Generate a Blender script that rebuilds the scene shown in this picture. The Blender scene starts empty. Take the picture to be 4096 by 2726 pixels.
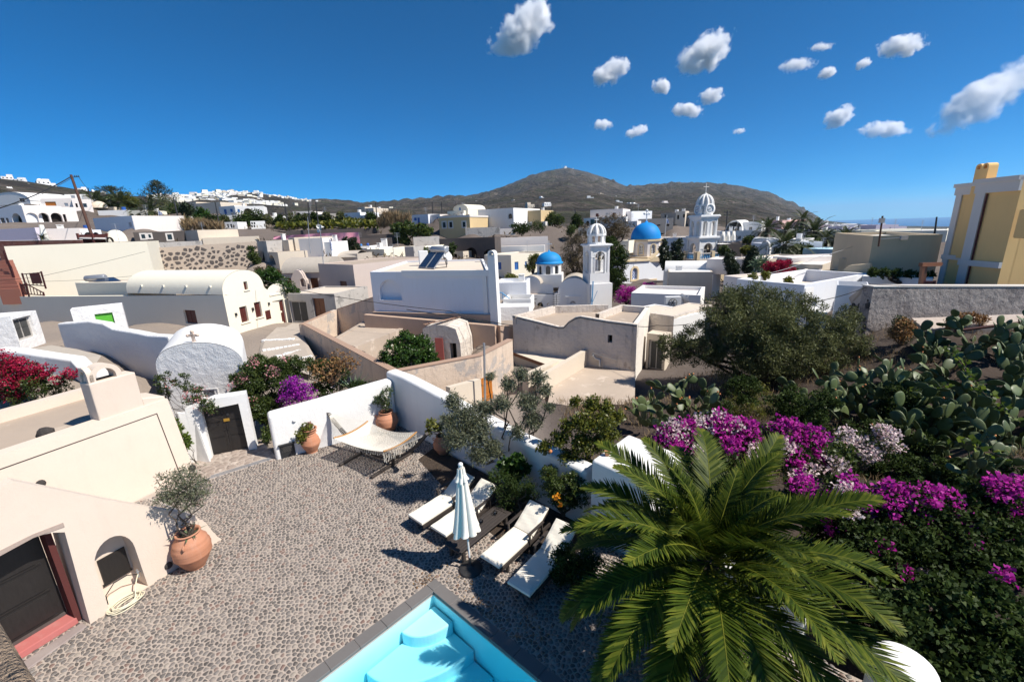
import bpy,bmesh,math,random
import numpy as np
from mathutils import Vector,Matrix,noise
from mathutils.geometry import tessellate_polygon,delaunay_2d_cdt
scene=bpy.context.scene
COL=scene.collection
R=random.Random(11)
NP=np.random.default_rng(11)
CAM_H,PITCH,ROLL,FPX=7.6,math.radians(14.8),math.radians(2.06),428.0
_fw=Vector((0,math.cos(PITCH),-math.sin(PITCH)))
_rt0=Vector((1,0,0));_up0=Vector((0,math.sin(PITCH),math.cos(PITCH)))
_rt=_rt0*math.cos(ROLL)-_up0*math.sin(ROLL)
_up=_up0*math.cos(ROLL)+_rt0*math.sin(ROLL)
CAM_O=Vector((0,0,CAM_H))
cam_data=bpy.data.cameras.new('camera')
cam_data.sensor_width=36.0
cam_data.lens=FPX/1024*36
cam_data.clip_start=0.05
cam_data.clip_end=60000
cam=bpy.data.objects.new('camera',cam_data)
COL.objects.link(cam)
_m=Matrix(((_rt.x,_up.x,-_fw.x,CAM_O.x),(_rt.y,_up.y,-_fw.y,CAM_O.y),(_rt.z,_up.z,-_fw.z,CAM_O.z),(0,0,0,1)))
cam.matrix_world=_m
scene.camera=cam
SUN_H=Vector((0.95,-0.312)).normalized()
SUN_EL=math.radians(50)
world=bpy.data.worlds.new('World')
scene.world=world
world.use_nodes=True
wn=world.node_tree
bg=wn.nodes['Background']
sky=wn.nodes.new('ShaderNodeTexSky')
sky.sky_type='NISHITA'
sky.sun_disc=False
sky.sun_elevation=SUN_EL
sky.sun_rotation=math.atan2(SUN_H.x,SUN_H.y)
sky.altitude=300
sky.air_density=0.5
sky.dust_density=0.0
sky.ozone_density=10.0
hs_=wn.nodes.new('ShaderNodeHueSaturation');hs_.inputs['Saturation'].default_value=1.42
gm_=wn.nodes.new('ShaderNodeMix');gm_.data_type='RGBA';gm_.blend_type='MULTIPLY';gm_.inputs[0].default_value=1;gm_.inputs[7].default_value=(.42,.98,.84,1)
wn.links.new(sky.outputs[0],hs_.inputs['Color']);wn.links.new(hs_.outputs[0],gm_.inputs[6]);wn.links.new(gm_.outputs[2],bg.inputs[0])
bg.inputs[1].default_value=0.118
sun_d=bpy.data.lights.new('sun','SUN')
sun_d.energy=5.0
sun_d.angle=math.radians(0.5)
sun_d.color=(1.0,0.94,0.85)
sun=bpy.data.objects.new('sun',sun_d)
COL.objects.link(sun)
_sd=Vector((SUN_H.x*math.cos(SUN_EL),SUN_H.y*math.cos(SUN_EL),math.sin(SUN_EL)))
sun.rotation_euler=_sd.to_track_quat('Z','Y').to_euler()
sun.location=(20,-10,60)
scene.view_settings.view_transform='Standard'
scene.view_settings.look='None'
scene.view_settings.exposure=0.5
scene.view_settings.gamma=1.0
scene.view_settings.use_curve_mapping=False
scene.cycles.max_bounces=10
scene.cycles.diffuse_bounces=5
scene.cycles.glossy_bounces=3
scene.cycles.transmission_bounces=6
scene.cycles.transparent_max_bounces=12
scene.cycles.volume_bounces=8
scene.cycles.sample_clamp_indirect=6
WIN=dict(A=(0,650,2.299),B=(1000,650,2.299),C=(1900,650,2.299),D=(2800,650,1.818),E=(0,1200,2.299),F=(900,1200,2.299),G=(1800,1000,2.299),H=(2500,1050,1.476),I=(0,1800,1.693),J=(900,1450,2.0907),K=(1500,1750,1.6068),L=(2100,1700,1.1804),O=(0,0,.5752),M=(2880,800,3.8),N=(0,740,3.3657),Q=(1000,900,3.3657),S=(1900,1000,3.3657),T=(1850,0,1.049),U=(3300,1180,2.529),V=(1500,2300,2.945),X=(1700,1450,2.614))
def px(c,x,y):
 a=WIN[c]
 return(a[0]+x/a[2])/4,(a[1]+y/a[2])/4
def ray(u,v):
 return _fw+_rt*((u-512)/FPX)-_up*((v-340.75)/FPX)
def Zp(c,x,y,z=0.0):
 """point seen at (x, y) of window c that lies at height z"""
 d=ray(*px(c,x,y));return CAM_O+d*((z-CAM_H)/d.z)
def Yp(c,x,y,Y):
 """point seen at (x, y) of window c that lies Y metres ahead"""
 d=ray(*px(c,x,y));return CAM_O+d*(Y/d.y)
def onwall(c,x,y,P0,P1):
 """(distance along the wall P0-P1, height) of a point seen at (x, y)"""
 d=ray(*px(c,x,y))
 w=Vector((P1[0]-P0[0],P1[1]-P0[1]));L=w.length;w/=L
 n=Vector((w.y,-w.x))
 den=d.x*n.x+d.y*n.y
 t=((P0[0]-CAM_O.x)*n.x+(P0[1]-CAM_O.y)*n.y)/den
 p=CAM_O+d*t
 return((p.x-P0[0])*w.x+(p.y-P0[1])*w.y,p.z)
def V2(p):return Vector((p[0],p[1]))
def V3(p,z):return Vector((p[0],p[1],z))
def lerp(a,b,t):return a+(b-a)*t
class MB:
 def __init__(s):
  s.v=[];s.f=[];s.mi=[];s.sm=[];s.cur=0;s.smooth=False
 def add(s,verts,faces,mi=None,smooth=None):
  o=len(s.v)
  s.v.extend([tuple(q)for q in verts])
  mi=s.cur if mi is None else mi;smooth=s.smooth if smooth is None else smooth
  for f in faces:
   s.f.append([o+i for i in f]);s.mi.append(mi);s.sm.append(smooth)
  return s
 def quad(s,a,b,c,d,**k):return s.add([a,b,c,d],[(0,1,2,3)],**k)
 def poly(s,pts,**k):return s.add(pts,[tuple(range(len(pts)))],**k)
 def box(s,c,sx,sy,sz,rz=0.0,M=None,**k):
  """box with base centre c"""
  vs=[]
  cr,sr=math.cos(rz),math.sin(rz)
  for z in(0,sz):
   for x,y in((-sx/2,-sy/2),(sx/2,-sy/2),(sx/2,sy/2),(-sx/2,sy/2)):
    q=Vector((c[0]+x*cr-y*sr,c[1]+x*sr+y*cr,c[2]+z))
    vs.append(M@q if M else q)
  return s.add(vs,[(3,2,1,0),(4,5,6,7),(0,1,5,4),(1,2,6,5),(2,3,7,6),(3,0,4,7)],**k)
 def prism(s,poly,z0,z1,base=None,**k):
  n=len(poly);base=base or poly
  vs=[V3(p,z0)for p in base]+[V3(p,z1)for p in poly]
  fs=[tuple(range(n))[::-1],tuple(range(n,2*n))]+[(i,(i+1)%n,n+(i+1)%n,n+i)for i in range(n)]
  return s.add(vs,fs,**k)
 def hexa(s,b,t,**k):
  """8-corner solid from four bottom and four top points"""
  return s.add(list(b)+list(t),[(3,2,1,0),(4,5,6,7),(0,1,5,4),(1,2,6,5),(2,3,7,6),(3,0,4,7)],**k)
 def bar(s,a,b,w,h,up=Vector((0,0,1)),**k):
  a=Vector(a);b=Vector(b);d=(b-a).normalized()
  x=d.cross(up);x=x.normalized()if x.length>1e-6 else Vector((1,0,0));y=x.cross(d).normalized()
  q=[(-w/2,-h/2),(w/2,-h/2),(w/2,h/2),(-w/2,h/2)]
  return s.hexa([a+x*i+y*j for i,j in q],[b+x*i+y*j for i,j in q],**k)
 def tube(s,pts,r,seg=6,cap=True,smooth=True,**k):
  pts=[Vector(p)for p in pts];n=len(pts)
  rs=r if isinstance(r,(list,tuple))else[r]*n
  vs=[];nx=None
  for i,p in enumerate(pts):
   d=(pts[min(i+1,n-1)]-pts[max(i-1,0)]).normalized()
   if nx is None:
    nx=d.cross(Vector((0,0,1)));nx=nx.normalized()if nx.length>.01 else Vector((1,0,0))
   nx=(nx-d*nx.dot(d));nx=nx.normalized()if nx.length>1e-6 else d.orthogonal().normalized()
   ny=d.cross(nx)
   for j in range(seg):
    a=2*math.pi*j/seg;vs.append(p+(nx*math.cos(a)+ny*math.sin(a))*rs[i])
  fs=[(i*seg+j,i*seg+(j+1)%seg,(i+1)*seg+(j+1)%seg,(i+1)*seg+j)for i in range(n-1)for j in range(seg)]
  s.add(vs,fs,smooth=smooth,**k)
  if cap:
   s.add(vs[:seg],[tuple(range(seg))[::-1]],smooth=False,**k);s.add(vs[-seg:],[tuple(range(seg))],smooth=False,**k)
  return s
 def lathe(s,prof,c,seg=16,M=None,smooth=True,a0=0.0,**k):
  vs=[];c=Vector(c)
  for r,z in prof:
   for j in range(seg):
    a=a0+2*math.pi*j/seg;q=Vector((r*math.cos(a),r*math.sin(a),z))
    vs.append(c+(M@q if M else q))
  n=len(prof)
  fs=[(i*seg+j,i*seg+(j+1)%seg,(i+1)*seg+(j+1)%seg,(i+1)*seg+j)for i in range(n-1)for j in range(seg)]
  return s.add(vs,fs,smooth=smooth,**k)
 def ball(s,c,rx,ry=None,rz=None,seg=8,rings=6,**k):
  ry=rx if ry is None else ry;rz=rx if rz is None else rz
  M=Matrix.Diagonal((rx,ry,rz))
  return s.lathe([(max(1e-4,math.sin(math.pi*i/rings)),-math.cos(math.pi*i/rings))for i in range(rings+1)],c,seg,M,**k)
 def facade(s,P0,P1,outline,holes=(),depth=.2,off=0.0,**k):
  """vertical wall face P0->P1 (outside on the right-hand side) with holes that get reveals"""
  w=V2(P1)-V2(P0);w.normalize();n=Vector((w.y,-w.x))
  def pt(q,d):return Vector((P0[0]+w.x*q[0]+n.x*(off-d),P0[1]+w.y*q[0]+n.y*(off-d),q[1]))
  loops=[[Vector((a,b,0))for a,b in outline]]+[[Vector((a,b,0))for a,b in h]for h in holes]
  flat=[(q.x,q.y)for l in loops for q in l]
  tris=tessellate_polygon(loops)
  vs=[pt(q,0)for q in flat]
  fs=[]
  for t in tris:
   a,b,c=(Vector(flat[i])for i in t)
   cr=(b.x-a.x)*(c.y-a.y)-(b.y-a.y)*(c.x-a.x)
   if abs(cr)<1e-9:continue
   fs.append(tuple(t)if cr>0 else tuple(t)[::-1])
  s.add(vs,fs,**k)
  for h in holes:
   m=len(h)
   ar=sum(h[i][0]*h[(i+1)%m][1]-h[(i+1)%m][0]*h[i][1]for i in range(m))
   hh=h if ar>0 else h[::-1]
   s.add([pt(q,0)for q in hh]+[pt(q,depth)for q in hh],[(i,m+i,m+(i+1)%m,(i+1)%m)for i in range(m)],**k)
  return s
 def slab(s,P0,P1,loop,d0,d1,holes=(),**k):
  """plate in the wall plane P0-P1 between depths d0 (front) and d1 (back)"""
  s.facade(P0,P1,loop,holes,d1-d0,off=-d0,**k)
  w=V2(P1)-V2(P0);w.normalize();n=Vector((w.y,-w.x))
  def pt(q,d):return Vector((P0[0]+w.x*q[0]-n.x*d,P0[1]+w.y*q[0]-n.y*d,q[1]))
  m=len(loop);ar=sum(loop[i][0]*loop[(i+1)%m][1]-loop[(i+1)%m][0]*loop[i][1]for i in range(m))
  l=loop if ar>0 else loop[::-1]
  s.add([pt(q,d0)for q in l]+[pt(q,d1)for q in l],[(m+i,m+(i+1)%m,(i+1)%m,i)[::-1]for i in range(m)],**k)
  return s
 def mesh(s,name,mats):
  me=bpy.data.meshes.new(name)
  me.from_pydata(s.v,[],s.f)
  for m in(mats if isinstance(mats,(list,tuple))else[mats]):me.materials.append(m)
  me.polygons.foreach_set('material_index',s.mi);me.polygons.foreach_set('use_smooth',s.sm)
  me.update();return me
 def build(s,name,mats,parent=None,**k):
  if not s.v:return None
  o=bpy.data.objects.new(name,s.mesh(name,mats));COL.objects.link(o)
  if parent is not None:o.parent=parent;o.matrix_parent_inverse=parent.matrix_world.inverted()if k.get('inv')else Matrix.Identity(4)
  return o
def tag(o,label=None,cat=None,group=None,kind=None):
 if label:o['label']=label
 if cat:o['category']=cat
 if group:o['group']=group
 if kind:o['kind']=kind
 return o
def thing(name,label,cat,group=None,loc=None):
 o=bpy.data.objects.new(name,None);COL.objects.link(o);o.empty_display_size=.2
 if loc is not None:o.location=loc
 return tag(o,label,cat,group)
def struct(name,mb,mats):return tag(mb.build(name,mats),kind='structure')
def link_copy(o,parent=None):
 c=o.copy();COL.objects.link(c)
 if parent is not None:c.parent=parent
 return c
def copy_tree(o,parent=None):
 c=link_copy(o,parent)
 for ch in list(o.children):copy_tree(ch,c)
 return c
def solid(o,bevel=0.0,seg=2,sub=0):
 if bevel:
  b=o.modifiers.new('bevel','BEVEL');b.width=bevel;b.segments=seg;b.limit_method='ANGLE';b.angle_limit=.6
 if sub:
  b=o.modifiers.new('sub','SUBSURF');b.levels=sub;b.render_levels=sub
 return o
def rect(a0,z0,a1,z1):return[(a0,z0),(a1,z0),(a1,z1),(a0,z1)]
def arch(a0,z0,a1,z1,n=10,rise=None):
 r=(a1-a0)/2;rise=r if rise is None else rise;zs=z1-rise;c=(a0+a1)/2
 return[(a0,z0),(a1,z0)]+[(c+r*math.cos(math.pi*i/n),zs+rise*math.sin(math.pi*i/n))for i in range(n+1)]
def inset_loop(l,d):
 n=len(l);ar=sum(l[i][0]*l[(i+1)%n][1]-l[(i+1)%n][0]*l[i][1]for i in range(n));sgn=1 if ar>0 else-1
 out=[]
 for i in range(n):
  a,b,c=Vector(l[i-1]),Vector(l[i]),Vector(l[(i+1)%n])
  e1=(b-a);e2=(c-b)
  if e1.length<1e-6 or e2.length<1e-6:out.append(tuple(b));continue
  e1.normalize();e2.normalize()
  n1=Vector((-e1.y,e1.x))*sgn;n2=Vector((-e2.y,e2.x))*sgn
  m=n1+n2;m=m/max(.3,m.length_squared)*2 if m.length>.01 else n1
  q=b+m*d;out.append((q.x,q.y))
 return out
def orient(poly,ccw=True):
 n=len(poly);ar=sum(poly[i][0]*poly[(i+1)%n][1]-poly[(i+1)%n][0]*poly[i][1]for i in range(n))
 return list(poly)if(ar>0)==ccw else list(poly)[::-1]
def rloop(c,x0,y0,x1,y1,P0,P1,kind='rect'):
 """opening seen between (x0, y0) top-left and (x1, y1) bottom-right, measured on the wall"""
 ym=(y0+y1)/2;xm=(x0+x1)/2
 a0=onwall(c,x0,ym,P0,P1)[0];a1=onwall(c,x1,ym,P0,P1)[0]
 z0=onwall(c,xm,y1,P0,P1)[1];z1=onwall(c,xm,y0,P0,P1)[1]
 return arch(a0,z0,a1,z1)if kind=='arch' else rect(a0,z0,a1,z1)
def newmat(name):
 m=bpy.data.materials.new(name);m.use_nodes=True
 return m,m.node_tree,m.node_tree.nodes['Principled BSDF']
def nd(nt,t,**k):
 n=nt.nodes.new(t)
 for a,b in k.items():
  if a.startswith('i_'):n.inputs[a[2:].replace('_',' ')].default_value=b
  else:setattr(n,a,b)
 return n
def ramp(nt,fac,stops,interp='LINEAR'):
 n=nt.nodes.new('ShaderNodeValToRGB');cr=n.color_ramp;cr.interpolation=interp
 while len(cr.elements)<len(stops):cr.elements.new(.5)
 for e,(p,c)in zip(cr.elements,stops):
  e.position=p;e.color=(*c,1)if len(c)==3 else c
 nt.links.new(fac,n.inputs[0]);return n.outputs[0]
def mixc(nt,f,a,b,mode='MIX'):
 n=nt.nodes.new('ShaderNodeMix');n.data_type='RGBA';n.blend_type=mode
 for i,v in((0,f),(6,a),(7,b)):
  if hasattr(v,'links'):nt.links.new(v,n.inputs[i])
  else:n.inputs[i].default_value=v if i==0 else((*v,1)if len(v)==3 else v)
 return n.outputs[2]
def math_(nt,op,a,b=None):
 n=nt.nodes.new('ShaderNodeMath');n.operation=op
 for i,v in enumerate((a,b)):
  if v is None:continue
  if hasattr(v,'links'):nt.links.new(v,n.inputs[i])
  else:n.inputs[i].default_value=v
 return n.outputs[0]
def pos(nt,scale=(1,1,1)):
 g=nd(nt,'ShaderNodeNewGeometry')
 if scale==(1,1,1):return g.outputs['Position']
 m=nd(nt,'ShaderNodeMapping');m.inputs['Scale'].default_value=scale
 nt.links.new(g.outputs['Position'],m.inputs[0]);return m.outputs[0]
def noise_(nt,vec,scale,detail=4,rough=.55,dist=0.0,out='Fac'):
 n=nd(nt,'ShaderNodeTexNoise');n.inputs['Scale'].default_value=scale;n.inputs['Detail'].default_value=detail
 n.inputs['Roughness'].default_value=rough;n.inputs['Distortion'].default_value=dist
 nt.links.new(vec,n.inputs['Vector']);return n.outputs[out]
def bump(nt,bsdf,h,strength=.3,dist=.02,prev=None):
 b=nd(nt,'ShaderNodeBump');b.inputs['Strength'].default_value=strength;b.inputs['Distance'].default_value=dist
 nt.links.new(h,b.inputs['Height'])
 if prev is not None:nt.links.new(prev,b.inputs['Normal'])
 nt.links.new(b.outputs[0],bsdf.inputs['Normal']);return b.outputs[0]
def plaster(name,col,dirt=(.3,.25,.2),amt=.25,streak=.3,rough=.85,bs=.25,coarse=0.0,patch=None,patch_at=.62,sc=1.0):
 """lime plaster: blotches, rain streaks, fine grain and optional fallen patches"""
 m,nt,b=newmat(name)
 p=pos(nt)
 big=noise_(nt,p,.55*sc,5,.6)
 st=noise_(nt,pos(nt,(1.6,1.6,.22)),2.2*sc,5,.65)
 fine=noise_(nt,p,14*sc,4,.6)
 f1=ramp(nt,big,[(.35,(0,0,0)),(.75,(1,1,1))])
 f2=ramp(nt,st,[(.52,(0,0,0)),(.85,(1,1,1))])
 c=mixc(nt,math_(nt,'MULTIPLY',f1,amt),col,[lerp(a,d,.45)for a,d in zip(col,dirt)])
 c=mixc(nt,math_(nt,'MULTIPLY',f2,streak),c,dirt)
 c=mixc(nt,math_(nt,'MULTIPLY',fine,.16),c,[x*.72 for x in col])
 if patch:
  pn=noise_(nt,p,.9*sc,8,.68,.4)
  pf=ramp(nt,pn,[(patch_at,(0,0,0)),(patch_at+.05,(1,1,1))])
  c=mixc(nt,math_(nt,'MULTIPLY',pf,.8),c,patch)
 nt.links.new(c,b.inputs['Base Color'])
 b.inputs['Roughness'].default_value=rough
 b.inputs['Specular IOR Level'].default_value=.25
 mid=noise_(nt,p,3.0*sc,6,.6)
 h=math_(nt,'ADD',math_(nt,'MULTIPLY',mid,.7+coarse*2),math_(nt,'MULTIPLY',noise_(nt,p,30*sc,3,.6),.3+coarse*.6))
 bump(nt,b,h,bs,.03+.05*coarse)
 return m
def simple(name,col,rough=.6,var=.15,scale=8,bs=.1,spec=.4,metal=0.0,obj_var=0.0,coat=0.0):
 m,nt,b=newmat(name)
 p=pos(nt)
 n=noise_(nt,p,scale,4,.6)
 c=mixc(nt,n,[x*(1-var)for x in col],[min(1,x*(1+var))for x in col])
 if obj_var:
  oi=nd(nt,'ShaderNodeObjectInfo')
  c=mixc(nt,math_(nt,'MULTIPLY',oi.outputs['Random'],obj_var),c,[x*.35 for x in col])
 nt.links.new(c,b.inputs['Base Color'])
 b.inputs['Roughness'].default_value=rough;b.inputs['Metallic'].default_value=metal
 b.inputs['Specular IOR Level'].default_value=spec;b.inputs['Coat Weight'].default_value=coat
 if bs:bump(nt,b,noise_(nt,p,scale*3,4,.6),bs,.01)
 return m
def wood(name,col,rough=.55,scale=(3,3,.5),dark=.5):
 m,nt,b=newmat(name)
 p=pos(nt,scale)
 n=noise_(nt,p,9,6,.65,.6)
 c=mixc(nt,ramp(nt,n,[(.3,(0,0,0)),(.7,(1,1,1))]),[x*dark for x in col],col)
 nt.links.new(c,b.inputs['Base Color']);b.inputs['Roughness'].default_value=rough
 bump(nt,b,n,.25,.008);return m
def leafmat(name,stops,transl=.35,rough=.45,spec=.5,under=None):
 """foliage; every leaf face carries its own tone"""
 m,nt,b=newmat(name)
 a=nd(nt,'ShaderNodeAttribute');a.attribute_name='tone'
 oi=nd(nt,'ShaderNodeObjectInfo')
 c=ramp(nt,a.outputs['Fac'],stops)
 c=mixc(nt,math_(nt,'MULTIPLY',oi.outputs['Random'],.18),c,[x*.55 for x in stops[0][1]])
 if under:
  g=nd(nt,'ShaderNodeNewGeometry')
  c=mixc(nt,math_(nt,'MULTIPLY',g.outputs['Backfacing'],.75),c,under)
 nt.links.new(c,b.inputs['Base Color'])
 b.inputs['Roughness'].default_value=rough;b.inputs['Specular IOR Level'].default_value=spec
 t=nd(nt,'ShaderNodeBsdfTranslucent');nt.links.new(c,t.inputs[0])
 mx=nd(nt,'ShaderNodeMixShader');mx.inputs[0].default_value=transl
 nt.links.new(b.outputs[0],mx.inputs[1]);nt.links.new(t.outputs[0],mx.inputs[2])
 nt.links.new(mx.outputs[0],nt.nodes['Material Output'].inputs[0])
 return m
WHITE=plaster('whitewash',(.80,.79,.77),(.42,.38,.33),.18,.10,bs=.25)
WHITE_ROUGH=plaster('rough_whitewash',(.80,.79,.78),(.45,.42,.38),.15,.08,bs=.55,coarse=.8)
WHITE_WALL=plaster('courtyard_whitewash',(.80,.79,.77),(.5,.46,.42),.22,.10,bs=.3,coarse=.3)
CREAM=plaster('cream_plaster',(.80,.75,.62),(.5,.45,.36),.15,.10,bs=.15)
BEIGE=plaster('beige_plaster',(.68,.575,.48),(.46,.36,.29),.42,.16,bs=.3)
BEIGE2=plaster('pale_beige_plaster',(.62,.54,.44),(.36,.3,.24),.3,.2,bs=.2)
TAUPE=plaster('taupe_plaster',(.56,.47,.42),(.3,.25,.22),.25,.15,bs=.15)
BROWN=plaster('brown_plaster',(.50,.36,.27),(.27,.2,.16),.5,.25,bs=.3,coarse=.3)
PALEBLUE=plaster('pale_blue_plaster',(.74,.76,.80),(.52,.44,.36),.14,.22,bs=.15)  # also on shaded white walls, where the blue shade is put into the colour
OLDWALL=plaster('weathered_white_wall',(.72,.64,.56),(.30,.25,.2),.6,.7,bs=.8,coarse=.8,patch=(.44,.36,.29),patch_at=.60)
YARDWALL=plaster('stained_yard_plaster',(.66,.53,.42),(.25,.2,.17),.6,.8,bs=.5,coarse=.5,patch=(.38,.35,.33),patch_at=.53)
GREYOLD=plaster('old_grey_plaster',(.48,.45,.42),(.2,.18,.16),.5,.5,bs=.5,coarse=.4,patch=(.22,.21,.20),patch_at=.56)
ROOFBROWN=plaster('dusty_roof',(.42,.34,.27),(.22,.18,.15),.6,.1,bs=.3,patch=(.50,.42,.34),patch_at=.60)
ROOFPALE=plaster('pale_roof',(.66,.57,.47),(.4,.33,.27),.4,.1,bs=.2)
ROOFVAULT=plaster('weathered_vault',(.46,.41,.35),(.28,.24,.2),.6,.5,bs=.35,coarse=.3)
YELLOW=plaster('yellow_plaster',(.88,.57,.24),(.5,.36,.2),.25,.2,bs=.12)
YELLOW2=plaster('ochre_plaster',(.60,.45,.25),(.4,.3,.18),.25,.2,bs=.12)
OLIVEB=plaster('olive_beige_plaster',(.58,.47,.32),(.25,.21,.15),.35,.2,bs=.2)
TRIM=plaster('pale_trim',(.66,.62,.58),(.4,.36,.33),.2,.2,bs=.12)
CREAMTRIM=plaster('cream_trim',(.72,.58,.38),(.45,.36,.25),.2,.1,bs=.1)
PINK=plaster('pink_plaster',(.68,.44,.40),(.5,.33,.3),.15,.1,bs=.1)
LILAC=plaster('lilac_plaster',(.66,.60,.70),(.45,.4,.48),.15,.1,bs=.1)  # also the shaded white garden wall, its blue-grey shade put into the colour
SKYBLUE=plaster('sky_blue_plaster',(.42,.60,.68),(.3,.4,.44),.15,.1,bs=.1)
PINKWHITE=plaster('pinkish_white_plaster',(.76,.70,.66),(.5,.42,.38),.2,.2,bs=.2)
CONCRETE=plaster('raw_concrete',(.30,.28,.26),(.16,.15,.14),.4,.4,bs=.3)  # also the shaded white car port house, its shade put into the colour
GREYWALL=plaster('grey_rough_render',(.40,.355,.33),(.17,.15,.145),.9,.8,bs=.9,coarse=1.0,patch=(.21,.185,.18),patch_at=.53)
PORCHRED=plaster('worn_red_threshold',(.42,.12,.11),(.45,.3,.27),.6,.5,bs=.2)
REDJAMB=plaster('dark_red_jamb',(.10,.028,.025),(.05,.03,.03),.4,.3,bs=.3)
DOMEBLUE=plaster('dome_blue',(.008,.23,.62),(.02,.28,.6),.25,.15,rough=.6,bs=.08)
BLUEPAINT=simple('blue_paint',(.02,.09,.36),.5,.15)
LIGHTBLUEP=simple('light_blue_paint',(.12,.34,.6),.5)
DARKGLASS=simple('dark_pane',(.022,.026,.032),.12,.2,bs=0,spec=.6)
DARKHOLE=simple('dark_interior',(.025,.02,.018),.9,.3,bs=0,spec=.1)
BLACKWOOD=wood('black_stained_wood',(.022,.019,.018),.45,(3,3,.6),.6)
DARKTEAK=wood('dark_weathered_teak',(.058,.046,.04),.6,(6,6,6),.45)
BROWNDOOR=wood('brown_door_wood',(.22,.07,.025),.5,(4,4,.6),.6)
REDDOOR=wood('dark_red_door_wood',(.10,.022,.016),.5,(4,4,.6),.6)
ORANGEDOOR=wood('orange_door_wood',(.50,.17,.025),.5,(4,4,.6),.65)
GREYDOOR=wood('old_grey_door_wood',(.075,.075,.072),.8,(7,7,.5),.45)
GREENDOOR=simple('bright_green_paint',(.10,.42,.04),.5,.2)
PERGOLA=wood('pergola_wood',(.16,.055,.02),.5,(4,4,.8),.6)
REDRAIL=simple('dark_red_rail_paint',(.055,.012,.012),.5)
POLEWOOD=wood('utility_pole_wood',(.115,.052,.034),.8,(8,8,.4),.5)
WIRE=simple('black_cable',(.02,.02,.02),.6,bs=0)
GALV=simple('galvanised_steel',(.42,.43,.45),.45,.15,metal=.6)
DARKMETAL=simple('dark_metal',(.03,.03,.032),.5,.2)
BRASS=simple('brass_plate',(.55,.33,.06),.4,metal=.6)
BRONZE=simple('bronze_bell',(.10,.085,.06),.45,metal=.6)
WHITEMETAL=simple('white_metal',(.72,.72,.71),.4,.06)
GLASSPANEL=simple('solar_panel_glass',(.02,.035,.07),.12,.2,bs=0,spec=.7,coat=.5)
TERRACOTTA=plaster('terracotta',(.47,.205,.115),(.5,.34,.27),.6,.45,rough=.75,bs=.25,sc=2.2)
TERRACOTTA_IN=simple('dark_soil',(.045,.03,.022),.95,.4)
CUSHION=simple('cream_canvas',(.78,.73,.63),.9,.04,20,.1,.2)
CANVAS=simple('umbrella_canvas',(.76,.73,.66),.9,.05,12,.15,.2)
ROPE=simple('cotton_rope',(.72,.68,.60),.95,.1,30,.1,.1)
HONEYWOOD=wood('honey_wood',(.50,.24,.06),.45,(5,5,5),.7)
HOSE=simple('cream_hose',(.68,.62,.46),.5,.08)
IRON=simple('cast_iron_base',(.045,.042,.04),.55,.4,10,.3)
COPING=plaster('grey_coping_slate',(.16,.15,.145),(.09,.085,.08),.5,.2,rough=.7,bs=.2,sc=2)
LAVA=plaster('lava_stone',(.075,.066,.062),(.03,.027,.026),.8,.2,rough=.9,bs=.8,coarse=.6,sc=3)
DIRT=plaster('dry_earth',(.20,.145,.105),(.10,.075,.055),.8,.1,rough=.95,bs=.8,coarse=.8,sc=1.4)
SOILDARK=plaster('bed_soil',(.075,.055,.042),(.035,.027,.02),.8,.1,rough=.95,bs=.8,coarse=.8,sc=2)
PATH=plaster('lane_concrete',(.44,.38,.32),(.25,.21,.18),.6,.15,bs=.35,coarse=.2,patch=(.52,.46,.4),patch_at=.6)
TERRACE=plaster('old_terrace_screed',(.47,.385,.31),(.25,.205,.17),.75,.1,bs=.35,patch=(.58,.49,.41),patch_at=.58)
PINKCLOTH=simple('pink_cloth',(.74,.33,.42),.9,.1,2)
BLUECLOTH=simple('blue_cloth',(.05,.22,.55),.85,.1,3)
WHITECLOTH=simple('white_cloth',(.8,.8,.8),.9,.05,3)
REEDM=leafmat('dry_reed',[(0,(.20,.13,.07)),(.6,(.36,.26,.15)),(1,(.24,.20,.10))],.2,.8,.2)
BARK=plaster('grey_bark',(.15,.12,.095),(.06,.05,.04),.7,.6,rough=.95,bs=.9,coarse=.8,sc=4)
BARKD=plaster('dark_bark',(.075,.058,.045),(.03,.025,.02),.7,.6,rough=.95,bs=.9,coarse=.8,sc=4)
L_OLIVE=leafmat('olive_leaf',[(0,(.045,.055,.014)),(.5,(.085,.098,.028)),(1,(.17,.175,.065))],.25,.55,.2,under=(.16,.17,.09))
L_OLIVE2=leafmat('garden_olive_leaf',[(0,(.06,.07,.035)),(.5,(.11,.12,.065)),(1,(.19,.20,.12))],.25,.5,.35,under=(.24,.25,.19))
L_DARK=leafmat('dark_green_leaf',[(0,(.020,.036,.010)),(.6,(.042,.070,.016)),(1,(.085,.12,.028))],.3,.6,.15)
L_CITRUS=leafmat('citrus_leaf',[(0,(.022,.055,.010)),(.6,(.050,.11,.018)),(1,(.11,.19,.035))],.35,.35,.5)
L_BUSH=leafmat('mixed_green_leaf',[(0,(.030,.050,.012)),(.5,(.060,.095,.020)),(1,(.13,.16,.035))],.35)
L_YELLOW=leafmat('yellow_green_leaf',[(0,(.06,.075,.012)),(.5,(.13,.15,.022)),(1,(.26,.24,.03))],.4)
L_VINE=leafmat('vine_leaf',[(0,(.05,.085,.012)),(.5,(.11,.17,.02)),(1,(.20,.25,.035))],.4)
L_PALM=leafmat('palm_leaflet',[(0,(.022,.042,.006)),(.5,(.066,.098,.010)),(1,(.19,.20,.026))],.3,.5,.15)
L_PALMFAR=leafmat('far_palm_leaflet',[(0,(.022,.038,.014)),(.5,(.05,.068,.022)),(1,(.12,.12,.045))],.25,.5)
L_CYPRESS=leafmat('cypress_foliage',[(0,(.012,.024,.010)),(.6,(.026,.044,.016)),(1,(.055,.075,.028))],.15)
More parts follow.
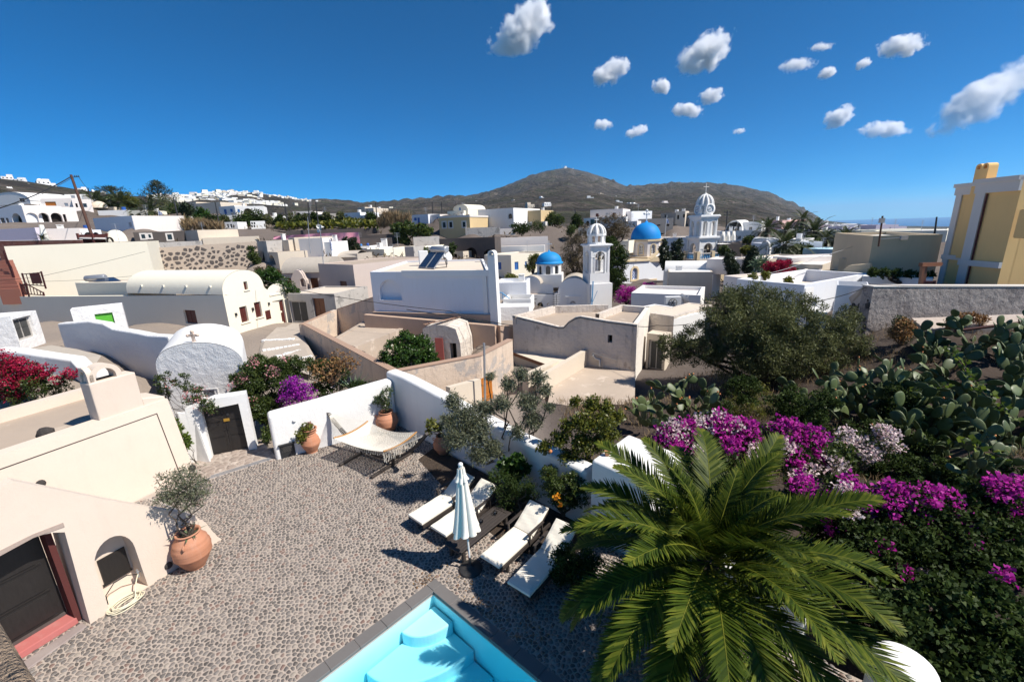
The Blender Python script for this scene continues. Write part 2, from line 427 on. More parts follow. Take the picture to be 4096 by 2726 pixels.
L_TAMARISK=leafmat('brown_tamarisk_foliage',[(0,(.055,.042,.022)),(.5,(.11,.080,.040)),(1,(.17,.13,.065))],.3)
L_DRY=leafmat('dry_leaf',[(0,(.14,.065,.025)),(.5,(.28,.14,.05)),(1,(.36,.24,.10))],.3,.8)
L_AGAVE=leafmat('agave_leaf',[(0,(.05,.10,.055)),(.5,(.11,.18,.10)),(1,(.26,.30,.15))],.15,.4)
L_PEAR=simple('prickly_pear_pad',(.098,.130,.046),.5,.35,9,.25,.45,obj_var=.55)
PEARFRUIT=simple('prickly_pear_fruit',(.55,.20,.07),.5,.3)
F_MAGENTA=leafmat('magenta_bract',[(0,(.30,.012,.20)),(.5,(.50,.02,.36)),(1,(.66,.08,.50))],.4,.6,.2)
F_PURPLE=leafmat('purple_bract',[(0,(.20,.010,.22)),(.5,(.34,.018,.38)),(1,(.50,.07,.50))],.4,.6,.2)
F_WHITEPINK=leafmat('pale_pink_bract',[(0,(.66,.42,.46)),(.5,(.80,.66,.66)),(1,(.85,.80,.78))],.35,.6,.2)
F_RED=leafmat('crimson_bract',[(0,(.26,.006,.03)),(.5,(.42,.012,.06)),(1,(.55,.04,.11))],.35,.6,.2)
F_ROSE=leafmat('faded_rose_bract',[(0,(.42,.12,.16)),(.5,(.58,.25,.26)),(1,(.66,.40,.36))],.35,.6,.2)
F_ORANGE=leafmat('orange_flower',[(0,(.6,.2,.01)),(1,(.75,.36,.02))],.3)
# ================================================================== courtyard
GP=[]
def ground_at(p,z):GP.append((p[0],p[1],z))
HC=V2(Zp('I',1330,145,0));PA=V2(Zp('I',1505,600,0));PB=V2(Zp('I',620,1170,0))
WA0=V2(Zp('F',470,1465,0));WA1=V2((-4.72,16.0))
PIER=V2((1.86,9.42));POOLC=V2(Zp('K',375,990,-.03))
pdir1=Vector((math.cos(math.radians(-133.5)),math.sin(math.radians(-133.5))))
pdir2=Vector((math.cos(math.radians(-42.0)),math.sin(math.radians(-42.0))))
def inside(p,poly):
 x,y=p;r=False;n=len(poly)
 for i in range(n):
  x1,y1=poly[i];x2,y2=poly[i-1]
  if(y1>y)!=(y2>y)and x<(x2-x1)*(y-y1)/(y2-y1)+x1:r=not r
 return r
def voronoi(x0,y0,x1,y1,s,keep,jit=.42,seed=3):
 """jittered grid of irregular cells; returns (centre, corner list)"""
 rr=random.Random(seed);nx=int((x1-x0)/s)+5;ny=int((y1-y0)/s)+5
 pt=[[Vector((x0+(i-2+.5*(j%2))*s+rr.uniform(-jit,jit)*s,y0+(j-2)*s+rr.uniform(-jit,jit)*s))for j in range(ny)]for i in range(nx)]
 out=[]
 for i in range(2,nx-2):
  for j in range(2,ny-2):
   c=pt[i][j]
   if not keep(c):continue
   cell=[(-1.3*s,-1.3*s),(1.3*s,-1.3*s),(1.3*s,1.3*s),(-1.3*s,1.3*s)]
   for a in range(i-2,i+3):
    for b in range(j-2,j+3):
     if a==i and b==j:continue
     q=pt[a][b];dx=q.x-c.x;dy=q.y-c.y;h=(dx*dx+dy*dy)/2
     if h>3.2*s*s:continue
     new=[];m=len(cell)
     for k in range(m):
      p1=cell[k-1];p2=cell[k]
      d1=p1[0]*dx+p1[1]*dy-h;d2=p2[0]*dx+p2[1]*dy-h
      if(d1<=0)!=(d2<=0):
       t=d1/(d1-d2);new.append((p1[0]+(p2[0]-p1[0])*t,p1[1]+(p2[1]-p1[1])*t))
      if d2<=0:new.append(p2)
     cell=new
     if len(cell)<3:break
    if len(cell)<3:break
   if len(cell)>=3:out.append((c,cell))
 return out
PL1,PL2=4.6,6.4
def pool_pt(a,b):return POOLC+pdir1*a+pdir2*b
COPW=.24
pool_out=[pool_pt(-COPW,-COPW),pool_pt(PL1+COPW,-COPW),pool_pt(PL1+COPW,PL2),pool_pt(-COPW,PL2)]
pool_in=[pool_pt(0,0),pool_pt(PL1,0),pool_pt(PL1,PL2),pool_pt(0,PL2)]
wB=(PIER-WA1).normalized();nB=Vector((wB.y,-wB.x))
if nB.y>0:nB=-nB
BED=[WA1+wB*2.6+nB*.1,WA1+wB*2.9+nB*1.0,PIER-wB*3.0+nB*1.7,PIER-wB*1.0+nB*1.9,PIER+nB*1.35+wB*.1,PIER+wB*.4]
near_l=PB+(PB-PA).normalized()*3.6
court_poly=[HC+Vector((-.3,-.6)),HC+Vector((.15,.12)),V2(Zp('F',250,1375,0))+Vector((-.05,-.35)),WA0+Vector((.0,.1)),WA1,PIER+nB*.2,PIER+wB*3.4+nB*.3,PIER+wB*6.0+nB*.0,Vector((6.5,-3)),Vector((-7.5,-3)),near_l,PB+Vector((-.45,.1)),V2(Zp('I',430,1050,0)),PB,PA,HC+Vector((-1.5,-3.4))]
MORTAR=plaster('cobble_mortar',(.44,.372,.32),(.25,.2,.17),.55,.05,rough=.95,bs=.5,coarse=.4,sc=2)
def cobble_mat():
 m,nt,b=newmat('cobble_stone')
 a=nd(nt,'ShaderNodeAttribute');a.attribute_name='tone'
 c=ramp(nt,a.outputs['Fac'],[(0,(.040,.037,.037)),(.25,(.085,.078,.076)),(.55,(.16,.145,.135)),(.8,(.235,.20,.175)),(.9,(.155,.085,.068)),(1,(.30,.26,.22))])
 p=pos(nt);n=noise_(nt,p,22,4,.6)
 c=mixc(nt,math_(nt,'MULTIPLY',n,.5),c,(.24,.205,.175))
 nt.links.new(c,b.inputs['Base Color']);b.inputs['Roughness'].default_value=.62;b.inputs['Specular IOR Level'].default_value=.35
 bump(nt,b,noise_(nt,p,40,4,.6),.35,.006);return m
COBBLE=cobble_mat()
mb=MB()
_loops=[[Vector((p.x,p.y,0))for p in orient(court_poly)],[Vector((p.x,p.y,0))for p in orient([pool_pt(-.02,-.02),pool_pt(PL1+.02,-.02),pool_pt(PL1+.02,PL2+.02),pool_pt(-.02,PL2+.02)])]]
mb.add([p for l in _loops for p in l],[t for t in tessellate_polygon(_loops)])
court=struct('courtyard_paving',mb,MORTAR)
def stone_geo(mb,c,cell,z0,h,g=.84,tilt=.12,rr=R):
 """one low domed stone on its mortar cell"""
 n=len(cell);cx=sum(p[0]for p in cell)/n;cy=sum(p[1]for p in cell)/n
 k=g*rr.uniform(.86,1.08);tx=rr.uniform(-tilt,tilt);ty=rr.uniform(-tilt,tilt)
 ring=[]
 for i in range(n):
  a=cell[i];b=cell[(i+1)%n]
  if math.hypot(a[0]-b[0],a[1]-b[1])<.012:continue
  ring.append((a[0]*.9+cx*.1,a[1]*.9+cy*.1));ring.append(((a[0]+b[0])/2,(a[1]+b[1])/2))
 n=len(ring)
 if n<4:return 0
 def P(q,s,z):dx=(q[0]-cx)*s;dy=(q[1]-cy)*s;return(c[0]+cx+dx,c[1]+cy+dy,z+(dx*tx+dy*ty))
 v=[P(q,k,z0-.004)for q in ring]+[P(q,k*.80,z0+h*.85)for q in ring]+[P((cx,cy),1,z0+h)]
 f=[(i,(i+1)%n,n+(i+1)%n,n+i)for i in range(n)]+[(n+i,n+(i+1)%n,2*n)for i in range(n)]
 mb.add(v,f,smooth=True);return len(f)
def set_tone(me,arr):
 a=me.attributes.new('tone','FLOAT','FACE');a.data.foreach_set('value',np.asarray(arr,dtype=np.float32))
pool_excl=[tuple(p)for p in pool_out];bed_t=[tuple(p)for p in BED]
DR0=V2(Zp('I',1390,195,0));DR1=V2(Zp('F',425,1455,0))
drn=(DR1-DR0).normalized();drp=Vector((-drn.y,drn.x))
ct=[tuple(p)for p in court_poly]
def court_keep(c):
 if not inside(c,ct)or inside(c,pool_excl)or inside(c,bed_t):return False
 q=c-DR0
 return-0.15<-q.dot(drp)or True
def in_view(c,m=40):
 d=Vector((c.x,c.y,0))-CAM_O;w=d.dot(_fw)
 if w<=.2:return False
 u=512+FPX*d.dot(_rt)/w;v=340.75-FPX*d.dot(_up)/w
 return-m<u<1024+m and-m<v<681+m
cells=voronoi(-11.5,3.0,6.5,16.3,.094,lambda c:court_keep(c)and in_view(c)and(c-DR0).dot(drp)<-.12)
cells.sort(key=lambda q:(q[0].x**2+q[0].y**2+CAM_H**2)/max(.003,(max(p[0]for p in q[1])-min(p[0]for p in q[1]))*(max(p[1]for p in q[1])-min(p[1]for p in q[1]))/.0088)**.0)
def tone_pick():
 t=R.random()
 return R.uniform(.86,.93)if t<.07 else(R.uniform(0,.25)if t<.36 else R.uniform(.25,.82)if t<.93 else 1.0)
mbs=MB();tones=[]
for i,(c,cell)in enumerate(cells):
 t=tone_pick()
 if i<300:
  m1=MB();n=stone_geo(m1,(0,0),cell,0,R.uniform(.010,.02))
  if not n:continue
  o=m1.build('cobble',COBBLE,court);o.location=(c.x,c.y,0);set_tone(o.data,[t]*n)
 else:
  n=stone_geo(mbs,c,cell,0,R.uniform(.010,.02));tones+=[t]*n
o=mbs.build('cobbles',COBBLE,court);set_tone(o.data,tones);tag(o,kind='stuff')
lane_poly=[DR0,DR1,WA0+Vector((-.1,.2)),V2(Zp('E',2354,1350,0))+Vector((0.1,.3)),V2(Zp('E',1960,1480,0))+Vector((-.1,.6)),V2(Zp('E',1815,1500,0))+Vector((-.6,.6)),HC+Vector((-.5,-.1))]
FLAG=plaster('worn_flagstone',(.36,.29,.245),(.14,.115,.1),.8,.1,bs=.6,coarse=.5,sc=2.5,patch=(.50,.43,.37),patch_at=.55)
mb=MB();mb.poly([V3(p,.006)for p in orient(lane_poly)]);lane=struct('gate_path',mb,MORTAR)
lt=[tuple(p)for p in lane_poly]
for c,cell in voronoi(-12,11,-7,16,.30,lambda c:inside(c,lt)and(c-DR0).dot(drp)>.12,seed=8):
 m1=MB();n=stone_geo(m1,(0,0),cell,0,R.uniform(.012,.03),g=.92,tilt=.06)
 if n:
  o=m1.build('flagstone',FLAG,lane);o.location=(c.x,c.y,.006);set_tone(o.data,[R.random()]*n)
dg=thing('drain_grate','long narrow galvanised drain grate across the paving at the gate','drain',loc=(DR0.x,DR0.y,0))
mb=MB();L=(DR1-DR0).length;ang=math.atan2(drn.y,drn.x)
def dloc(a,b,z):q=drn*a+drp*b;return Vector((q.x,q.y,z))
mb.hexa([dloc(0,-.075,.0),dloc(L,-.075,.0),dloc(L,-.055,.0),dloc(0,-.055,.0)],[dloc(0,-.075,.03),dloc(L,-.075,.03),dloc(L,-.055,.03),dloc(0,-.055,.03)])
mb.hexa([dloc(0,.055,.0),dloc(L,.055,.0),dloc(L,.075,.0),dloc(0,.075,.0)],[dloc(0,.055,.03),dloc(L,.055,.03),dloc(L,.075,.03),dloc(0,.075,.03)])
mb.build('frame',GALV,dg)
mb=MB();k=int(L/.03)
for i in range(k):
 a=(i+.5)*L/k;mb.hexa([dloc(a-.006,-.054,.004),dloc(a+.006,-.054,.004),dloc(a+.006,.054,.004),dloc(a-.006,.054,.004)],[dloc(a-.006,-.054,.022),dloc(a+.006,-.054,.022),dloc(a+.006,.054,.022),dloc(a-.006,.054,.022)])
tag(mb.build('bars',GALV,dg),kind='stuff')
mb=MB();mb.poly([V3(p,.012)for p in orient(BED)]);struct('planting_bed',mb,SOILDARK)
WATER_Z,POOL_D=-.10,1.35
def poolmat():
 m,nt,b=newmat('pool_paint')
 p=pos(nt);n=noise_(nt,p,2.2,4,.5)
 c=mixc(nt,n,(.50,.80,.87),(.58,.85,.90))
 nt.links.new(c,b.inputs['Base Color']);b.inputs['Roughness'].default_value=.7;return m
POOLP=poolmat()
def watermat():
 m,nt,b=newmat('pool_water')
 nt.nodes.remove(b)
 p=pos(nt)
 h=math_(nt,'ADD',noise_(nt,p,7,3,.5,.6),math_(nt,'MULTIPLY',noise_(nt,p,22,2,.5,.4),.35))
 bp=nd(nt,'ShaderNodeBump');bp.inputs['Strength'].default_value=.22;bp.inputs['Distance'].default_value=.03
 nt.links.new(h,bp.inputs['Height'])
 fr=nd(nt,'ShaderNodeFresnel');fr.inputs[0].default_value=1.33;nt.links.new(bp.outputs[0],fr.inputs[1])
 tr=nd(nt,'ShaderNodeBsdfTransparent');tr.inputs[0].default_value=(1,1,1,1);va=nd(nt,'ShaderNodeVolumeAbsorption');va.inputs['Color'].default_value=(.08,.80,.90,1);va.inputs['Density'].default_value=.62;nt.links.new(va.outputs[0],nt.nodes['Material Output'].inputs['Volume'])
 gl=nd(nt,'ShaderNodeBsdfGlossy');gl.inputs['Roughness'].default_value=.03;nt.links.new(bp.outputs[0],gl.inputs['Normal'])
 mx=nd(nt,'ShaderNodeMixShader');nt.links.new(fr.outputs[0],mx.inputs[0]);nt.links.new(tr.outputs[0],mx.inputs[1]);nt.links.new(gl.outputs[0],mx.inputs[2])
 nt.links.new(mx.outputs[0],nt.nodes['Material Output'].inputs[0]);return m
WATERM=watermat()
pool=thing('swimming_pool','turquoise swimming pool with rounded steps sunk in the cobbles','pool',loc=(0,0,0))
mb=MB();q=pool_in
zb=-POOL_D
for i in range(4):
 a,b=q[i],q[(i+1)%4]
 mb.quad(V3(a,-.001),V3(b,-.001),V3(b,zb),V3(a,zb))
mb.poly([V3(p,zb)for p in orient(q)])
mb.build('basin',POOLP,pool)
st=MB()
def step(a0,a1,b1,z,bulge,n=14):
 """platform between a0..a1 along the left edge with a bulging front"""
 pts=[pool_pt(a0,0),pool_pt(a0,b1*.62)]
 for i in range(n+1):
  t=i/n;a=lerp(a0,a1,t);pts.append(pool_pt(a+bulge*.4*math.sin(math.pi*t),b1*(.62+.38*math.sin(math.pi*(.18+.82*t)*.62))if t<.85 else b1*lerp(.95,.35,(t-.85)/.15)))
 pts.append(pool_pt(a1+.05,0))
 st.prism(orient(pts),zb+.01,z)
def round_step(a,r,z,k=1.0):
 pts=[pool_pt(a+r*math.cos(math.pi*i/26),.0+k*r*math.sin(math.pi*i/26))for i in range(27)]
 st.prism(orient(pts),zb+.01,z)
for r,z in((.78,-.34),(1.55,-.62),(2.2,-.90)):
 pts=[pool_pt(.03,.03)]+[pool_pt(.03+r*1.08*math.cos(math.pi/2*i/16),.03+r*.80*math.sin(math.pi/2*i/16))for i in range(17)]
 st.prism(orient(pts),zb+.01,z)
solid(st.build('steps',POOLP,pool),.03,2)
mb=MB();mb.prism(orient([pool_pt(-.015,-.015),pool_pt(PL1+.015,-.015),pool_pt(PL1+.015,PL2+.015),pool_pt(-.015,PL2+.015)]),zb-.02,WATER_Z)
mb.build('water',WATERM,pool)
def slabrun(p_at,n,L):
 for i in range(n):
  a0=L*i/n+.003;a1=L*(i+1)/n-.003
  m1=MB();loop=[p_at(a0,-COPW),p_at(a1,-COPW),p_at(a1,.02),p_at(a0,.02)]
  m1.prism(orient(loop),-.055,.014+R.uniform(-.002,.002));solid(m1.build('coping_slab',COPING,pool),.006,1)
slabrun(lambda a,b:pool_pt(a,b),8,PL1)
slabrun(lambda a,b:pool_pt(b,a-COPW)if False else pool_pt(b,a),11,PL2)
m1=MB();m1.prism(orient([pool_pt(-COPW,-COPW),pool_pt(-.003,-COPW),pool_pt(-.003,-.003),pool_pt(-COPW,-.003)]),-.055,.014);solid(m1.build('coping_slab',COPING,pool),.006,1)
m1=MB()
for a,b,L in((pool_pt(0,.012),pool_pt(PL1,.012),PL1),(pool_pt(.012,0),pool_pt(.012,PL2),PL2)):
 m1.bar(V3(a,-.075),V3(b,-.075),.02,.03)
m1.build('tile_edge',plaster('chipped_pool_edge',(.5,.47,.43),(.25,.22,.2),.6,.2,bs=.5,sc=6),pool)
hw=thing('hotel_wing','long low beige plastered wing with parapet roof and rooftop chimney','building')
ZT=2.62
r1=V2(Zp('E',1540,905,ZT));r0=V2(Zp('E',0,1420,ZT));hd=(r0-r1).normalized();hn=Vector((-hd.y,hd.x))
if hn.x>0:hn=-hn
b1=HC.copy()
bd=hd
r0=r1+hd*13.5
base1=b1;base0=b1+hd*13.5
r2=r1+hn*4.4;r3=r0+hn*4.4
mb=MB()
outer=[r0,r1,r2,r3];inner=[r0+hn*.36,r1+hn*.36+hd*.38,r2-hn*.36+hd*.38,r3-hn*.36]
base=[base0,base1,base1+hn*5.0-hd*.1,base0+hn*5.0]
for i in range(3):
 mb.quad(V3(base[i],-.5),V3(base[i+1],-.5),V3(outer[i+1],ZT),V3(outer[i],ZT))
 mb.quad(V3(outer[i],ZT),V3(outer[i+1],ZT),V3(inner[i+1],ZT+.01),V3(inner[i],ZT+.01))
 mb.quad(V3(inner[i],ZT+.01),V3(inner[i+1],ZT+.01),V3(inner[i+1],ZT-.34),V3(inner[i],ZT-.34))
mb.build('wall',BEIGE,hw)
mb=MB();mb.poly([V3(p,ZT-.33)for p in orient(inner)]);mb.build('roof',ROOFBROWN,hw)
for p in outer:ground_at(p,-.4)
def on_hotel(t,z):
 k=(z+.5)/(ZT+.5);a=lerp(base1,r1,k)+hd*t
 return V3(a,z)
gm=simple('dark_joint',(.055,.042,.036),.9)
mb=MB();nrm=Vector((-hn.x,-hn.y,.12)).normalized()*.006
def hjoint(a,b,w=.028):
 d=(b-a).normalized();s_=d.cross(nrm.normalized())*w/2
 mb.quad(a-s_+nrm,b-s_+nrm,b+s_+nrm,a+s_+nrm)
hjoint(on_hotel(.42,2.28),on_hotel(12.5,2.28))
hjoint(on_hotel(.42,2.295),on_hotel(.42,0.05));mb.build('joint_line',gm,hw)
ch=MB()
cA=V2(Zp('E',945,1055,ZT));
cB=V2(Zp('E',1300,940,ZT+.1))
cu=-hd;cl=1.12;cA=r1+hd*1.75+hn*.05;cdeep=.52
zc=ZT+1.12
c4=[cA,cA+cu*cl,cA+cu*cl+hn*cdeep,cA+hn*cdeep]
ch.prism(orient(c4),ZT-.3,zc)
e4=[cA+cu*(cl-.01),cA+cu*1.72,cA+cu*1.72+hn*1.0,cA+cu*(cl-.01)+hn*1.0]
ch.hexa([V3(p,ZT-.3)for p in e4],[V3(e4[0],ZT+.26),V3(e4[1],ZT+.10),V3(e4[2],ZT+.10),V3(e4[3],ZT+.26)])
chim=ch.build('chimney',BEIGE,hw);solid(chim,.03,2)
hood=MB();fA=cA+cu*.06;fB=cA+cu*(cl-.12)
lo=arch(.06,zc-.01,.82,zc+.46,14);hi=arch(.20,zc-.02,.68,zc+.33,14)
hood.slab(cA,cA+cu,lo,.04,.46,[hi])
lo2=arch(.04,zc-.01,.46,zc+.44,12);hi2=arch(.11,zc-.02,.39,zc+.34,12)
hood.slab(cA+hn*.5+cu*.02,cA+cu*.02,[(a,b)for a,b in lo2],.0,.14,[hi2])
solid(hood.build('chimney_hood',BEIGE,hw),.025,2)
mb=MB();mb.box(V3(cA+cu*.5+hn*.3,zc+.001),.7,.25,.012,math.atan2(cu.y,cu.x));mb.build('flue',DARKHOLE,hw)
for c,x,y,dp in(('I',275,226,0),('I',1078,376,0),('I',1302,118,0)):
 d=ray(*px(c,x,y));nn=Vector((-hn.x,-hn.y,.12));P_=V3(base1,-.5)
 t=(P_-CAM_O).dot(nn)/d.dot(nn);p=CAM_O+d*t
 m1=MB();M=nn.to_track_quat('Z','Y').to_matrix()
 m1.lathe([(.0,.085),(.05,.08),(.085,.06),(.10,.03),(.105,0)],p,12,M);m1.build('wall_lamp',LAVA,hw)
p=V2(Zp('E',445,1195,ZT));mb=MB()
def rock(mb,c,r,sq=.6,seed=0,seg=9,rings=6):
 rr=random.Random(seed);off=Vector((rr.uniform(0,50),rr.uniform(0,50),rr.uniform(0,50)));vs=[]
 for i in range(rings+1):
  for j in range(seg):
   d=Vector((math.sin(math.pi*i/rings)*math.cos(2*math.pi*j/seg),math.sin(math.pi*i/rings)*math.sin(2*math.pi*j/seg),-math.cos(math.pi*i/rings)))
   k=r*(1+.38*noise.noise(d*1.3+off));vs.append((c[0]+d.x*k,c[1]+d.y*k*.85,c[2]+(d.z*k+r)*sq))
 mb.add(vs,[(i*seg+j,i*seg+(j+1)%seg,(i+1)*seg+(j+1)%seg,(i+1)*seg+j)for i in range(rings)for j in range(seg)],smooth=True)
rock(mb,V3(p+hn*.22,ZT-.33),.2,.95,5)
tag(mb.build('rock',LAVA),'dark lava rock lying on the beige parapet roof','rock')
po=thing('porch','beige sloping porch wall with arched doorway and small niche','porch')
pd=(PB-PA).normalized();pn=Vector((pd.y,-pd.x));
F0=PA-pd*0.0;Fdir=(PA-PB).normalized();F0=PB-Fdir*4.2;F1=PA
def pw(x,y):return onwall('I',x,y,F0,F1)
top=[pw(85,205),pw(700,330),pw(1050,393),pw(1210,415),pw(1330,445),pw(1395,490),pw(1440,548),pw(1475,585),pw(1505,603)]
zL=pw(85,205)[1]
outline=[(0.0,-.3),(pw(1505,603)[0],-.3)]+[(a,max(b,.0))for a,b in top[::-1]]+[(0.0,zL-.9)]
jr=pw(620,1170)[0];jt=pw(425,515)
door_w=1.32
dl=[(jr-door_w,-.02),(jr-.02,-.02),(jt[0]+.0,jt[1]-.13),(jt[0]-.16,jt[1]-.02),(jt[0]-.4,jt[1]+.06),(jr-door_w*.55,jt[1]+.09),(jr-door_w+.02,jt[1]-.06)]
nL=pw(750,1105);nR=pw(1010,942);nT=pw(800,575)
nl=[(nL[0],.02),(nR[0],.02)]+[(lerp(nR[0]-.02,nL[0]+.0,(1-math.cos(math.pi*i/12))/2),pw(930,640)[1]-.02+(nT[1]-pw(930,640)[1]+.06)*math.sin(math.pi*i/12))for i in range(13)]
mb=MB();mb.facade(F0,F1,outline,[dl,nl],.62)
w_=(F1-F0).normalized();n_=Vector((w_.y,-w_.x))
tp=[(0.0,zL-.9)]+top
for(a,b),(a2,b2)in zip(tp[:-1],tp[1:]):
 q0,q1=F0+w_*a,F0+w_*a2
 dq=.22 if a<top[5][0]-.01 and a!=top[3][0]else 1.5
 if a>=top[3][0]-.01:mb.quad(V3(q0,b),V3(q1,b2),V3(q1-n_*1.6,b2+.012),V3(q0-n_*1.6,b+.012));continue
 mb.quad(V3(q0,b),V3(q1,b2),V3(q1-n_*.22,b2+.012),V3(q0-n_*.22,b+.012))
 mb.quad(V3(q0-n_*.22,b+.012),V3(q1-n_*.22,b2+.012),V3(q1-n_*.22,b2-.45),V3(q0-n_*.22,b-.45))
s0=min(a for a,b in nl)-.02;s1=max(a for a,b in nl)+.02
nb=V2(F0)
mb.add([V3(F0+w_*s0-n_*.43,-.02),V3(F0+w_*s1-n_*.43,-.02),V3(F0+w_*s1-n_*.43,1.7),V3(F0+w_*s0-n_*.43,1.7)],[(0,1,2,3)])
porchw=mb.build('wall',BEIGE,po)
def porch_panel(name,loop,d0,d1,mat,parent=po):
 m1=MB();m1.slab(F0,F1,loop,d0,d1);return m1.build(name,mat,parent)
porch_panel('lintel',[(jr-door_w-.1,jt[1]-.07),(jt[0]-.4,jt[1]+.05),(jt[0]+.02,jt[1]-.02),(jt[0]+.02,jt[1]+.075),(jt[0]-.4,jt[1]+.12),(jr-door_w-.1,jt[1]+.06)],-.012,.3,plaster('lintel_stone',(.42,.33,.28),(.2,.15,.13),.6,.3,bs=.5,sc=3))
DZ=.16
dr=porch_panel('door',rect(jr-door_w-.3,DZ,jr-.13,jt[1]),.60,.66,BLACKWOOD)
for k in range(3):
 z0=DZ+.12+k*.62;porch_panel('door_panel',rect(jr-door_w+.05,z0,jr-.3,z0+.5),.585,.60,BLACKWOOD,dr)
 porch_panel('moulding',rect(jr-door_w-.02,z0-.05,jr-.24,z0-.02),.575,.60,BLACKWOOD,dr)
porch_panel('door_rail',rect(jr-door_w-.2,DZ,jr-.16,DZ+.055),.55,.60,simple('worn_door_rail',(.09,.075,.07),.35),dr)
porch_panel('jamb',rect(jr-.125,.02,jr-.03,jt[1]-.1),.30,.60,REDJAMB)
m1=MB();m1.hexa([V3(F0+w_*(jr-door_w-.4)-n_*.26,0),V3(F0+w_*(jr-.10)-n_*.26,0),V3(F0+w_*(jr-.10)-n_*.62,0),V3(F0+w_*(jr-door_w-.4)-n_*.62,0)],[V3(F0+w_*(jr-door_w-.4)-n_*.28,.13),V3(F0+w_*(jr-.10)-n_*.28,.13),V3(F0+w_*(jr-.10)-n_*.62,DZ),V3(F0+w_*(jr-door_w-.4)-n_*.62,DZ)]);solid(m1.build('threshold',PORCHRED,po),.015,2)
m1=MB();m1.hexa([V3(F0+w_*(jr-door_w-.4)+n_*.28,-.02),V3(F0+w_*(jr-.08)+n_*.04,-.02),V3(F0+w_*(jr-.08)-n_*.18,-.02),V3(F0+w_*(jr-door_w-.4)-n_*.06,-.02)],[V3(F0+w_*(jr-door_w-.4)+n_*.27,.035),V3(F0+w_*(jr-.08)+n_*.03,.035),V3(F0+w_*(jr-.08)-n_*.18,.035),V3(F0+w_*(jr-door_w-.4)-n_*.06,.035)])
solid(m1.build('doorstep',plaster('doorstep_stone',(.34,.285,.26),(.13,.08,.085),.9,.1,bs=.5,sc=3),po),.012,2)
hl=[pw(655,745),pw(705,900),pw(884,806),pw(803,674)]
sx=[a for a,b in hl];
d=.42
def back(x,y):return onwall('I',x,y,F0-n_*d,F1-n_*d)
hl=[back(652,745),back(705,900),back(886,806),back(803,674)]
z0=(hl[1][1]+hl[2][1])/2;z1=(hl[0][1]+hl[3][1])/2
hb=porch_panel('hatch',rect(hl[1][0],z0,hl[2][0],z1),.395,.428,BLACKWOOD)
porch_panel('hatch_frame',rect(hl[1][0]-.03,z0-.035,hl[2][0]+.02,z0),.38,.428,BLACKWOOD,hb)
p=V3(F0+w_*pw(1140,778)[0],pw(1140,778)[1]);m1=MB();m1.lathe([(.0,.07),(.05,.065),(.08,.03),(.085,0)],p,12,Vector((n_.x,n_.y,0)).to_track_quat('Z','Y').to_matrix());m1.build('wall_lamp',LAVA,po)
hc=V2(Zp('I',850,1030,.06));ho=thing('garden_hose','cream garden hose coiled on the cobbles below the niche','hose',loc=(0,0,0))
pts=[]
for i in range(7*26):
 a=i/26*2*math.pi;r=.20+.055*math.sin(i*.13)+.012*(i//26%3)
 q=Vector((math.cos(a)*r*1.15,math.sin(a)*r*.75));q=Vector((q.x*w_.x-q.y*w_.y,q.x*w_.y+q.y*w_.x))
 pts.append((hc.x+q.x+.03*math.sin(i*.05),hc.y+q.y,.03+.011*(i//26)+.01*math.sin(i*.31)))
tp_=V3(F0+w_*pw(960,850)[0]-n_*.15,pw(960,850)[1])
pts+=[tuple(lerp(Vector(pts[-1]),tp_,t)+Vector((0,0,.06*math.sin(t*3.1))))for t in(.25,.5,.75,1)]
mb=MB();mb.tube(pts,.0125,6);mb.build('hose_coil',HOSE,ho)
mb=MB();q0=tp_;s_=back(705,905)
mb.tube([tuple(V3(F0+w_*(nL[0]+.04)-n_*.12,.10)),tuple(V3(F0+w_*(nL[0]+.05)-n_*.12,.32)),tuple(V3(F0+w_*(nL[0]+.22)-n_*.1,.50)),tuple(V3(F0+w_*(nL[0]+.45)-n_*.1,.50)),tuple(tp_)],.010,6)
mb.build('black_hose',WIRE,ho)
mb=MB();mb.tube([tuple(tp_+Vector((0,0,.12))),tuple(tp_),tuple(tp_-Vector((0,0,.08)))],.02,8);mb.tube([tuple(tp_+Vector((-.05,0,.05))),tuple(tp_+Vector((.06,.02,.06)))],.012,6);mb.build('tap',GALV,ho)
g0=V2(Zp('E',1700,1490,0));
g0=V2((-11.30,13.62));g1=V2(Zp('F',262,1375,0));gdv=(g1-g0).normalized()
def gw(c,x,y):return onwall(c,x,y,g0,g1)
gate=thing('courtyard_gate','wide black wooden double gate in the whitewashed wall','gate')
a0=gw('E',1960,1475)[0];a1=gw('F',215,1355)[0];zt=gw('E',2020,985)[1];
a0=gw('E',1880,1150)[0]*.5+a0*.5
Lg=(g1-g0).length
mb=MB();mb.facade(g0,g1,[(0.05,-.3),(Lg+.12,-.3),(Lg+.10,zt+.34),(Lg*.5,zt+.36),(.3,zt+.22),(0.05,zt+.15)],[[(a0,-.01),(a1,-.01),(a1-.02,zt+.02),(a0+.0,zt-.03)]],.34)
wg=gdv;ng=Vector((wg.y,-wg.x))
tl=[(0.05,zt+.15),(.3,zt+.22),(Lg*.5,zt+.36),(Lg+.10,zt+.34)]
for(s_a,z_a),(s_b,z_b)in zip(tl[:-1],tl[1:]):
 mb.quad(V3(g0+wg*s_a,z_a),V3(g0+wg*s_b,z_b),V3(g0+wg*s_b-ng*.42,z_b),V3(g0+wg*s_a-ng*.42,z_a))
mb.quad(V3(g0+wg*(Lg+.12),-.3),V3(g0+wg*(Lg+.12)-ng*.42,-.3),V3(g0+wg*(Lg+.10)-ng*.42,zt+.34),V3(g0+wg*(Lg+.10),zt+.34))
solid(mb.build('gate_wall',WHITE_WALL,gate),0)
mid=(a0+a1)/2
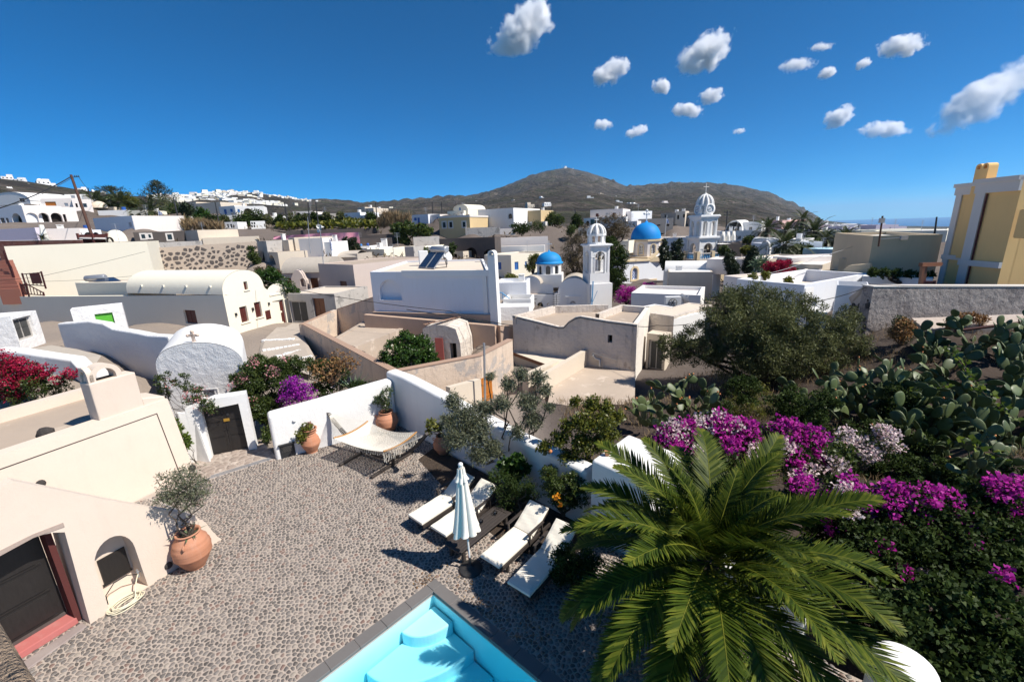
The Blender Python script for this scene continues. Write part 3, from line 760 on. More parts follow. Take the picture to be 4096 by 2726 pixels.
for lo,hi in((a0-.05,mid-.006),(mid+.006,a1+.05)):
 m1=MB();m1.slab(g0,g1,rect(lo,.03,hi,zt),.24,.30);lf=m1.build('door_leaf',BLACKWOOD,gate)
 for k in range(3):
  z0=.10+k*(zt-.1)/3;m1=MB();m1.slab(g0,g1,rect(lo+.08,z0,hi-.08,z0+(zt-.1)/3-.07),.222,.24);m1.build('panel',BLACKWOOD,lf)
 m1=MB();m1.slab(g0,g1,rect(lo+.02,.88,hi-.02,.93),.215,.24);m1.build('rail',BLACKWOOD,lf)
bp_=gw('E',2075,1120);m1=MB();m1.slab(g0,g1,rect(bp_[0]-.09,bp_[1]-.05,bp_[0]+.09,bp_[1]+.05),.20,.24);m1.build('brass_plate',BRASS,gate)
bp_=gw('E',2085,1070);m1=MB();m1.slab(g0,g1,rect(bp_[0]-.035,bp_[1]-.05,bp_[0]+.035,bp_[1]+.05),.20,.24);m1.build('handle',DARKMETAL,gate)
rw=MB();ra=V2(Zp('E',1960,1480,0))+Vector((.0,-.0));rb=V2((-11.25,13.35))
lw=[V2(Zp('E',1945,1490,0)),V2(Zp('E',1800,1500,0))+Vector((-.1,.05))]
rw.hexa([V3(lw[1]+Vector((-.5,.1)),-.2),V3(lw[0],-.2),V3(g0+wg*(a0-.02)-ng*.0,-.2),V3(g0-wg*.2,-.2)],[V3(lw[1]+Vector((-.55,.45)),1.75),V3(lw[0]+Vector((-.38,.15)),1.62),V3(g0+wg*(a0-.06)-ng*.02,1.86),V3(g0-wg*.2,1.95)])
tag(solid(rw.build('gate_buttress',WHITE_WALL),.06,3),'white buttress wall leaning between hotel corner and gate','wall')
cy=16.6
k0=Yp('E',1430,600,cy);k1=Yp('E',2230,545,cy+.25);kt=Yp('E',1790,415,cy-.3)
c0,c1=V2(k0),V2(k1);Lc=(c1-c0).length;wc=(c1-c0).normalized();nc=Vector((wc.y,-wc.x))
ztop=kt.z;zsp=(k0.z+k1.z)/2-.15
chap=thing('vaulted_chapel','white barrel vaulted chapel with stone cross on its gable','chapel')
npt=18;ar_=[(Lc*(1-math.cos(math.pi*i/npt))/2,zsp+(ztop-zsp)*math.sin(math.pi*i/npt)**.85)for i in range(npt+1)]
out=[(0,-.5),(Lc,-.5)]+ar_[::-1]
wl=rloop('E',1870,830,1978,905,c0,c1)
mb=MB();mb.facade(c0,c1,out,[wl],.18);mb.build('gable_wall',WHITE_ROUGH,chap)
m1=MB();m1.slab(c0,c1,wl,.14,.2);wn_=m1.build('window',simple('blue_grille',(.06,.09,.16),.6),chap)
m1=MB()
w0,h0,w1,h1=wl[0][0],wl[0][1],wl[1][0],wl[2][1]
for i in range(9):
 t=i/8
 for sgn in(1,-1):
  a=(lerp(w0,w1,t));b_=a+sgn*(h1-h0);
  pa=V3(c0+wc*max(w0,min(w1,a))-nc*.1,h0);
  tt=min(1,(w1-a)/(h1-h0))if sgn>0 else min(1,(a-w0)/(h1-h0))
  pb=V3(c0+wc*(a+sgn*tt*(h1-h0))-nc*.1,h0+tt*(h1-h0))
  if tt>.05:m1.bar(pa,pb,.012,.012)
m1.build('lattice',WHITEMETAL,wn_)
m1=MB()
m1.slab(c0,c1,rect(w0-.12,h1+.05,w1+.16,h1+.085),-.02,.05);m1.slab(c0,c1,rect(w1+.12,h0,w1+.16,h1+.05),-.02,.05);m1.build('window_moulding',WHITE,chap)
ztop_b=Yp('E',1780,208,cy+4.6).z
LV=5.2;mb=MB();mb.smooth=True
dz=.0
sh=(V2(Yp('E',1790,212,cy+LV))-V2(kt));sh=(V2(Zp('E',2400,405,zsp))-V2(Zp('E',2266,547,zsp)))*.35+(V2(Zp('E',1800,212,ztop))-V2(Zp('E',1772,415,ztop)))*.65
rings=[]
for j in range(9):
 t=j/8;rings.append([V3(c0+wc*a+sh*t,b+.02+dz*t+(.05*math.sin(a*3+j)if 0<j<8 else 0)*.3)for a,b in ar_])
vs=[p for r_ in rings for p in r_];m_=npt+1
mb.add(vs,[(j*m_+i,j*m_+i+1,(j+1)*m_+i+1,(j+1)*m_+i)for j in range(8)for i in range(npt)],smooth=True)
for a in(0,Lc):
 mb.quad(V3(c0+wc*a,-.5),V3(c0+wc*a+sh,-.5),V3(c0+wc*a+sh,zsp+.02),V3(c0+wc*a,zsp+.02),smooth=False)
mb.poly([V3(c0+wc*a+sh,b)for a,b in out],smooth=False)
mb.build('vault',WHITE,chap)
cp=V3(c0+wc*(onwall('E',1770,400,c0,c1)[0])-nc*.12,ztop-.02)
m1=MB();u_=Vector((wc.x,wc.y,0))
m1.bar(cp,cp+Vector((0,0,.46)),.10,.08,up=Vector((nc.x,nc.y,0)));m1.bar(cp+Vector((0,0,.30))-u_*.19,cp+Vector((0,0,.30))+u_*.19,.08,.10)
for q in(cp+Vector((0,0,.46)),cp+Vector((0,0,.30))-u_*.19,cp+Vector((0,0,.30))+u_*.19):m1.ball(q,.068,seg=8,rings=5)
m1.build('cross',plaster('cross_stone',(.62,.49,.40),(.4,.3,.25),.3,.1,sc=4),chap)
for p in(c0,c1,c0+sh,c1+sh):ground_at(p,-.2)
def soft_wall(name,label,pts,thick,side,mat,z0=-.3,bev=.11,batter=.0):
 """thick hand-plastered wall along pts=[(xy, ztop)], thickness on the given side"""
 mb=MB();n=len(pts)
 nr=[]
 for i in range(n):
  d=(pts[min(i+1,n-1)][0]-pts[max(i-1,0)][0]).normalized();nr.append(Vector((-d.y,d.x))*side)
 v=[]
 for(p,z),q in zip(pts,nr):
  v+=[V3(p-q*batter,z0),V3(p,z),V3(p+q*thick,z+.01),V3(p+q*thick,z0)]
 f=[(4*i+j,4*(i+1)+j,4*(i+1)+(j+1)%4,4*i+(j+1)%4)for i in range(n-1)for j in range(4)]+[(3,2,1,0),tuple(4*(n-1)+j for j in range(4))]
 mb.add(v,[x if side>0 else x[::-1]for x in f],smooth=False)
 o=mb.build(name,mat);bm=bmesh.new();bm.from_mesh(o.data);bmesh.ops.recalc_face_normals(bm,faces=bm.faces);bm.to_mesh(o.data);bm.free();solid(o,bev,4);return tag(o,label,'wall')
z_a0=1.70
soft_wall('courtyard_wall','white plastered courtyard wall with rounded top beside the hammock',[(WA0,1.66),(lerp(WA0,WA1,.35),1.74),(lerp(WA0,WA1,.7),1.86),(WA1+Vector((-.05,0)),1.93)],.52,1,WHITE_WALL,batter=.08)
soft_wall('courtyard_wall','long white wall descending behind the loungers and garden olive',[(WA1+Vector((-.45,.45)),2.18),(lerp(WA1,PIER,.08),2.2),(lerp(WA1,PIER,.36),2.0),(lerp(WA1,PIER,.7),1.72),(PIER-wB*.2,1.60)],.5,1,WHITE_WALL)
soft_wall('white_pier','broad white wall block behind the palm with wide flat top',[(V2((1.84,9.36)),2.06),(V2((1.84,9.36))+wB*.75,2.03),(V2((1.84,9.36))+wB*1.5,2.0)],1.75,1,WHITE_WALL,bev=.07,batter=.12)
soft_wall('garden_wall','low white wall hidden under the palm fronds',[(V2((1.84,9.36))+wB*1.52,.95),(V2((1.84,9.36))+wB*3,.9),(V2((1.84,9.36))+wB*4.6,.85)],.45,1,WHITE_WALL,bev=.09)
m1=MB();q=onwall('F',635,1105,WA0,WA1);p=V3(lerp(WA0,WA1,0)+(WA1-WA0).normalized()*q[0],q[1]);nA=Vector(((WA1-WA0).y,-(WA1-WA0).x,0)).normalized()
m1.lathe([(.0,.05),(.055,.045),(.07,.0)],p+nA*.02,10,nA.to_track_quat('Z','Y').to_matrix());m1.box(p+Vector((-.0,0,.02)),.12,.06,.03)
tag(m1.build('wall_lamp',WHITE),'small white light fixed high on the courtyard wall','lamp')
q=[Zp('I',-40,1090,7.2),Zp('I',300,1640,7.2),Zp('I',-200,1640,7.2),Zp('I',-200,1090,7.2)]
mb=MB();mb.prism(orient([V2(p)for p in q]),6.7,7.2)
tag(solid(mb.build('balcony_parapet',plaster('rough_parapet',(.50,.38,.28),(.34,.25,.18),.8,.2,bs=1.0,coarse=1.0,sc=6)),.02,2),'rough beige balcony parapet corner close to the viewer','parapet')
def unit(a):return a/np.maximum(1e-9,np.linalg.norm(a,axis=1,keepdims=True))
def leaf_mesh(name,P,size,mat,parent=None,aspect=.42,bias=(0,0,.25),dirs=None,fold=.18,tone=None,jitter=.35,seed=0):
 """one rhombic, slightly folded leaf at every point"""
 rg=np.random.default_rng(seed+17);N=len(P);P=np.asarray(P,dtype=np.float64)
 s=size*(1+jitter*(rg.random(N)*2-1))[:,None]
 d=rg.normal(size=(N,3));d=unit(d);d=unit(d+np.asarray(bias))if dirs is None else unit(np.asarray(dirs)+.55*d)
 r=unit(np.cross(d,unit(rg.normal(size=(N,3))+np.array([0,0,1.2]))));n=np.cross(r,d)
 V=np.empty((N,4,3));V[:,0]=P;V[:,1]=P+d*s*.5+r*s*aspect*.5+n*s*fold;V[:,2]=P+d*s;V[:,3]=P+d*s*.5-r*s*aspect*.5+n*s*fold
 me=bpy.data.meshes.new(name);me.vertices.add(4*N);me.vertices.foreach_set('co',V.reshape(-1))
 me.loops.add(4*N);me.loops.foreach_set('vertex_index',np.arange(4*N,dtype=np.int32))
 me.polygons.add(N);me.polygons.foreach_set('loop_start',np.arange(0,4*N,4,dtype=np.int32))
 try:me.polygons.foreach_set('loop_total',np.full(N,4,dtype=np.int32))
 except Exception:pass
 me.materials.append(mat);me.update(calc_edges=True)
 a=me.attributes.new('tone','FLOAT','FACE');a.data.foreach_set('value',(rg.random(N)if tone is None else np.clip(tone,0,1)).astype(np.float32))
 o=bpy.data.objects.new(name,me);COL.objects.link(o)
 if parent is not None:o.parent=parent
 return o
def blob_points(blobs,n,sub=7,spread=.30,seed=0,hollow=.45):
 """points gathered in twig clumps spread through the blobs [(x,y,z,r) or (x,y,z,rx,ry,rz)]; returns points and tones"""
 rg=np.random.default_rng(seed+5);B=[(b if len(b)==6 else(*b[:3],b[3],b[3],b[3]))for b in blobs]
 w=np.array([b[3]*b[4]*b[5]for b in B])**.72;w/=w.sum();P=[];T=[];C=[]
 for b,ww in zip(B,w):
  nb=max(6,int(n*ww));nc=max(4,int(sub*(1+8*ww)*2))
  d=unit(rg.normal(size=(nc,3)));rr=(hollow+(1-hollow)*rg.random(nc)**.7)
  c=np.array(b[:3])+d*rr[:,None]*np.array(b[3:])*.86;ct=rg.random(nc)
  k=rg.integers(0,nc,nb);rad=spread*np.array(b[3:]).mean()
  off=unit(rg.normal(size=(nb,3)))*(rg.random(nb)**.5)[:,None]*rad*np.array([1.15,1.15,.8])
  P.append(c[k]+off);T.append(.35*ct[k]+.65*rg.random(nb));C.append(c)
 return np.concatenate(P),np.concatenate(T),np.concatenate(C)
def branch(mb,a,b,r0,r1,wob=.12,n=5,rr=R,seg=6):
 a=Vector(a);b=Vector(b);L=(b-a).length;pts=[]
 for i in range(n+1):
  t=i/n;q=a.lerp(b,t)+Vector((rr.uniform(-1,1),rr.uniform(-1,1),rr.uniform(-.4,1)*.6))*(wob*L*math.sin(math.pi*t));pts.append(q)
 mb.tube(pts,[lerp(r0,r1,(i/n)**.8)for i in range(n+1)],seg,cap=False)
 return pts
def plant(name,label,cat,blobs,n,leaf,mat,base=None,stems=6,stem_r=.05,bark=None,aspect=.42,group=None,flowers=(),seed=1,sub=7,spread=.30,hollow=.45,bias=(0,0,.25),trunk_h=.35,twig=.006,part='foliage',wob=.12):
 bl=[tuple(b)for b in blobs]
 cx=np.mean([b[0]for b in bl]);cyy=np.mean([b[1]for b in bl]);zmin=min(b[2]-(b[3]if len(b)==4 else b[5])for b in bl)
 base=Vector(base)if base is not None else Vector((cx,cyy,zmin-.15))
 t=thing(name,label,cat,group)
 rr=random.Random(seed)
 P,T,C=blob_points(bl,n,sub,spread,seed,hollow)
 leaf_mesh(part,P,leaf,mat,t,aspect,bias,seed=seed,tone=T)
 if stems:
  mb=MB();top=Vector((cx,cyy,lerp(base.z,np.mean([b[2]for b in bl]),trunk_h)))
  for k in range(stems):
   b=bl[k%len(bl)];tgt=Vector(b[:3])+Vector((rr.uniform(-1,1),rr.uniform(-1,1),rr.uniform(-.6,.6)))*(b[3]*.55)
   a=base+Vector((rr.uniform(-1,1),rr.uniform(-1,1),0))*stem_r*1.2
   pts=branch(mb,a,tgt,stem_r*rr.uniform(.6,1),stem_r*.22,wob,6,rr)
   for j in range(4):
    q=pts[rr.randint(2,5)];c=C[rr.randrange(len(C))]
    if(Vector(c)-q).length<b[3]*1.6:branch(mb,q,c,stem_r*.3,twig,.15,4,rr,4)
  mb.build('stems' if stem_r<.05 else 'trunk',bark or BARK,t)
 for i,f in enumerate(flowers):
  fm,fn,fs,fb=f[:4]
  FP,FT,_=blob_points(fb,fn,12,.42,seed+31+i,.7)
  leaf_mesh(f[4]if len(f)>4 else 'flowers',FP,fs,fm,t,.95,(0,0,.5),fold=.28,seed=seed+77+i,tone=FT)
 return t
def YB(c,x,y,Y,rpx,k=1.0):
 """blob seen at (x, y), Y metres ahead, radius given in window units"""
 p=Yp(c,x,y,Y);depth=(p-CAM_O).dot(_fw);r=rpx/WIN[c][2]/4/FPX*depth*1.12
 return(p.x,p.y,p.z,r,r*k,r)
def blade(mb,a,d,L,w,droop=.3,n=4,up=Vector((0,0,1)),chan=.2,**kw):
 """long tapering leaf"""
 a=Vector(a);d=Vector(d).normalized();s=d.cross(up);s=s.normalized()if s.length>.05 else Vector((1,0,0));vs=[]
 p=a.copy();dd=d.copy()
 for i in range(n+1):
  t=i/n;ww=w*(1-t**1.6)*(.6+.8*t if t<.4 else 1);nn=s.cross(dd)
  vs+=[p-s*ww/2+nn*chan*ww,p.copy(),p+s*ww/2+nn*chan*ww]
  dd=(dd-Vector((0,0,droop/n))).normalized();p=p+dd*L/n
 fs=[]
 for i in range(n):fs+=[(3*i,3*i+1,3*i+4,3*i+3),(3*i+1,3*i+2,3*i+5,3*i+4)]
 mb.add(vs,fs,smooth=False,**kw)
def frond_mesh(name,L,e0,droop,mat,nl=58,ll=.40,seed=0,wid=.022):
 """feather leaf lying along +x"""
 rr=random.Random(seed);mb=MB();pts=[];p=Vector((0,0,0));e=e0;n=16;tang=[]
 for i in range(n+1):
  pts.append(p.copy());tang.append(Vector((math.cos(e),0,math.sin(e))));p=p+tang[-1]*L/n;e-=droop/n*(.5+1.2*i/n)
 mb.tube(pts,[lerp(.020,.004,i/n)for i in range(n+1)],4,cap=False);nr=len(mb.f);tones=[.95]*nr
 side=Vector((0,1,0))
 for k in range(nl):
  t=.10+.9*k/(nl-1);x=t*n;i=min(n-1,int(x));q=pts[i].lerp(pts[i+1],x-i);tg=tang[i]
  nrm=side.cross(tg).normalized()
  if nrm.z<0:nrm=-nrm
  prof=math.sin(math.pi*min(1,t*.82+.16))**.6;l=ll*prof*rr.uniform(.85,1.1)*(L/2.6)
  for sg in(1,-1):
   d=(side*sg*rr.uniform(.72,.85)+tg*lerp(.45,1.1,t)+nrm*rr.uniform(.15,.42)).normalized()
   b0=len(mb.f);w=wid*rr.uniform(.8,1.15)*(L/2.6)
   w_ax=d.cross(nrm).normalized();dr=Vector((0,0,-.12*l*rr.uniform(.3,1.5)))
   m_=q+d*l*.55+dr*.3;tip=q+d*l+dr
   mb.add([q-w_ax*w*.35,q+w_ax*w*.35,m_+w_ax*w*.5,m_-w_ax*w*.5,tip],[(0,1,2,3),(3,2,4)])
   tn=rr.random()*.75+(.2 if t>.9 else 0);tones+=[tn,min(1,tn+.12)]
 me=mb.mesh(name,mat);set_tone(me,tones);return me
def palm(name,label,base,top,L,nf,seed=0,mats=None,trunk_r=.16,ll=.40,group=None,nl=58,far=False,wid=.022,elev=(82,-28),skirt=0):
 t=thing(name,label,'palm tree',group);mat=mats or L_PALM;rr=random.Random(seed)
 base=Vector(base);top=Vector(top);mb=MB();pts=[base.lerp(top,i/8)+Vector((math.sin(i*.9+seed)*.03,math.cos(i*1.1)*.03,0))*trunk_r*3 for i in range(9)]
 mb.tube(pts,[trunk_r*(1.25-.3*i/8+(.25 if i>=7 else 0))for i in range(9)],10)
 ln=(top-base).length
 for i in range(int(ln/.12)):
  z=i*.12/ln
  for j in range(7):
   a=2*math.pi*(j+.5*(i%2))/7;q=base.lerp(top,z);r_=trunk_r*(1.2-.25*z)
   mb.box(q+Vector((math.cos(a)*r_,math.sin(a)*r_,0)),.06,r_*.7,.09,a)
 mb.build('trunk',BARKD,t)
 var=[]
 for k in range(9):
  e=math.radians(lerp(elev[0],elev[1],k/8));var.append(frond_mesh('frond',L*rr.uniform(.92,1.04)*(.62 if k==0 else .85 if k==1 else 1),e,math.radians(lerp(55,62,k/8))*rr.uniform(.85,1.15),mat,nl,ll,seed*10+k,wid))
 for i in range(nf):
  f=i/nf;k=min(8,int(9*f**.85));az=i*2.39996+rr.uniform(-.12,.12)
  o=bpy.data.objects.new('frond',var[k]);COL.objects.link(o);o.parent=t
  o.location=top+Vector((math.cos(az)*trunk_r*.5,math.sin(az)*trunk_r*.5,.12-.25*f));o.rotation_euler=(rr.uniform(-.25,.25),rr.uniform(-.1,.1),az)
 return t
def pad_mesh():
 mb=MB();seg,rings=12,8;vs=[]
 for i in range(rings+1):
  a=math.pi*i/rings;z=(1-math.cos(a))/2;w=math.sin(a)**.8*(.30+.12*z)
  for j in range(seg):
   b=2*math.pi*j/seg;vs.append((math.cos(b)*w,math.sin(b)*w*.16,z))
 mb.add(vs,[(i*seg+j,i*seg+(j+1)%seg,(i+1)*seg+(j+1)%seg,(i+1)*seg+j)for i in range(rings)for j in range(seg)],smooth=True)
 return mb.mesh('pad',L_PEAR)
PADS=[pad_mesh()]
_f=MB();_f.lathe([(.0,0),(.30,.15),(.42,.55),(.36,.92),(.22,1.0),(.0,.95)],(0,0,0),8);FRUIT=_f.mesh('fruit',PEARFRUIT)
def prickly(label,spots,npad,size=.36,seed=1,group='prickly pears in the garden',fruit=10,pad=None,lean=None):
 rr=random.Random(seed);t=thing('prickly_pear',label,'cactus',group)
 pads=[]
 def put(p,d,n,s):
  d=d.normalized();x=d.cross(n);x=x.normalized()if x.length>.01 else Vector((1,0,0));y=d.cross(x)
  o=bpy.data.objects.new('pad',pad or PADS[0]);COL.objects.link(o);o.parent=t
  M=Matrix(((x.x,y.x,d.x,p.x),(x.y,y.y,d.y,p.y),(x.z,y.z,d.z,p.z),(0,0,0,1)))@Matrix.Diagonal((s,s,s,1));o.matrix_local=M
  pads.append((p,d,x,y,s))
 for sp in spots:
  for k in range(3):
   a=rr.uniform(0,6.28);put(Vector(sp)+Vector((math.cos(a),math.sin(a),0))*.12,Vector((math.cos(a)*.5,math.sin(a)*.5,1)),Vector((rr.uniform(-1,1),rr.uniform(-1,1),.2)),size*rr.uniform(.9,1.25))
 i=0
 while len(pads)<npad:
  p,d,x,y,s=pads[min(len(pads)-1,int(len(pads)*rr.random()**.8))]
  a=rr.uniform(-1.15,1.15);e=p+d*s*(.5+.47*math.cos(a))+x*s*.36*math.sin(a)
  nd_=(d*math.cos(a*.8)+x*math.sin(a*.8)*1.0+y*rr.uniform(-.75,.75)+Vector((0,0,.12))+(lean or Vector((0,0,0)))).normalized()
  put(e,nd_,Vector((rr.uniform(-1,1),rr.uniform(-1,1),rr.uniform(-.3,.6))),size*rr.uniform(.75,1.15))
 for k in range(fruit):
  p,d,x,y,s=pads[rr.randrange(len(pads)//3,len(pads))];a=rr.uniform(-.7,.7)
  o=bpy.data.objects.new('fruit',FRUIT);COL.objects.link(o);o.parent=t
  q=p+d*s*(.5+.48*math.cos(a))+x*s*.36*math.sin(a);dd=(d*math.cos(a)+x*math.sin(a)).normalized();xx=dd.orthogonal().normalized();yy=dd.cross(xx)
  o.matrix_local=Matrix(((xx.x,yy.x,dd.x,q.x),(xx.y,yy.y,dd.y,q.y),(xx.z,yy.z,dd.z,q.z),(0,0,0,1)))@Matrix.Diagonal((.075,.075,.085,1))
 return t
 # ================================================================== things in the courtyard
def glassmat():
 m,nt,b=newmat('clear_glass');nt.nodes.remove(b)
 tr=nd(nt,'ShaderNodeBsdfTransparent');tr.inputs[0].default_value=(.93,.96,.96,1);gl=nd(nt,'ShaderNodeBsdfGlossy');gl.inputs['Roughness'].default_value=.02
 lw=nd(nt,'ShaderNodeLayerWeight');lw.inputs[0].default_value=.35;mx=nd(nt,'ShaderNodeMixShader')
 nt.links.new(lw.outputs['Fresnel'],mx.inputs[0]);nt.links.new(tr.outputs[0],mx.inputs[1]);nt.links.new(gl.outputs[0],mx.inputs[2]);nt.links.new(mx.outputs[0],nt.nodes['Material Output'].inputs[0]);return m
GLASS=glassmat()
Q=(1600*1.0,1900*1.0,2.904)
WIN['W']=(1600,1900,2.904)
def cushion(mb,w,l,h,M=None,puff=.012):
 nx,ny=8,12;vs=[]
 for top in(1,0):
  for j in range(ny+1):
   for i in range(nx+1):
    u=i/nx*2-1;v=j/ny*2-1;e=min(1,(1-abs(u))*6,(1-abs(v))*9)
    z=h+puff*e**.5+.004*math.sin(9*v+3*u)if top else 0
    k=1-.012*(1-e)*top
    q=Vector((u*w/2*k,(v+1)/2*l,z));vs.append(M@q if M else q)
 n1=(nx+1)*(ny+1);fs=[]
 for j in range(ny):
  for i in range(nx):
   a=j*(nx+1)+i;fs+=[(a,a+1,a+nx+2,a+nx+1),(n1+a,n1+a+nx+1,n1+a+nx+2,n1+a+1)]
 bd_=[i for i in range(nx+1)]+[(j)*(nx+1)+nx for j in range(1,ny+1)]+[ny*(nx+1)+i for i in range(nx-1,-1,-1)]+[j*(nx+1)for j in range(ny-1,0,-1)]
 m_=len(bd_);fs+=[(bd_[i],n1+bd_[i],n1+bd_[(i+1)%m_],bd_[(i+1)%m_])for i in range(m_)]
 mb.add(vs,fs,smooth=False)
def make_lounger():
 t=thing('sun_lounger','x','sun lounger','sun loungers by the pool')
 W_,SL,BL,SZ=.60,1.22,.78,.30;ba=math.radians(30)
 for s in(1,-1):
  mb=MB();mb.bar((s*W_/2,.02,SZ-.04),(s*W_/2,SL+BL-.05,SZ-.04),.04,.085);mb.build('side_rail',DARKTEAK,t)
 for y in(.30,1.62):
  for s in(1,-1):
   mb=MB();mb.bar((s*(W_/2-.03),y,0),(s*(W_/2-.03),y,SZ-.08),.06,.055,up=Vector((0,1,0)));mb.build('leg',DARKTEAK,t)
  mb=MB();mb.bar((-W_/2,y,SZ-.13),(W_/2,y,SZ-.13),.04,.05);mb.build('stretcher',DARKTEAK,t)
 for i in range(11):
  mb=MB();y=.05+i*.115;mb.box((0,y,SZ-.012),W_-.05,.085,.02);mb.build('slat',DARKTEAK,t)
 M=Matrix.Translation((0,SL+.02,SZ))@Matrix.Rotation(ba,4,'X')
 for i in range(6):
  mb=MB();mb.box((0,.07+i*.125,-.012),W_-.05,.09,.02,M=M);mb.build('slat',DARKTEAK,t)
 mb=MB()
 for s in(1,-1):mb.bar(M@Vector((s*.27,0,-.03)),M@Vector((s*.27,BL,-.03)),.035,.05)
 mb.build('back_frame',DARKTEAK,t)
 for s in(1,-1):
  mb=MB();mb.bar((s*(W_/2+.03),1.02,SZ+.24),(s*(W_/2+.03),1.62,SZ+.25),.065,.03)
  mb.bar((s*(W_/2+.03),1.07,SZ-.05),(s*(W_/2+.03),1.07,SZ+.24),.045,.04,up=Vector((0,1,0)));mb.bar((s*(W_/2+.03),1.56,SZ-.05),(s*(W_/2+.03),1.56,SZ+.24),.045,.04,up=Vector((0,1,0)));mb.build('armrest',DARKTEAK,t)
 mb=MB();cushion(mb,W_-.01,SL,.065,Matrix.Translation((0,0,SZ+.012)));solid(mb.build('seat_cushion',CUSHION,t),.012,2)
 mb=MB();cushion(mb,W_-.01,BL,.06,M@Matrix.Translation((0,.03,.014)));solid(mb.build('back_cushion',CUSHION,t),.012,2)
 return t
CZ=.38
def foot(x0,y0,x1,y1):return(V2(Zp('W',x0,y0,CZ))+V2(Zp('W',x1,y1,CZ)))/2,V2(Zp('W',x1,y1,CZ))-V2(Zp('W',x0,y0,CZ))
spots=[(foot(80,455,265,555),'sun lounger farthest from the pool, olive shade across its cushion'),(foot(347,575,535,705),'cream cushioned lounger partly hidden behind the closed parasol'),(foot(937,905,1145,1080),'sun lounger standing just right of the parasol base'),(foot(1237,1220,1515,1400),'sun lounger nearest the palm with frond shadows on its cushion')]
proto=make_lounger()
for i,((c,w_l),lab)in enumerate(spots):
 o=proto if i==0 else copy_tree(proto)
 o['label']=lab;o.location=(c.x,c.y,.002)
 ang=math.atan2(w_l.y,w_l.x)
 o.rotation_euler=(0,0,math.radians([-41,-40,-40,-39][i]))
ta=V2(Zp('W',505,795,.40));tb=V2(Zp('W',705,905,.40));tang=math.radians(-40)
tt=thing('low_table','long low dark wooden table between the two pairs of loungers','table',loc=((ta.x+tb.x)/2,(ta.y+tb.y)/2,.002));tt.rotation_euler=(0,0,tang)
tw,tlen=.55,1.85
for i in range(2):
 mb=MB();mb.box(((i*2-1)*(tw/2-.05),tlen/2,.36),.095,tlen,.035);solid(mb.build('edge_board',DARKTEAK,tt),.004,1)
for i in range(4):
 mb=MB();mb.box((-.13+i*.0865,tlen/2,.358),.082,tlen-.22,.030);solid(mb.build('plank',DARKTEAK,tt),.003,1)
for y in(.055,tlen-.055):
 mb=MB();mb.box((0,y,.36),tw-.20,.10,.034);mb.build('end_board',DARKTEAK,tt)
for y in(.16,tlen-.16):
 for s in(1,-1):
  mb=MB();mb.box((s*(tw/2-.07),y,0),.075,.075,.36);mb.build('leg',DARKTEAK,tt)
 mb=MB();mb.bar((-tw/2+.06,y,.30),(tw/2-.06,y,.30),.04,.07);mb.build('apron',DARKTEAK,tt)
for i,(x,y,lab)in enumerate(((940,550,'small glass bowl in the middle of the dark low table'),(903,612,'shallow clear glass dish close to the parasol canopy'),(1105,450,'glass bowl in the shaded far part of the low table'))):
 p=Zp('W',x,y,.397);m1=MB();m1.lathe([(.03,.002),(.055,.01),(.065,.04),(.05,.07),(.044,.07),(.058,.04),(.05,.014),(.0,.012)],(p.x,p.y,.398),14);tag(m1.build('glass_bowl',GLASS),lab,'bowl','glass bowls on the low table')
ub=Zp('W',822,1090,0);tip_=Yp('K',548,160,ub.y-.02)
um=thing('closed_parasol','closed off white parasol on round black base beside the loungers','parasol',loc=(ub.x,ub.y,0))
mb=MB();mb.lathe([(0,.0),(.27,.0),(.275,.03),(.25,.06),(.12,.09),(.05,.10),(.045,.12),(0,.12)],(0,0,0),28);mb.build('base',IRON,um)
ax=Vector((tip_.x-ub.x,tip_.y-ub.y,tip_.z));UH=ax.length;axd=ax.normalized()
mb=MB();mb.tube([axd*.02,axd*.34],.032,10);mb.build('base_tube',DARKMETAL,um)
mb=MB();mb.tube([axd*.06,axd*(UH-.05)],.021,10);mb.build('pole',WHITEMETAL,um)
def folded(z0,z1,r0,r1,folds=8,sharp=1.0,n=16,seed=0,flare=.0):
 mb=MB();seg=folds*8;rr=random.Random(seed);ph=[rr.uniform(.75,1.2)for _ in range(folds)];vs=[];M=axd.to_track_quat('Z','Y').to_matrix()
 hem=[rr.uniform(-.05,.05)for _ in range(folds)]
 for i in range(n+1):
  t=i/n
  for j in range(seg):
   f=j/seg*folds;k=int(f)%folds;w=f-int(f);lobe=math.sin(math.pi*w)**.8
   r=lerp(r0,r1,t**.75);rr_=r*(.66+.34*lobe*ph[k]);a=2*math.pi*j/seg+.5*t*(.35 if folds>6 else 0)
   z=lerp(z0,z1,t)+(hem[k]*lobe*(t==0))+.015*math.sin(7*t+k)
   vs.append(M@Vector((math.cos(a)*rr_,math.sin(a)*rr_,z)))
 mb.add(vs,[(i*seg+j,i*seg+(j+1)%seg,(i+1)*seg+(j+1)%seg,(i+1)*seg+j)for i in range(n)for j in range(seg)],smooth=True)
 return mb
o=folded(UH*.385,UH*.955,.34,.085,seed=4).build('canopy',CANVAS,um)
folded(UH*.85,UH*.975,.165,.045,seed=9,n=6).build('vent_cap',CANVAS,um)
mb=MB();mb.ball(axd*(UH*.985),.055,rz=.05,seg=12,rings=8);mb.build('finial',WHITEMETAL,um)
h1_=V2(Zp('J',1140,760,0));h2_=V2(Zp('J',1425,860,0));hmid=(h1_+h2_)/2;hdv=(h2_-h1_).normalized();hp=Vector((-hdv.y,hdv.x))
Hq0=hmid-hdv*3;Hq1=hmid+hdv*3
tl_=onwall('J',855,412,Hq0,Hq1);tr_=onwall('J',1688,592,Hq0,Hq1)
hk=thing('hammock','white cotton net hammock with wooden spreader bars and fringe','hammock')
hs=thing('hammock_stand','dark curved wooden arc stand carrying the hammock','stand')
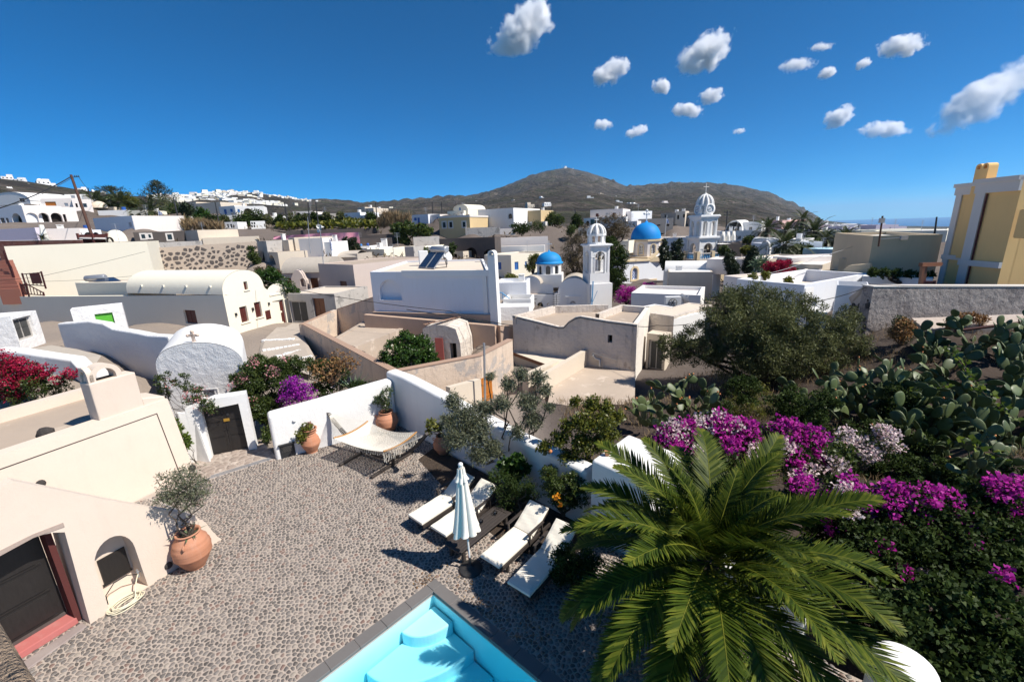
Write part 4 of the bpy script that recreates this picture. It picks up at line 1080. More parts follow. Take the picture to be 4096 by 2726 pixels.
def HP(s,z,o=0):q=Hq0+hdv*s+hp*o;return Vector((q.x,q.y,z))
sL,zL_=tl_;sR,zR_=tr_;sc_=(sL+sR)/2;half=(sR-sL)/2
mb=MB();n=28;zmin=.16
def arcz(s):u=abs(s-sc_)/half;zt_=zL_ if s<sc_ else zR_;return zmin+(zt_-zmin)*(u**2.15)
pts=[sL+(sR-sL)*i/n for i in range(n+1)]
for i in range(n):
 a=HP(pts[i],arcz(pts[i]));b=HP(pts[i+1],arcz(pts[i+1]));mb.bar(a,b+(b-a)*.02,.085,.12,up=Vector((hp.x,hp.y,0)))
mb.build('arc_beam',DARKTEAK,hs)
for s_ in(sc_-.78,sc_+.78):
 mb=MB();mb.bar(HP(s_,.055,-.95),HP(s_,.055,.95),.10,.09);solid(mb.build('foot_beam',DARKTEAK,hs),.01,1)
 mb=MB();mb.bar(HP(s_,.09,0),HP(s_,arcz(s_)+.02,0),.09,.09,up=Vector((hdv.x,hdv.y,0)));mb.build('bracket',DARKTEAK,hs)
mb=MB()
for(s0,s1)in((sL+.10,sL+.62),):
 for i in range(13):
  s_=lerp(s0,s1,i/12);p=HP(s_,arcz(s_));tg=(HP(s_+.05,arcz(s_+.05))-HP(s_-.05,arcz(s_-.05))).normalized();x=Vector((hp.x,hp.y,0));y=tg.cross(x)
  mb.tube([p+x*math.cos(k/10*6.283)*.062+y*math.sin(k/10*6.283)*.082 for k in range(11)],.012,4,cap=False)
mb.build('rope_wrap',WHITECLOTH if False else ROPE,hs)
bl_=onwall('J',1060,578,Hq0,Hq1);br_=onwall('J',1472,680,Hq0,Hq1)
bw=.74
def bar_pt(s,z,o):return HP(s,z+.10*(o/bw)**2,o)
sB,zB=bl_[0],bl_[1];sE,zE=br_[0],br_[1]
for nm,s_,z_ in(('spreader_bar',sB,zB),('spreader_bar',sE,zE)):
 mb=MB();mb.tube([bar_pt(s_,z_,lerp(-bw,bw,i/14))for i in range(15)],.024,8);mb.build(nm,HONEYWOOD,hk)
 mb=MB()
 for i in range(24):mb.ball(bar_pt(s_,z_,lerp(-bw+.03,bw-.03,i/23))+Vector((0,0,.02)),.026,seg=6,rings=4)
 mb.build('knot_row',HONEYWOOD,hk)
def net(u,v):
 s=lerp(sB,sE,u);o=lerp(-bw,bw,v)*(1-.10*math.sin(math.pi*u));sag=.30*math.sin(math.pi*u)*(1-.55*(2*v-1)**2)
 q=bar_pt(s,lerp(zB,zE,u)-sag,o);return q
mb=MB();NL=62;NSEG=22
for k in range(NL+1):
 v=k/NL;vs=[]
 for i in range(NSEG+1):
  p=net(i/NSEG,v);e=Vector((hp.x,hp.y,0))*.0085;vs+=[p-e,p+e]
 mb.add(vs,[(2*i,2*i+1,2*i+3,2*i+2)for i in range(NSEG)])
for i in range(1,40):
 u=i/40;vs=[]
 for k in range(17):
  p=net(u,k/16)+Vector((0,0,.003));e=Vector((hdv.x,hdv.y,0))*.006;vs+=[p-e,p+e]
 mb.add(vs,[(2*k,2*k+1,2*k+3,2*k+2)for k in range(16)])
mb.build('net',ROPE,hk)
for nm,s_,z_,tipp in(('suspension_cords',sB,zB,HP(sL+.10,arcz(sL+.10)+.02)),('suspension_cords',sE,zE,HP(sR-.10,arcz(sR-.10)+.02))):
 mb=MB()
 for i in range(20):
  a=bar_pt(s_,z_,lerp(-bw+.04,bw-.04,i/19));m_=a.lerp(tipp,.5)-Vector((0,0,.03));mb.tube([a,m_,tipp],.0045,4,cap=False)
 tag(mb.build(nm,ROPE,hk),kind='stuff')
mb=MB()
for v in(0,1):
 for i in range(26):
  p=net((i+.5)/26,v);l=R.uniform(.10,.17);mb.tube([p,p-Vector((0,0,l*.5)),p-Vector((R.uniform(-.01,.01),0,l))],[.004,.005,.012],4)
for i in range(22):
 for z in range(2):
  p=bar_pt(sE,zE,lerp(-bw,bw,i/21));l=R.uniform(.22,.42);q=p-Vector((0,0,l));mb.tube([p,p.lerp(q,.5)+Vector((R.uniform(-.05,.05),R.uniform(-.05,.05),0)),q],[.004,.005,.011],4)
tag(mb.build('fringe',ROPE,hk),kind='stuff')
def jar(name,label,p,H,Rr,prof,rot=0):
 t=thing(name,label,'jar','terracotta jars',loc=(p[0],p[1],.004))
 pr=[(r*Rr,z*H)for r,z in prof];n=len(pr)
 fine=[]
 for i in range(n-1):
  for k in range(6):
   u=k/6;a=pr[max(0,i-1)];b=pr[i];c=pr[i+1];d=pr[min(n-1,i+2)]
   def cr(x):return .5*((2*b[x])+(-a[x]+c[x])*u+(2*a[x]-5*b[x]+4*c[x]-d[x])*u*u+(-a[x]+3*b[x]-3*c[x]+d[x])*u**3)
   fine.append((max(.001,cr(0)),cr(1)))
 fine.append(pr[-1]);rim=fine[-1]
 for q in(.36,.42,.60,.66,.78):
  k=min(range(len(fine)),key=lambda i:abs(fine[i][1]-q*H));fine[k]=(fine[k][0]+.012,fine[k][1])
 mb=MB();mb.lathe([(0,0)]+fine,(0,0,0),32)
 mb.lathe([(rim[0],rim[1]),(rim[0]+.02,rim[1]+.012),(rim[0]+.015,rim[1]+.04),(rim[0]-.02,rim[1]+.035),(rim[0]-.035,rim[1]-.02),(rim[0]-.03,rim[1]-.10)],(0,0,0),32);mb.build('body',TERRACOTTA,t)
 mb=MB();mb.lathe([(0,rim[1]-.075),(rim[0]-.028,rim[1]-.08)],(0,0,0),24);mb.build('soil',TERRACOTTA_IN,t)
 for s in(0.0,math.pi*.9):
  a=rot+s;kz=.82*H;rr_=max(f[0]for f in fine if abs(f[1]-kz)<.05*H)if any(abs(f[1]-kz)<.05*H for f in fine)else rim[0]
  mb=MB();d=Vector((math.cos(a),math.sin(a),0));mb.tube([d*(rr_-.02)+Vector((0,0,kz-.06)),d*(rr_+.05)+Vector((0,0,kz-.03)),d*(rr_+.045)+Vector((0,0,kz+.03)),d*(rr_-.02)+Vector((0,0,kz+.05))],.016,6);mb.build('handle',TERRACOTTA,t)
 return t
FAT=[(.50,0),(.52,.04),(.66,.12),(.95,.38),(1.0,.55),(.90,.76),(.66,.93),(.58,.97),(.62,1.0)]
URN=[(.62,0),(.60,.05),(.74,.14),(1.0,.36),(.97,.52),(.72,.74),(.60,.86),(.66,.94),(.84,1.0)]
pj1=V2(Zp('I',1338,790,0))+Vector((-.06,.05));pj2=V2(Zp('F',1500,1205,0));pj3=V2(Zp('F',803,1390,0));pj4=V2(Zp('X',195,945,0))
jar('terracotta_jar','big round terracotta jar with small olive tree against the porch',pj1,.92,.385,FAT,2.2)
jar('terracotta_jar','round terracotta jar in the corner behind the hammock',pj2,.82,.42,FAT,.4)
jar('terracotta_jar','slender terracotta urn in front of the white courtyard wall',pj3,.88,.31,URN,1.0)
jar('terracotta_jar','terracotta jar half hidden by the garden olive foliage',pj4,.66,.33,FAT,.2)
def small_tree(label,base,z0,crown,n,leaf,mat,tr,seed,cat='tree',name='potted_olive',bark=BARK,aspect=.24):
 return plant(name,label,cat,crown,n,leaf,mat,base=(base[0],base[1],z0),stems=5,stem_r=tr*.6,bark=bark,seed=seed,aspect=aspect,sub=10,spread=.34,trunk_h=.3,twig=.004,wob=.16)
b1_=pj1
small_tree('little olive tree growing from the big jar by the porch',(b1_.x+.02,b1_.y-.02),.86,[YB('I',1150,230,b1_.y-.05,85),YB('I',1260,200,b1_.y+.15,100),YB('I',1330,260,b1_.y+.1,90),YB('I',1190,320,b1_.y,70),YB('I',1290,340,b1_.y,75),YB('I',1110,330,b1_.y-.2,60)],3400,.08,L_OLIVE2,.05,21)
small_tree('sparse young tree in the jar behind the hammock',pj2,.76,[YB('F',1440,900,pj2.y,60),YB('F',1500,840,pj2.y,50),YB('F',1480,960,pj2.y,55),YB('F',1400,930,pj2.y,45)],750,.10,L_BUSH,.03,22,'plant','potted_tree',aspect=.35)
plant('trailing_geranium','leafy geranium spilling over the slender terracotta urn','plant',[YB('F',745,1185,pj3.y-.12,55),YB('F',720,1240,pj3.y-.2,60),YB('F',700,1290,pj3.y-.25,40),YB('F',785,1160,pj3.y,30)],700,.075,L_YELLOW,base=(pj3.x,pj3.y,.86),stems=5,stem_r=.012,aspect=.9,seed=23,flowers=[(F_ROSE,40,.05,[YB('F',780,1150,pj3.y,30)])])
plant('potted_lemon_shrub','yellowish shrub growing from the half hidden jar','plant',[YB('X',60,640,pj4.y-.1,60),YB('X',140,680,pj4.y,55),YB('X',40,720,pj4.y-.1,40)],480,.09,L_YELLOW,base=(pj4.x,pj4.y,.62),stems=6,stem_r=.02,seed=24,aspect=.6)
mb=MB()
for i in range(12):
 a=R.uniform(0,6.28);blade(mb,(pj1.x+math.cos(a)*.12,pj1.y+math.sin(a)*.12,.86),(math.cos(a),math.sin(a),.8),R.uniform(.22,.4),.045,.9)
o=mb.build('aloe',L_AGAVE);set_tone(o.data,[R.random()for _ in o.data.polygons]);tag(o,'small spiky aloe leaves around the olive stem in the big jar','plant')
vq=onwall('F',505,1460,WA0,WA1);
va=V2(Zp('F',520,1462,0));vb=V2(Zp('F',655,1425,0));vd=(vb-va).normalized();vn=Vector((-vd.y,vd.x))
vz=Yp('F',640,1300,vb.y).z
vt=thing('vent_cabinet','low black cabinet with pierced lattice front beside the urn','cabinet')
mb=MB();mb.prism(orient([va+vn*.02,vb+vn*.02,vb+vn*.5,va+vn*.5]),0,vz*.9);mb.build('body',DARKMETAL,vt)
mb=MB();mb.prism(orient([va-vn*.03-vd*.03,vb-vn*.03+vd*.03,vb+vn*.5+vd*.03,va+vn*.5-vd*.03]),vz*.9+.001,vz*.9+.05);mb.build('lid',DARKMETAL,vt)
mb=MB();Lv=(vb-va).length
for i in range(8):
 mb.bar(V3(va+vd*(.06+i*(Lv-.12)/7),vz*.42),V3(va+vd*(.06+min(7,i+2)*(Lv-.12)/7),vz*.82),.012,.014);mb.bar(V3(va+vd*(.06+i*(Lv-.12)/7),vz*.82),V3(va+vd*(.06+min(7,i+2)*(Lv-.12)/7),vz*.42),.012,.014)
mb.build('lattice',simple('lattice_metal',(.09,.085,.08),.6),vt)
pp=Zp('X',1905,965,2.07);mb=MB();mb.lathe([(0,0),(.05,.0),(.075,.10),(.08,.115),(.06,.115),(.055,.09),(0,.09)],(pp.x,pp.y,2.068),14)
tag(mb.build('flower_pot',TERRACOTTA),'tiny terracotta pot standing on the white wall block','pot')
# ================================================================== village houses
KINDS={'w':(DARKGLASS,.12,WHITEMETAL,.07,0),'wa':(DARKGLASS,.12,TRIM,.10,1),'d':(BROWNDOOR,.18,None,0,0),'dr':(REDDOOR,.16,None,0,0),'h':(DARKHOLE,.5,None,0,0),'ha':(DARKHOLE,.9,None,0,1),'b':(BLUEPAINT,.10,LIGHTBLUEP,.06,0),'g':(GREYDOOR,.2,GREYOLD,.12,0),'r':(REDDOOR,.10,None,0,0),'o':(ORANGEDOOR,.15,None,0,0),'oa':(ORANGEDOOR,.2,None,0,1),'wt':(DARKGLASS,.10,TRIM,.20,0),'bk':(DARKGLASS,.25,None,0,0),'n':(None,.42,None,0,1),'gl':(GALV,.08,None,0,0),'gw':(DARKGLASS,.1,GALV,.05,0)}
def fit(parent,P0,P1,loop,kind):
 pm,dep,fm,fw_,ar_=KINDS[kind]
 if pm is None:return
 nm='door' if kind in('d','dr','g','o','oa')else('opening' if kind in('h','ha')else('shutter' if kind in('b','r')else 'window'))
 mb=MB();mb.slab(P0,P1,inset_loop(loop,-.02),dep,dep+.04);p=mb.build(nm,pm,parent)
 if fm is not None and kind!='wt' and kind!='wa':
  mb=MB();mb.slab(P0,P1,loop,dep-.04,dep,[inset_loop(loop,fw_)]);mb.build('frame',fm,p)
  a0=min(q[0]for q in loop);a1=max(q[0]for q in loop);z0=min(q[1]for q in loop);z1=max(q[1]for q in loop)
  mb=MB();m_=(a0+a1)/2;mb.slab(P0,P1,rect(m_-.025,z0,m_+.025,z1-.03),dep-.03,dep-.001);mb.build('mullion',fm,p)
 elif fm is not None:
  mb=MB();mb.slab(P0,P1,inset_loop(loop,-fw_),-.04,.02,[loop]);mb.build('surround',fm,p)
 if kind in('d','dr','g','o'):
  a0=min(q[0]for q in loop);a1=max(q[0]for q in loop);z0=min(q[1]for q in loop);z1=max(q[1]for q in loop)
  for s in(.08,.54):
   mb=MB();mb.slab(P0,P1,rect(lerp(a0,a1,.1),lerp(z0,z1,s),lerp(a0,a1,.44),lerp(z0,z1,s+.38)),dep-.02,dep);mb.slab(P0,P1,rect(lerp(a0,a1,.56),lerp(z0,z1,s),lerp(a0,a1,.9),lerp(z0,z1,s+.38)),dep-.02,dep);mb.build('panel',pm,p)
def block(t,poly,z1,z0,wall,roof=None,para=(.22,.18),open_={},part='wall',cap=None):
 """flat roofed volume: poly runs so that each edge has its outside on the right; open_ maps edge -> [(loop, kind)]"""
 n=len(poly);mb=MB()
 poly=[V2(p)for p in poly];zt=z1 if isinstance(z1,(list,tuple))else[z1]*n
 ins=[]
 for i in range(n):
  a,b,c=poly[i-1],poly[i],poly[(i+1)%n];e1=(b-a).normalized();e2=(c-b).normalized()
  n1=Vector((-e1.y,e1.x));n2=Vector((-e2.y,e2.x));m=n1+n2;ins.append(b+m/max(.35,m.length_squared)*2*para[1])
 for i in range(n):
  a,b=poly[i],poly[(i+1)%n];za,zb=zt[i],zt[(i+1)%n];L=(b-a).length
  ops=open_.get(i,[]);ol=[l for l,k in ops]
  mb.facade(a,b,[(0,z0),(L,z0),(L,zb),(0,za)],ol,max([KINDS[k][1]for l,k in ops],default=.2)+.06)
  j=(i+1)%n
  mb.quad(V3(a,za),V3(b,zb),V3(ins[j],zb),V3(ins[i],za));mb.quad(V3(ins[i],za),V3(ins[j],zb),V3(ins[j],zb-para[0]),V3(ins[i],za-para[0]))
 o=mb.build(part,[wall],t)
 mb=MB();mb.poly([V3(p,zt[i]-para[0]+.004)for i,p in enumerate(ins)]);mb.build('roof',roof or ROOFPALE,t)
 for i,ops in open_.items():
  for l,k in ops:fit(t,poly[i],poly[(i+1)%n],l,k)
 for p in poly:ground_at(p,z0+1.2)
 return o
def house(label,c,TL,TR,bot,Y0,Y1=None,depth=6,wall=WHITE,roof=None,opens=(),right=(),left=(),vault=0,vmat=None,para=(.22,.18),name='house',cat='house',group=None,drop=1.2,trim=None,ztop=None,extra=None):
 """house whose front runs from TL to TR as seen in window c, Y0/Y1 metres ahead"""
 Y1=Y0 if Y1 is None else Y1
 A=Yp(c,*TL,Y0);B=Yp(c,*TR,Y1);P0,P1=V2(A),V2(B);zt=(A.z+B.z)/2 if ztop is None else ztop
 zb=onwall(c,bot[0],bot[1],P0,P1)[1]
 d=(P1-P0).normalized();nn=Vector((d.y,-d.x));L=(P1-P0).length
 P2,P3=P1-nn*depth,P0-nn*depth
 t=thing(name,label,cat,group)
 def loops(lst,a,b):return[(rloop(c,*q[:4],a,b,'arch' if KINDS[q[4]][4]else 'rect'),q[4])for q in lst]
 op={0:loops(opens,P0,P1)}
 if right:op[1]=loops(right,P1,P2)
 if left:op[3]=loops(left,P3,P0)
 z0=zb-drop
 if not vault:
  block(t,[P0,P1,P2,P3],zt,z0,wall,roof,para,op)
 else:
  n=14;zs=zt-vault;ar_=[(L*(1-math.cos(math.pi*i/n))/2,zs+vault*math.sin(math.pi*i/n))for i in range(n+1)]
  mb=MB();mb.facade(P0,P1,[(0,z0),(L,z0)]+ar_[::-1],[l for l,k in op[0]],.25)
  for i,(a,b)in((1,(P1,P2)),(2,(P2,P3)),(3,(P3,P0))):
   LL=(b-a).length;mb.facade(a,b,([(0,z0),(LL,z0)]+ar_[::-1])if i==2 else rect(0,z0,LL,zs),[l for l,k in op.get(i,[])],.25)
  mb.build('wall',wall,t)
  mb=MB();vs=[V3(P0+d*(a*1.02-.01*L)+nn*.06,b+.05)for a,b in ar_]+[V3(P3+d*(a*1.02-.01*L)-nn*.06,b+.05)for a,b in ar_]
  mb.add(vs,[(i,i+1,n+2+i,n+1+i)for i in range(n)],smooth=True);mb.build('vault',vmat or wall,t)
  for i,ops in op.items():
   for l,k in ops:fit(t,[P0,P1,P2,P3][i],[P1,P2,P3,P0][i],l,k)
  for p in(P0,P1,P2,P3):ground_at(p,z0+1.2)
 if trim:
  mb=MB()
  for(a,b)in((P0,P1),(P1,P2)):mb.slab(a,b,rect(-.05,zt-.30,(b-a).length+.05,zt+.04),-.10,-.002)
  mb.build('cornice',trim,t)
 if not vault and depth>=4 and Y0>44 and name!='beige_ruin':
  hr=random.Random(label);c0=lerp(lerp(P0,P1,hr.uniform(.2,.8)),lerp(P3,P2,hr.uniform(.2,.8)),hr.uniform(.3,.8));k=hr.random()
  if k<.45:chimney(t,V3(c0,zt-.2),hr.uniform(.5,.9),hr.uniform(.45,.7),WHITE,math.atan2(d.y,d.x))
  elif k<.75:
   mb=MB();h=hr.uniform(1.2,2.2);mb.tube([V3(c0,zt-.2),V3(c0,zt+h)],.03,5);[mb.bar(V3(c0,zt+h-.2*j)-Vector((.4,.1,0)),V3(c0,zt+h-.2*j)+Vector((.4,.1,0)),.025,.025)for j in range(4)];mb.build('tv_antenna',GALV,t)
  elif k<.9:mb=MB();mb.tube([V3(c0,zt-.15),V3(c0,zt+.75)],.4,12,smooth=False);mb.build('water_tank',WHITEMETAL if k<.82 else BLUEPAINT,t)
 if extra:extra(t,P0,P1,P2,P3,zt,z0)
 return t
def add_box(t,name,c,x,y,Y,w,d,h,mat,rz=0):
 p=Yp(c,x,y,Y);mb=MB();mb.box((p.x,p.y,p.z),w,d,h,rz);return mb.build(name,mat,t)
def chimney(t,p,h=.8,w=.5,mat=WHITE,rz=0):
 mb=MB();mb.box(p,w,w*.8,h,rz);mb.box((p[0],p[1],p[2]+h+.12),w*1.1,w*.9,.07,rz)
 for s in(-1,1):mb.box((p[0]+math.cos(rz)*s*w*.4,p[1]+math.sin(rz)*s*w*.4,p[2]+h),w*.15,w*.7,.12,rz)
 mb.build('chimney',mat,t)
yz=1.15
y0=V2(Zp('F',715,225,yz));y1=V2(Zp('F',1540,665,yz));y2=V2(Zp('F',2354,512,yz));y3=V2(Zp('G',575,822,yz));y4=V2(Zp('F',985,110,yz+.1))
yd=thing('yard_wall','stained beige wall enclosing the sunken ruin yard','wall')
def seg_wall(t,a,b,za,zb,z0,th,mat,part='wall',capm=None):
 mb=MB();d=(b-a).normalized();n=Vector((-d.y,d.x))*th
 mb.hexa([V3(a,z0),V3(b,z0),V3(b+n,z0),V3(a+n,z0)],[V3(a,za),V3(b,zb),V3(b+n,zb),V3(a+n,za)]);o=mb.build(part,mat,t)
 if capm:
  mb=MB();e=n*.1/th*.3;mb.hexa([V3(a-e,za+.002),V3(b-e,zb+.002),V3(b+n+e,zb+.002),V3(a+n+e,za+.002)],[V3(a-e,za+.05),V3(b-e,zb+.05),V3(b+n+e,zb+.05),V3(a+n+e,za+.05)]);mb.build('coping',capm,t)
 return o
CAPB=plaster('brown_wall_coping',(.40,.27,.20),(.2,.15,.12),.5,.2,bs=.4)
seg_wall(yd,y0,y1,yz,yz,-2.2,.32,YARDWALL,capm=CAPB);seg_wall(yd,y1+Vector((.02,.02)),y2,yz-.01,yz,-2.2,.32,YARDWALL,capm=CAPB);seg_wall(yd,y2,y3,yz-.01,yz-.02,-2.2,.32,YARDWALL,capm=CAPB)
seg_wall(yd,y4,y0,yz+.12,yz-.01,-1.5,-.32,YARDWALL,capm=CAPB)
fz=yz+.95;y5=V2(Yp('B',800,1350,36.5));y6=V2(Yp('B',1130,1240,34.3))
z5=Yp('B',800,1350,36.5).z;z6=Yp('B',1130,1240,34.3).z
seg_wall(yd,y5,y6,z5,z6,-1.5,.35,YARDWALL,capm=CAPB);seg_wall(yd,y4,y5,yz+.14,z5-.01,-1.5,.32,YARDWALL)
for p in(y0,y1,y2,y3,y4,y5,y6):ground_at(p,-.9)
ground_at(lerp(y0,y6,.5),-.4);ground_at(lerp(y1,y6,.5),-.6);ground_at(y0+Vector((-1.0,-1.5)),.05);ground_at(y0+Vector((-2.6,0)),.3)
rt=thing('ruined_vault','crumbling flat topped storehouse with a dark doorway in the yard','ruin')
rz_=.75
ra_=[Zp('F',1000,350,rz_),Zp('F',1200,430,rz_),Zp('F',1905,155,rz_),Zp('B',1150,1400,rz_)]
rp=[V2(p)for p in ra_]
block(rt,[rp[0],rp[1],rp[2],rp[3]+Vector((0,2))],rz_,-2,TERRACE,TERRACE,(.05,.35))
q0=V2(Yp('F',1880,410,27.4));q1=V2(Yp('F',2172,540,26.8));qz=Yp('F',2120,240,27).z
dlp=rloop('F',2070,395,2130,548,q0,q1);dd=(q1-q0).normalized();dn=Vector((dd.y,-dd.x));Lq=(q1-q0).length
mb=MB();mb.facade(q0,q1,[(-.4,-2.6),(Lq+.05,-2.6),(Lq,qz-1.1),(Lq-.25,qz-.15),(Lq-.9,qz+.05),(Lq-1.8,qz+.12),(-.4,qz-.2)],[dlp],.6)
mb.quad(V3(q0-dd*.4,qz-.2),V3(q0+dd*(Lq-.9),qz+.05),V3(q0+dd*(Lq-.9)-dn*2.2,qz+.1),V3(q0-dd*.4-dn*2.2,qz-.1))
mb.quad(V3(q0+dd*(Lq-.9),qz+.05),V3(q0+dd*(Lq-.25),qz-.15),V3(q0+dd*(Lq-.25)-dn*2.2,qz-.1),V3(q0+dd*(Lq-.9)-dn*2.2,qz+.1))
mb.quad(V3(q0+dd*(Lq-.25),qz-.15),V3(q1,qz-1.1),V3(q1-dn*2.2,qz-1.1),V3(q0+dd*(Lq-.25)-dn*2.2,qz-.1));mb.quad(V3(q1,qz-1.1),V3(q1,-2.6),V3(q1-dn*2.2,-2.6),V3(q1-dn*2.2,qz-1.1));mb.quad(V3(q0-dd*.4,-2.6),V3(q0-dd*.4,qz-.2),V3(q0-dd*.4-dn*2.2,qz-.1),V3(q0-dd*.4-dn*2.2,-2.6))
mb.build('front_wall',OLDWALL,rt);fit(rt,q0,q1,dlp,'h')
for k in range(4):
 mb=MB();p=V3(q0+dd*(.1+.27*k)-dn*(.8+.25*k),qz+.06+.03*k);mb.box(p,.24,1.7,.03,math.atan2(dd.y,dd.x)-.5);mb.build('plank',BROWNDOOR if False else wood('faded_plank',(.36,.21,.14),.7),rt)
mb=MB();lp=q0+dd*(dlp[0][0]-.55)+dn*.12;zbase=onwall('F',2000,580,q0,q1)[1]
u=Vector((dd.x,dd.y,0));mb.hexa([V3(lp-dd*.28+dn*.3,zbase),V3(lp+dd*.28+dn*.3,zbase),V3(lp+dd*.28+dn*.24,zbase),V3(lp-dd*.28+dn*.24,zbase)],[V3(lp-dd*.42,zbase+1.75),V3(lp+dd*.14,zbase+1.75),V3(lp+dd*.14-dn*.05,zbase+1.75),V3(lp-dd*.42-dn*.05,zbase+1.75)])
ld=mb.build('loose_door',simple('faded_red_paint',(.30,.075,.06),.7));tag(ld,'faded red door leaf leaning beside the dark ruin doorway','door')
ground_at(q0,-1.9);ground_at(q1,-1.9);ground_at(V2(Zp('F',1700,600,-1)),-1.3)
for i,(x,y,r_)in enumerate(((1195,440,.22),(1235,475,.2),(1330,180,.2),(1000-1000+1240,200,.0),(1270,495,.18))):
 if r_>0:
  p=Zp('F',x,y,rz_ if i==2 else .2);mb=MB();rock(mb,(p.x,p.y,p.z-.1),r_,.8,40+i);tag(mb.build('rubble_stone',LAVA),['loose dark stone on the inner yard ledge by the green bush','flat dark stone beside the yard bush','dark stone lying below the stained inner wall','','small dark stone right of the yard ledge'][i],'stone')
pb=thing('pale_blue_house','large flat roofed house whose shaded wall carries a blind arch','house')
pz=4.75
A=V2(Zp('B',1103,1005,pz));B=V2(Zp('B',2205,1000,pz));C1=V2(Zp('B',2145,885,pz));D1=V2(Zp('B',1430,905,pz))
dA=(B-A).normalized();nA_=Vector((dA.y,-dA.x))
al=rloop('B',1188,1075,1388,1262,A,B,'arch')
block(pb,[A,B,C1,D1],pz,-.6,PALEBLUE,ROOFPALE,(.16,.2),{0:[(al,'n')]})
mb=MB();mb.slab(A,B,inset_loop(al,-.1),.37,.41);mb.slab(A,B,rect(al[0][0]-.05,al[0][1]-.07,al[1][0]+.05,al[0][1]),-.05,.02);mb.build('arch_panel',PALEBLUE,pb)
sA=onwall('B',1405,1030,A,B)[0];L_=(B-A).length
mb=MB();mb.slab(A,B,rect(sA,pz-.32,L_-.05,pz+.10),-.16,-.003);mb.slab(A,B,rect(L_-.55,.3,L_-.25,pz-.33),-.10,-.003);mb.build('cornice',WHITE,pb)
sw=MB();sz=onwall('B',1700,1362,A,B)[1]
sw.slab(A,B,rect(-.02,-1.5,L_+.02,sz-.15),-.30,-.004);sw.build('base_wall',BROWN,pb)
pil=MB();pp_=B+dA*.28;pil.hexa([V3(B-dA*.0+nA_*.35,-2),V3(B+dA*.62+nA_*.35,-2),V3(B+dA*.62-nA_*.3,-2),V3(B-dA*.0-nA_*.3,-2)],[V3(B+nA_*.3,pz+1.05),V3(B+dA*.5+nA_*.3,pz+1.05),V3(B+dA*.5-nA_*.3,pz+1.05),V3(B-nA_*.3,pz+1.05)])
hd_=arch(-.0,pz+1.051,.5,pz+1.42,10);pil.slab(B+nA_*.3,B+dA+nA_*.3,hd_,.0,.6,[arch(.09,pz+1.08,.41,pz+1.34,10)]);pil.build('chimney_pier',WHITE,pb)
bw_=thing('brown_retaining_wall','bare brown plastered wall curving below the pale blue house','wall')
e0=V2(Yp('B',1145,1420,32.8));e1=V2(Yp('G',575,690,29.4));e2=A+nA_*.5
mb=MB();m0=A+nA_*.35;m1_=B+nA_*.42+dA*.1;zz0=onwall('B',1440,1350,A,B)[1];zz1=onwall('B',2230,1370,A,B)[1]
seg_wall(bw_,A+nA_*.72-dA*.2,B+nA_*.75+dA*.6,zz0-.25,zz1-.75,-3,-.4,BROWN)
seg_wall(bw_,B+nA_*.75+dA*.62,e1+Vector((.2,.3)),zz1-.8,Yp('G',575,690,29.4).z-.05,-3,-.4,BROWN)
sp=Yp('B',1700,975,36.0);sh=thing('solar_heater','solar water heater with silver tank on the pale blue house roof','solar heater')
def solar(t,p,rz,k=1.0):
 c_,s_=math.cos(rz),math.sin(rz)
 def W_(x,y,z):return Vector((p[0]+x*c_-y*s_,p[1]+x*s_+y*c_,p[2]+z))
 for i in(-1,1):
  mb=MB();mb.hexa([W_(i*.55-.5,-.9,.1),W_(i*.55+.5,-.9,.1),W_(i*.55+.5,-.85,.03),W_(i*.55-.5,-.85,.03)],[W_(i*.55-.5,.35,1.25),W_(i*.55+.5,.35,1.25),W_(i*.55+.5,.4,1.18),W_(i*.55-.5,.4,1.18)]);o=mb.build('collector',GALV,t)
  mb=MB();e=Vector((0,-.012,.012));mb.quad(W_(i*.55-.46,-.86,.14)+e,W_(i*.55+.46,-.86,.14)+e,W_(i*.55+.46,.31,1.22)+e,W_(i*.55-.46,.31,1.22)+e);mb.build('glass',GLASSPANEL,o)
 mb=MB();mb.tube([W_(-.95,.62,1.45),W_(-.9,.62,1.45),W_(.9,.62,1.45),W_(.95,.62,1.45)],[.2,.29,.29,.2],16);mb.build('tank',GALV,t)
 mb=MB()
 for x in(-.8,.8):mb.bar(W_(x,.62,0),W_(x,.62,1.2),.05,.05,up=Vector((0,1,0)));mb.bar(W_(x,-.85,.06),W_(x,.62,.06),.05,.05);mb.bar(W_(x,.62,.1),W_(x,.35,1.15),.04,.04)
 mb.build('rack',DARKMETAL,t)
solar(sh,(sp.x,sp.y,pz-.15),-.75)
def dish(label,p,r,az,group=None):
 t=thing('satellite_dish',label,'satellite dish',group);M=(Vector((math.cos(az),math.sin(az),.55)).to_track_quat('Z','Y').to_matrix())
 c_=Vector(p)+Vector((0,0,.75));mb=MB();mb.lathe([(r*i/6,.28*r*(i/6)**2)for i in range(7)],c_,18,M);mb.build('reflector',WHITEMETAL,t)
 mb=MB();mb.tube([Vector(p),c_],.03,6);f=c_+M@Vector((0,0,r*.95));mb.tube([c_+M@Vector((0,-r,.25*r)),f],.015,5);mb.ball(f,.06);mb.build('arm',GALV,t)
q=Zp('B',1815,935,pz-.15);dish('white satellite dish beside the solar heater',q,.5,-.6)
q=Zp('B',2165,975,pz-.15);m1=MB()
for i in range(3):m1.tube([(q.x+.14*i,q.y,q.z),(q.x+.14*i,q.y,q.z+.6)],.03,6)
m1.tube([(q.x-.8,q.y,q.z+.55),(q.x+.3,q.y,q.z+.55)],.025,5);tag(m1.build('roof_pipes',GALV),'short metal vent pipes near the roof corner pier','pipe')
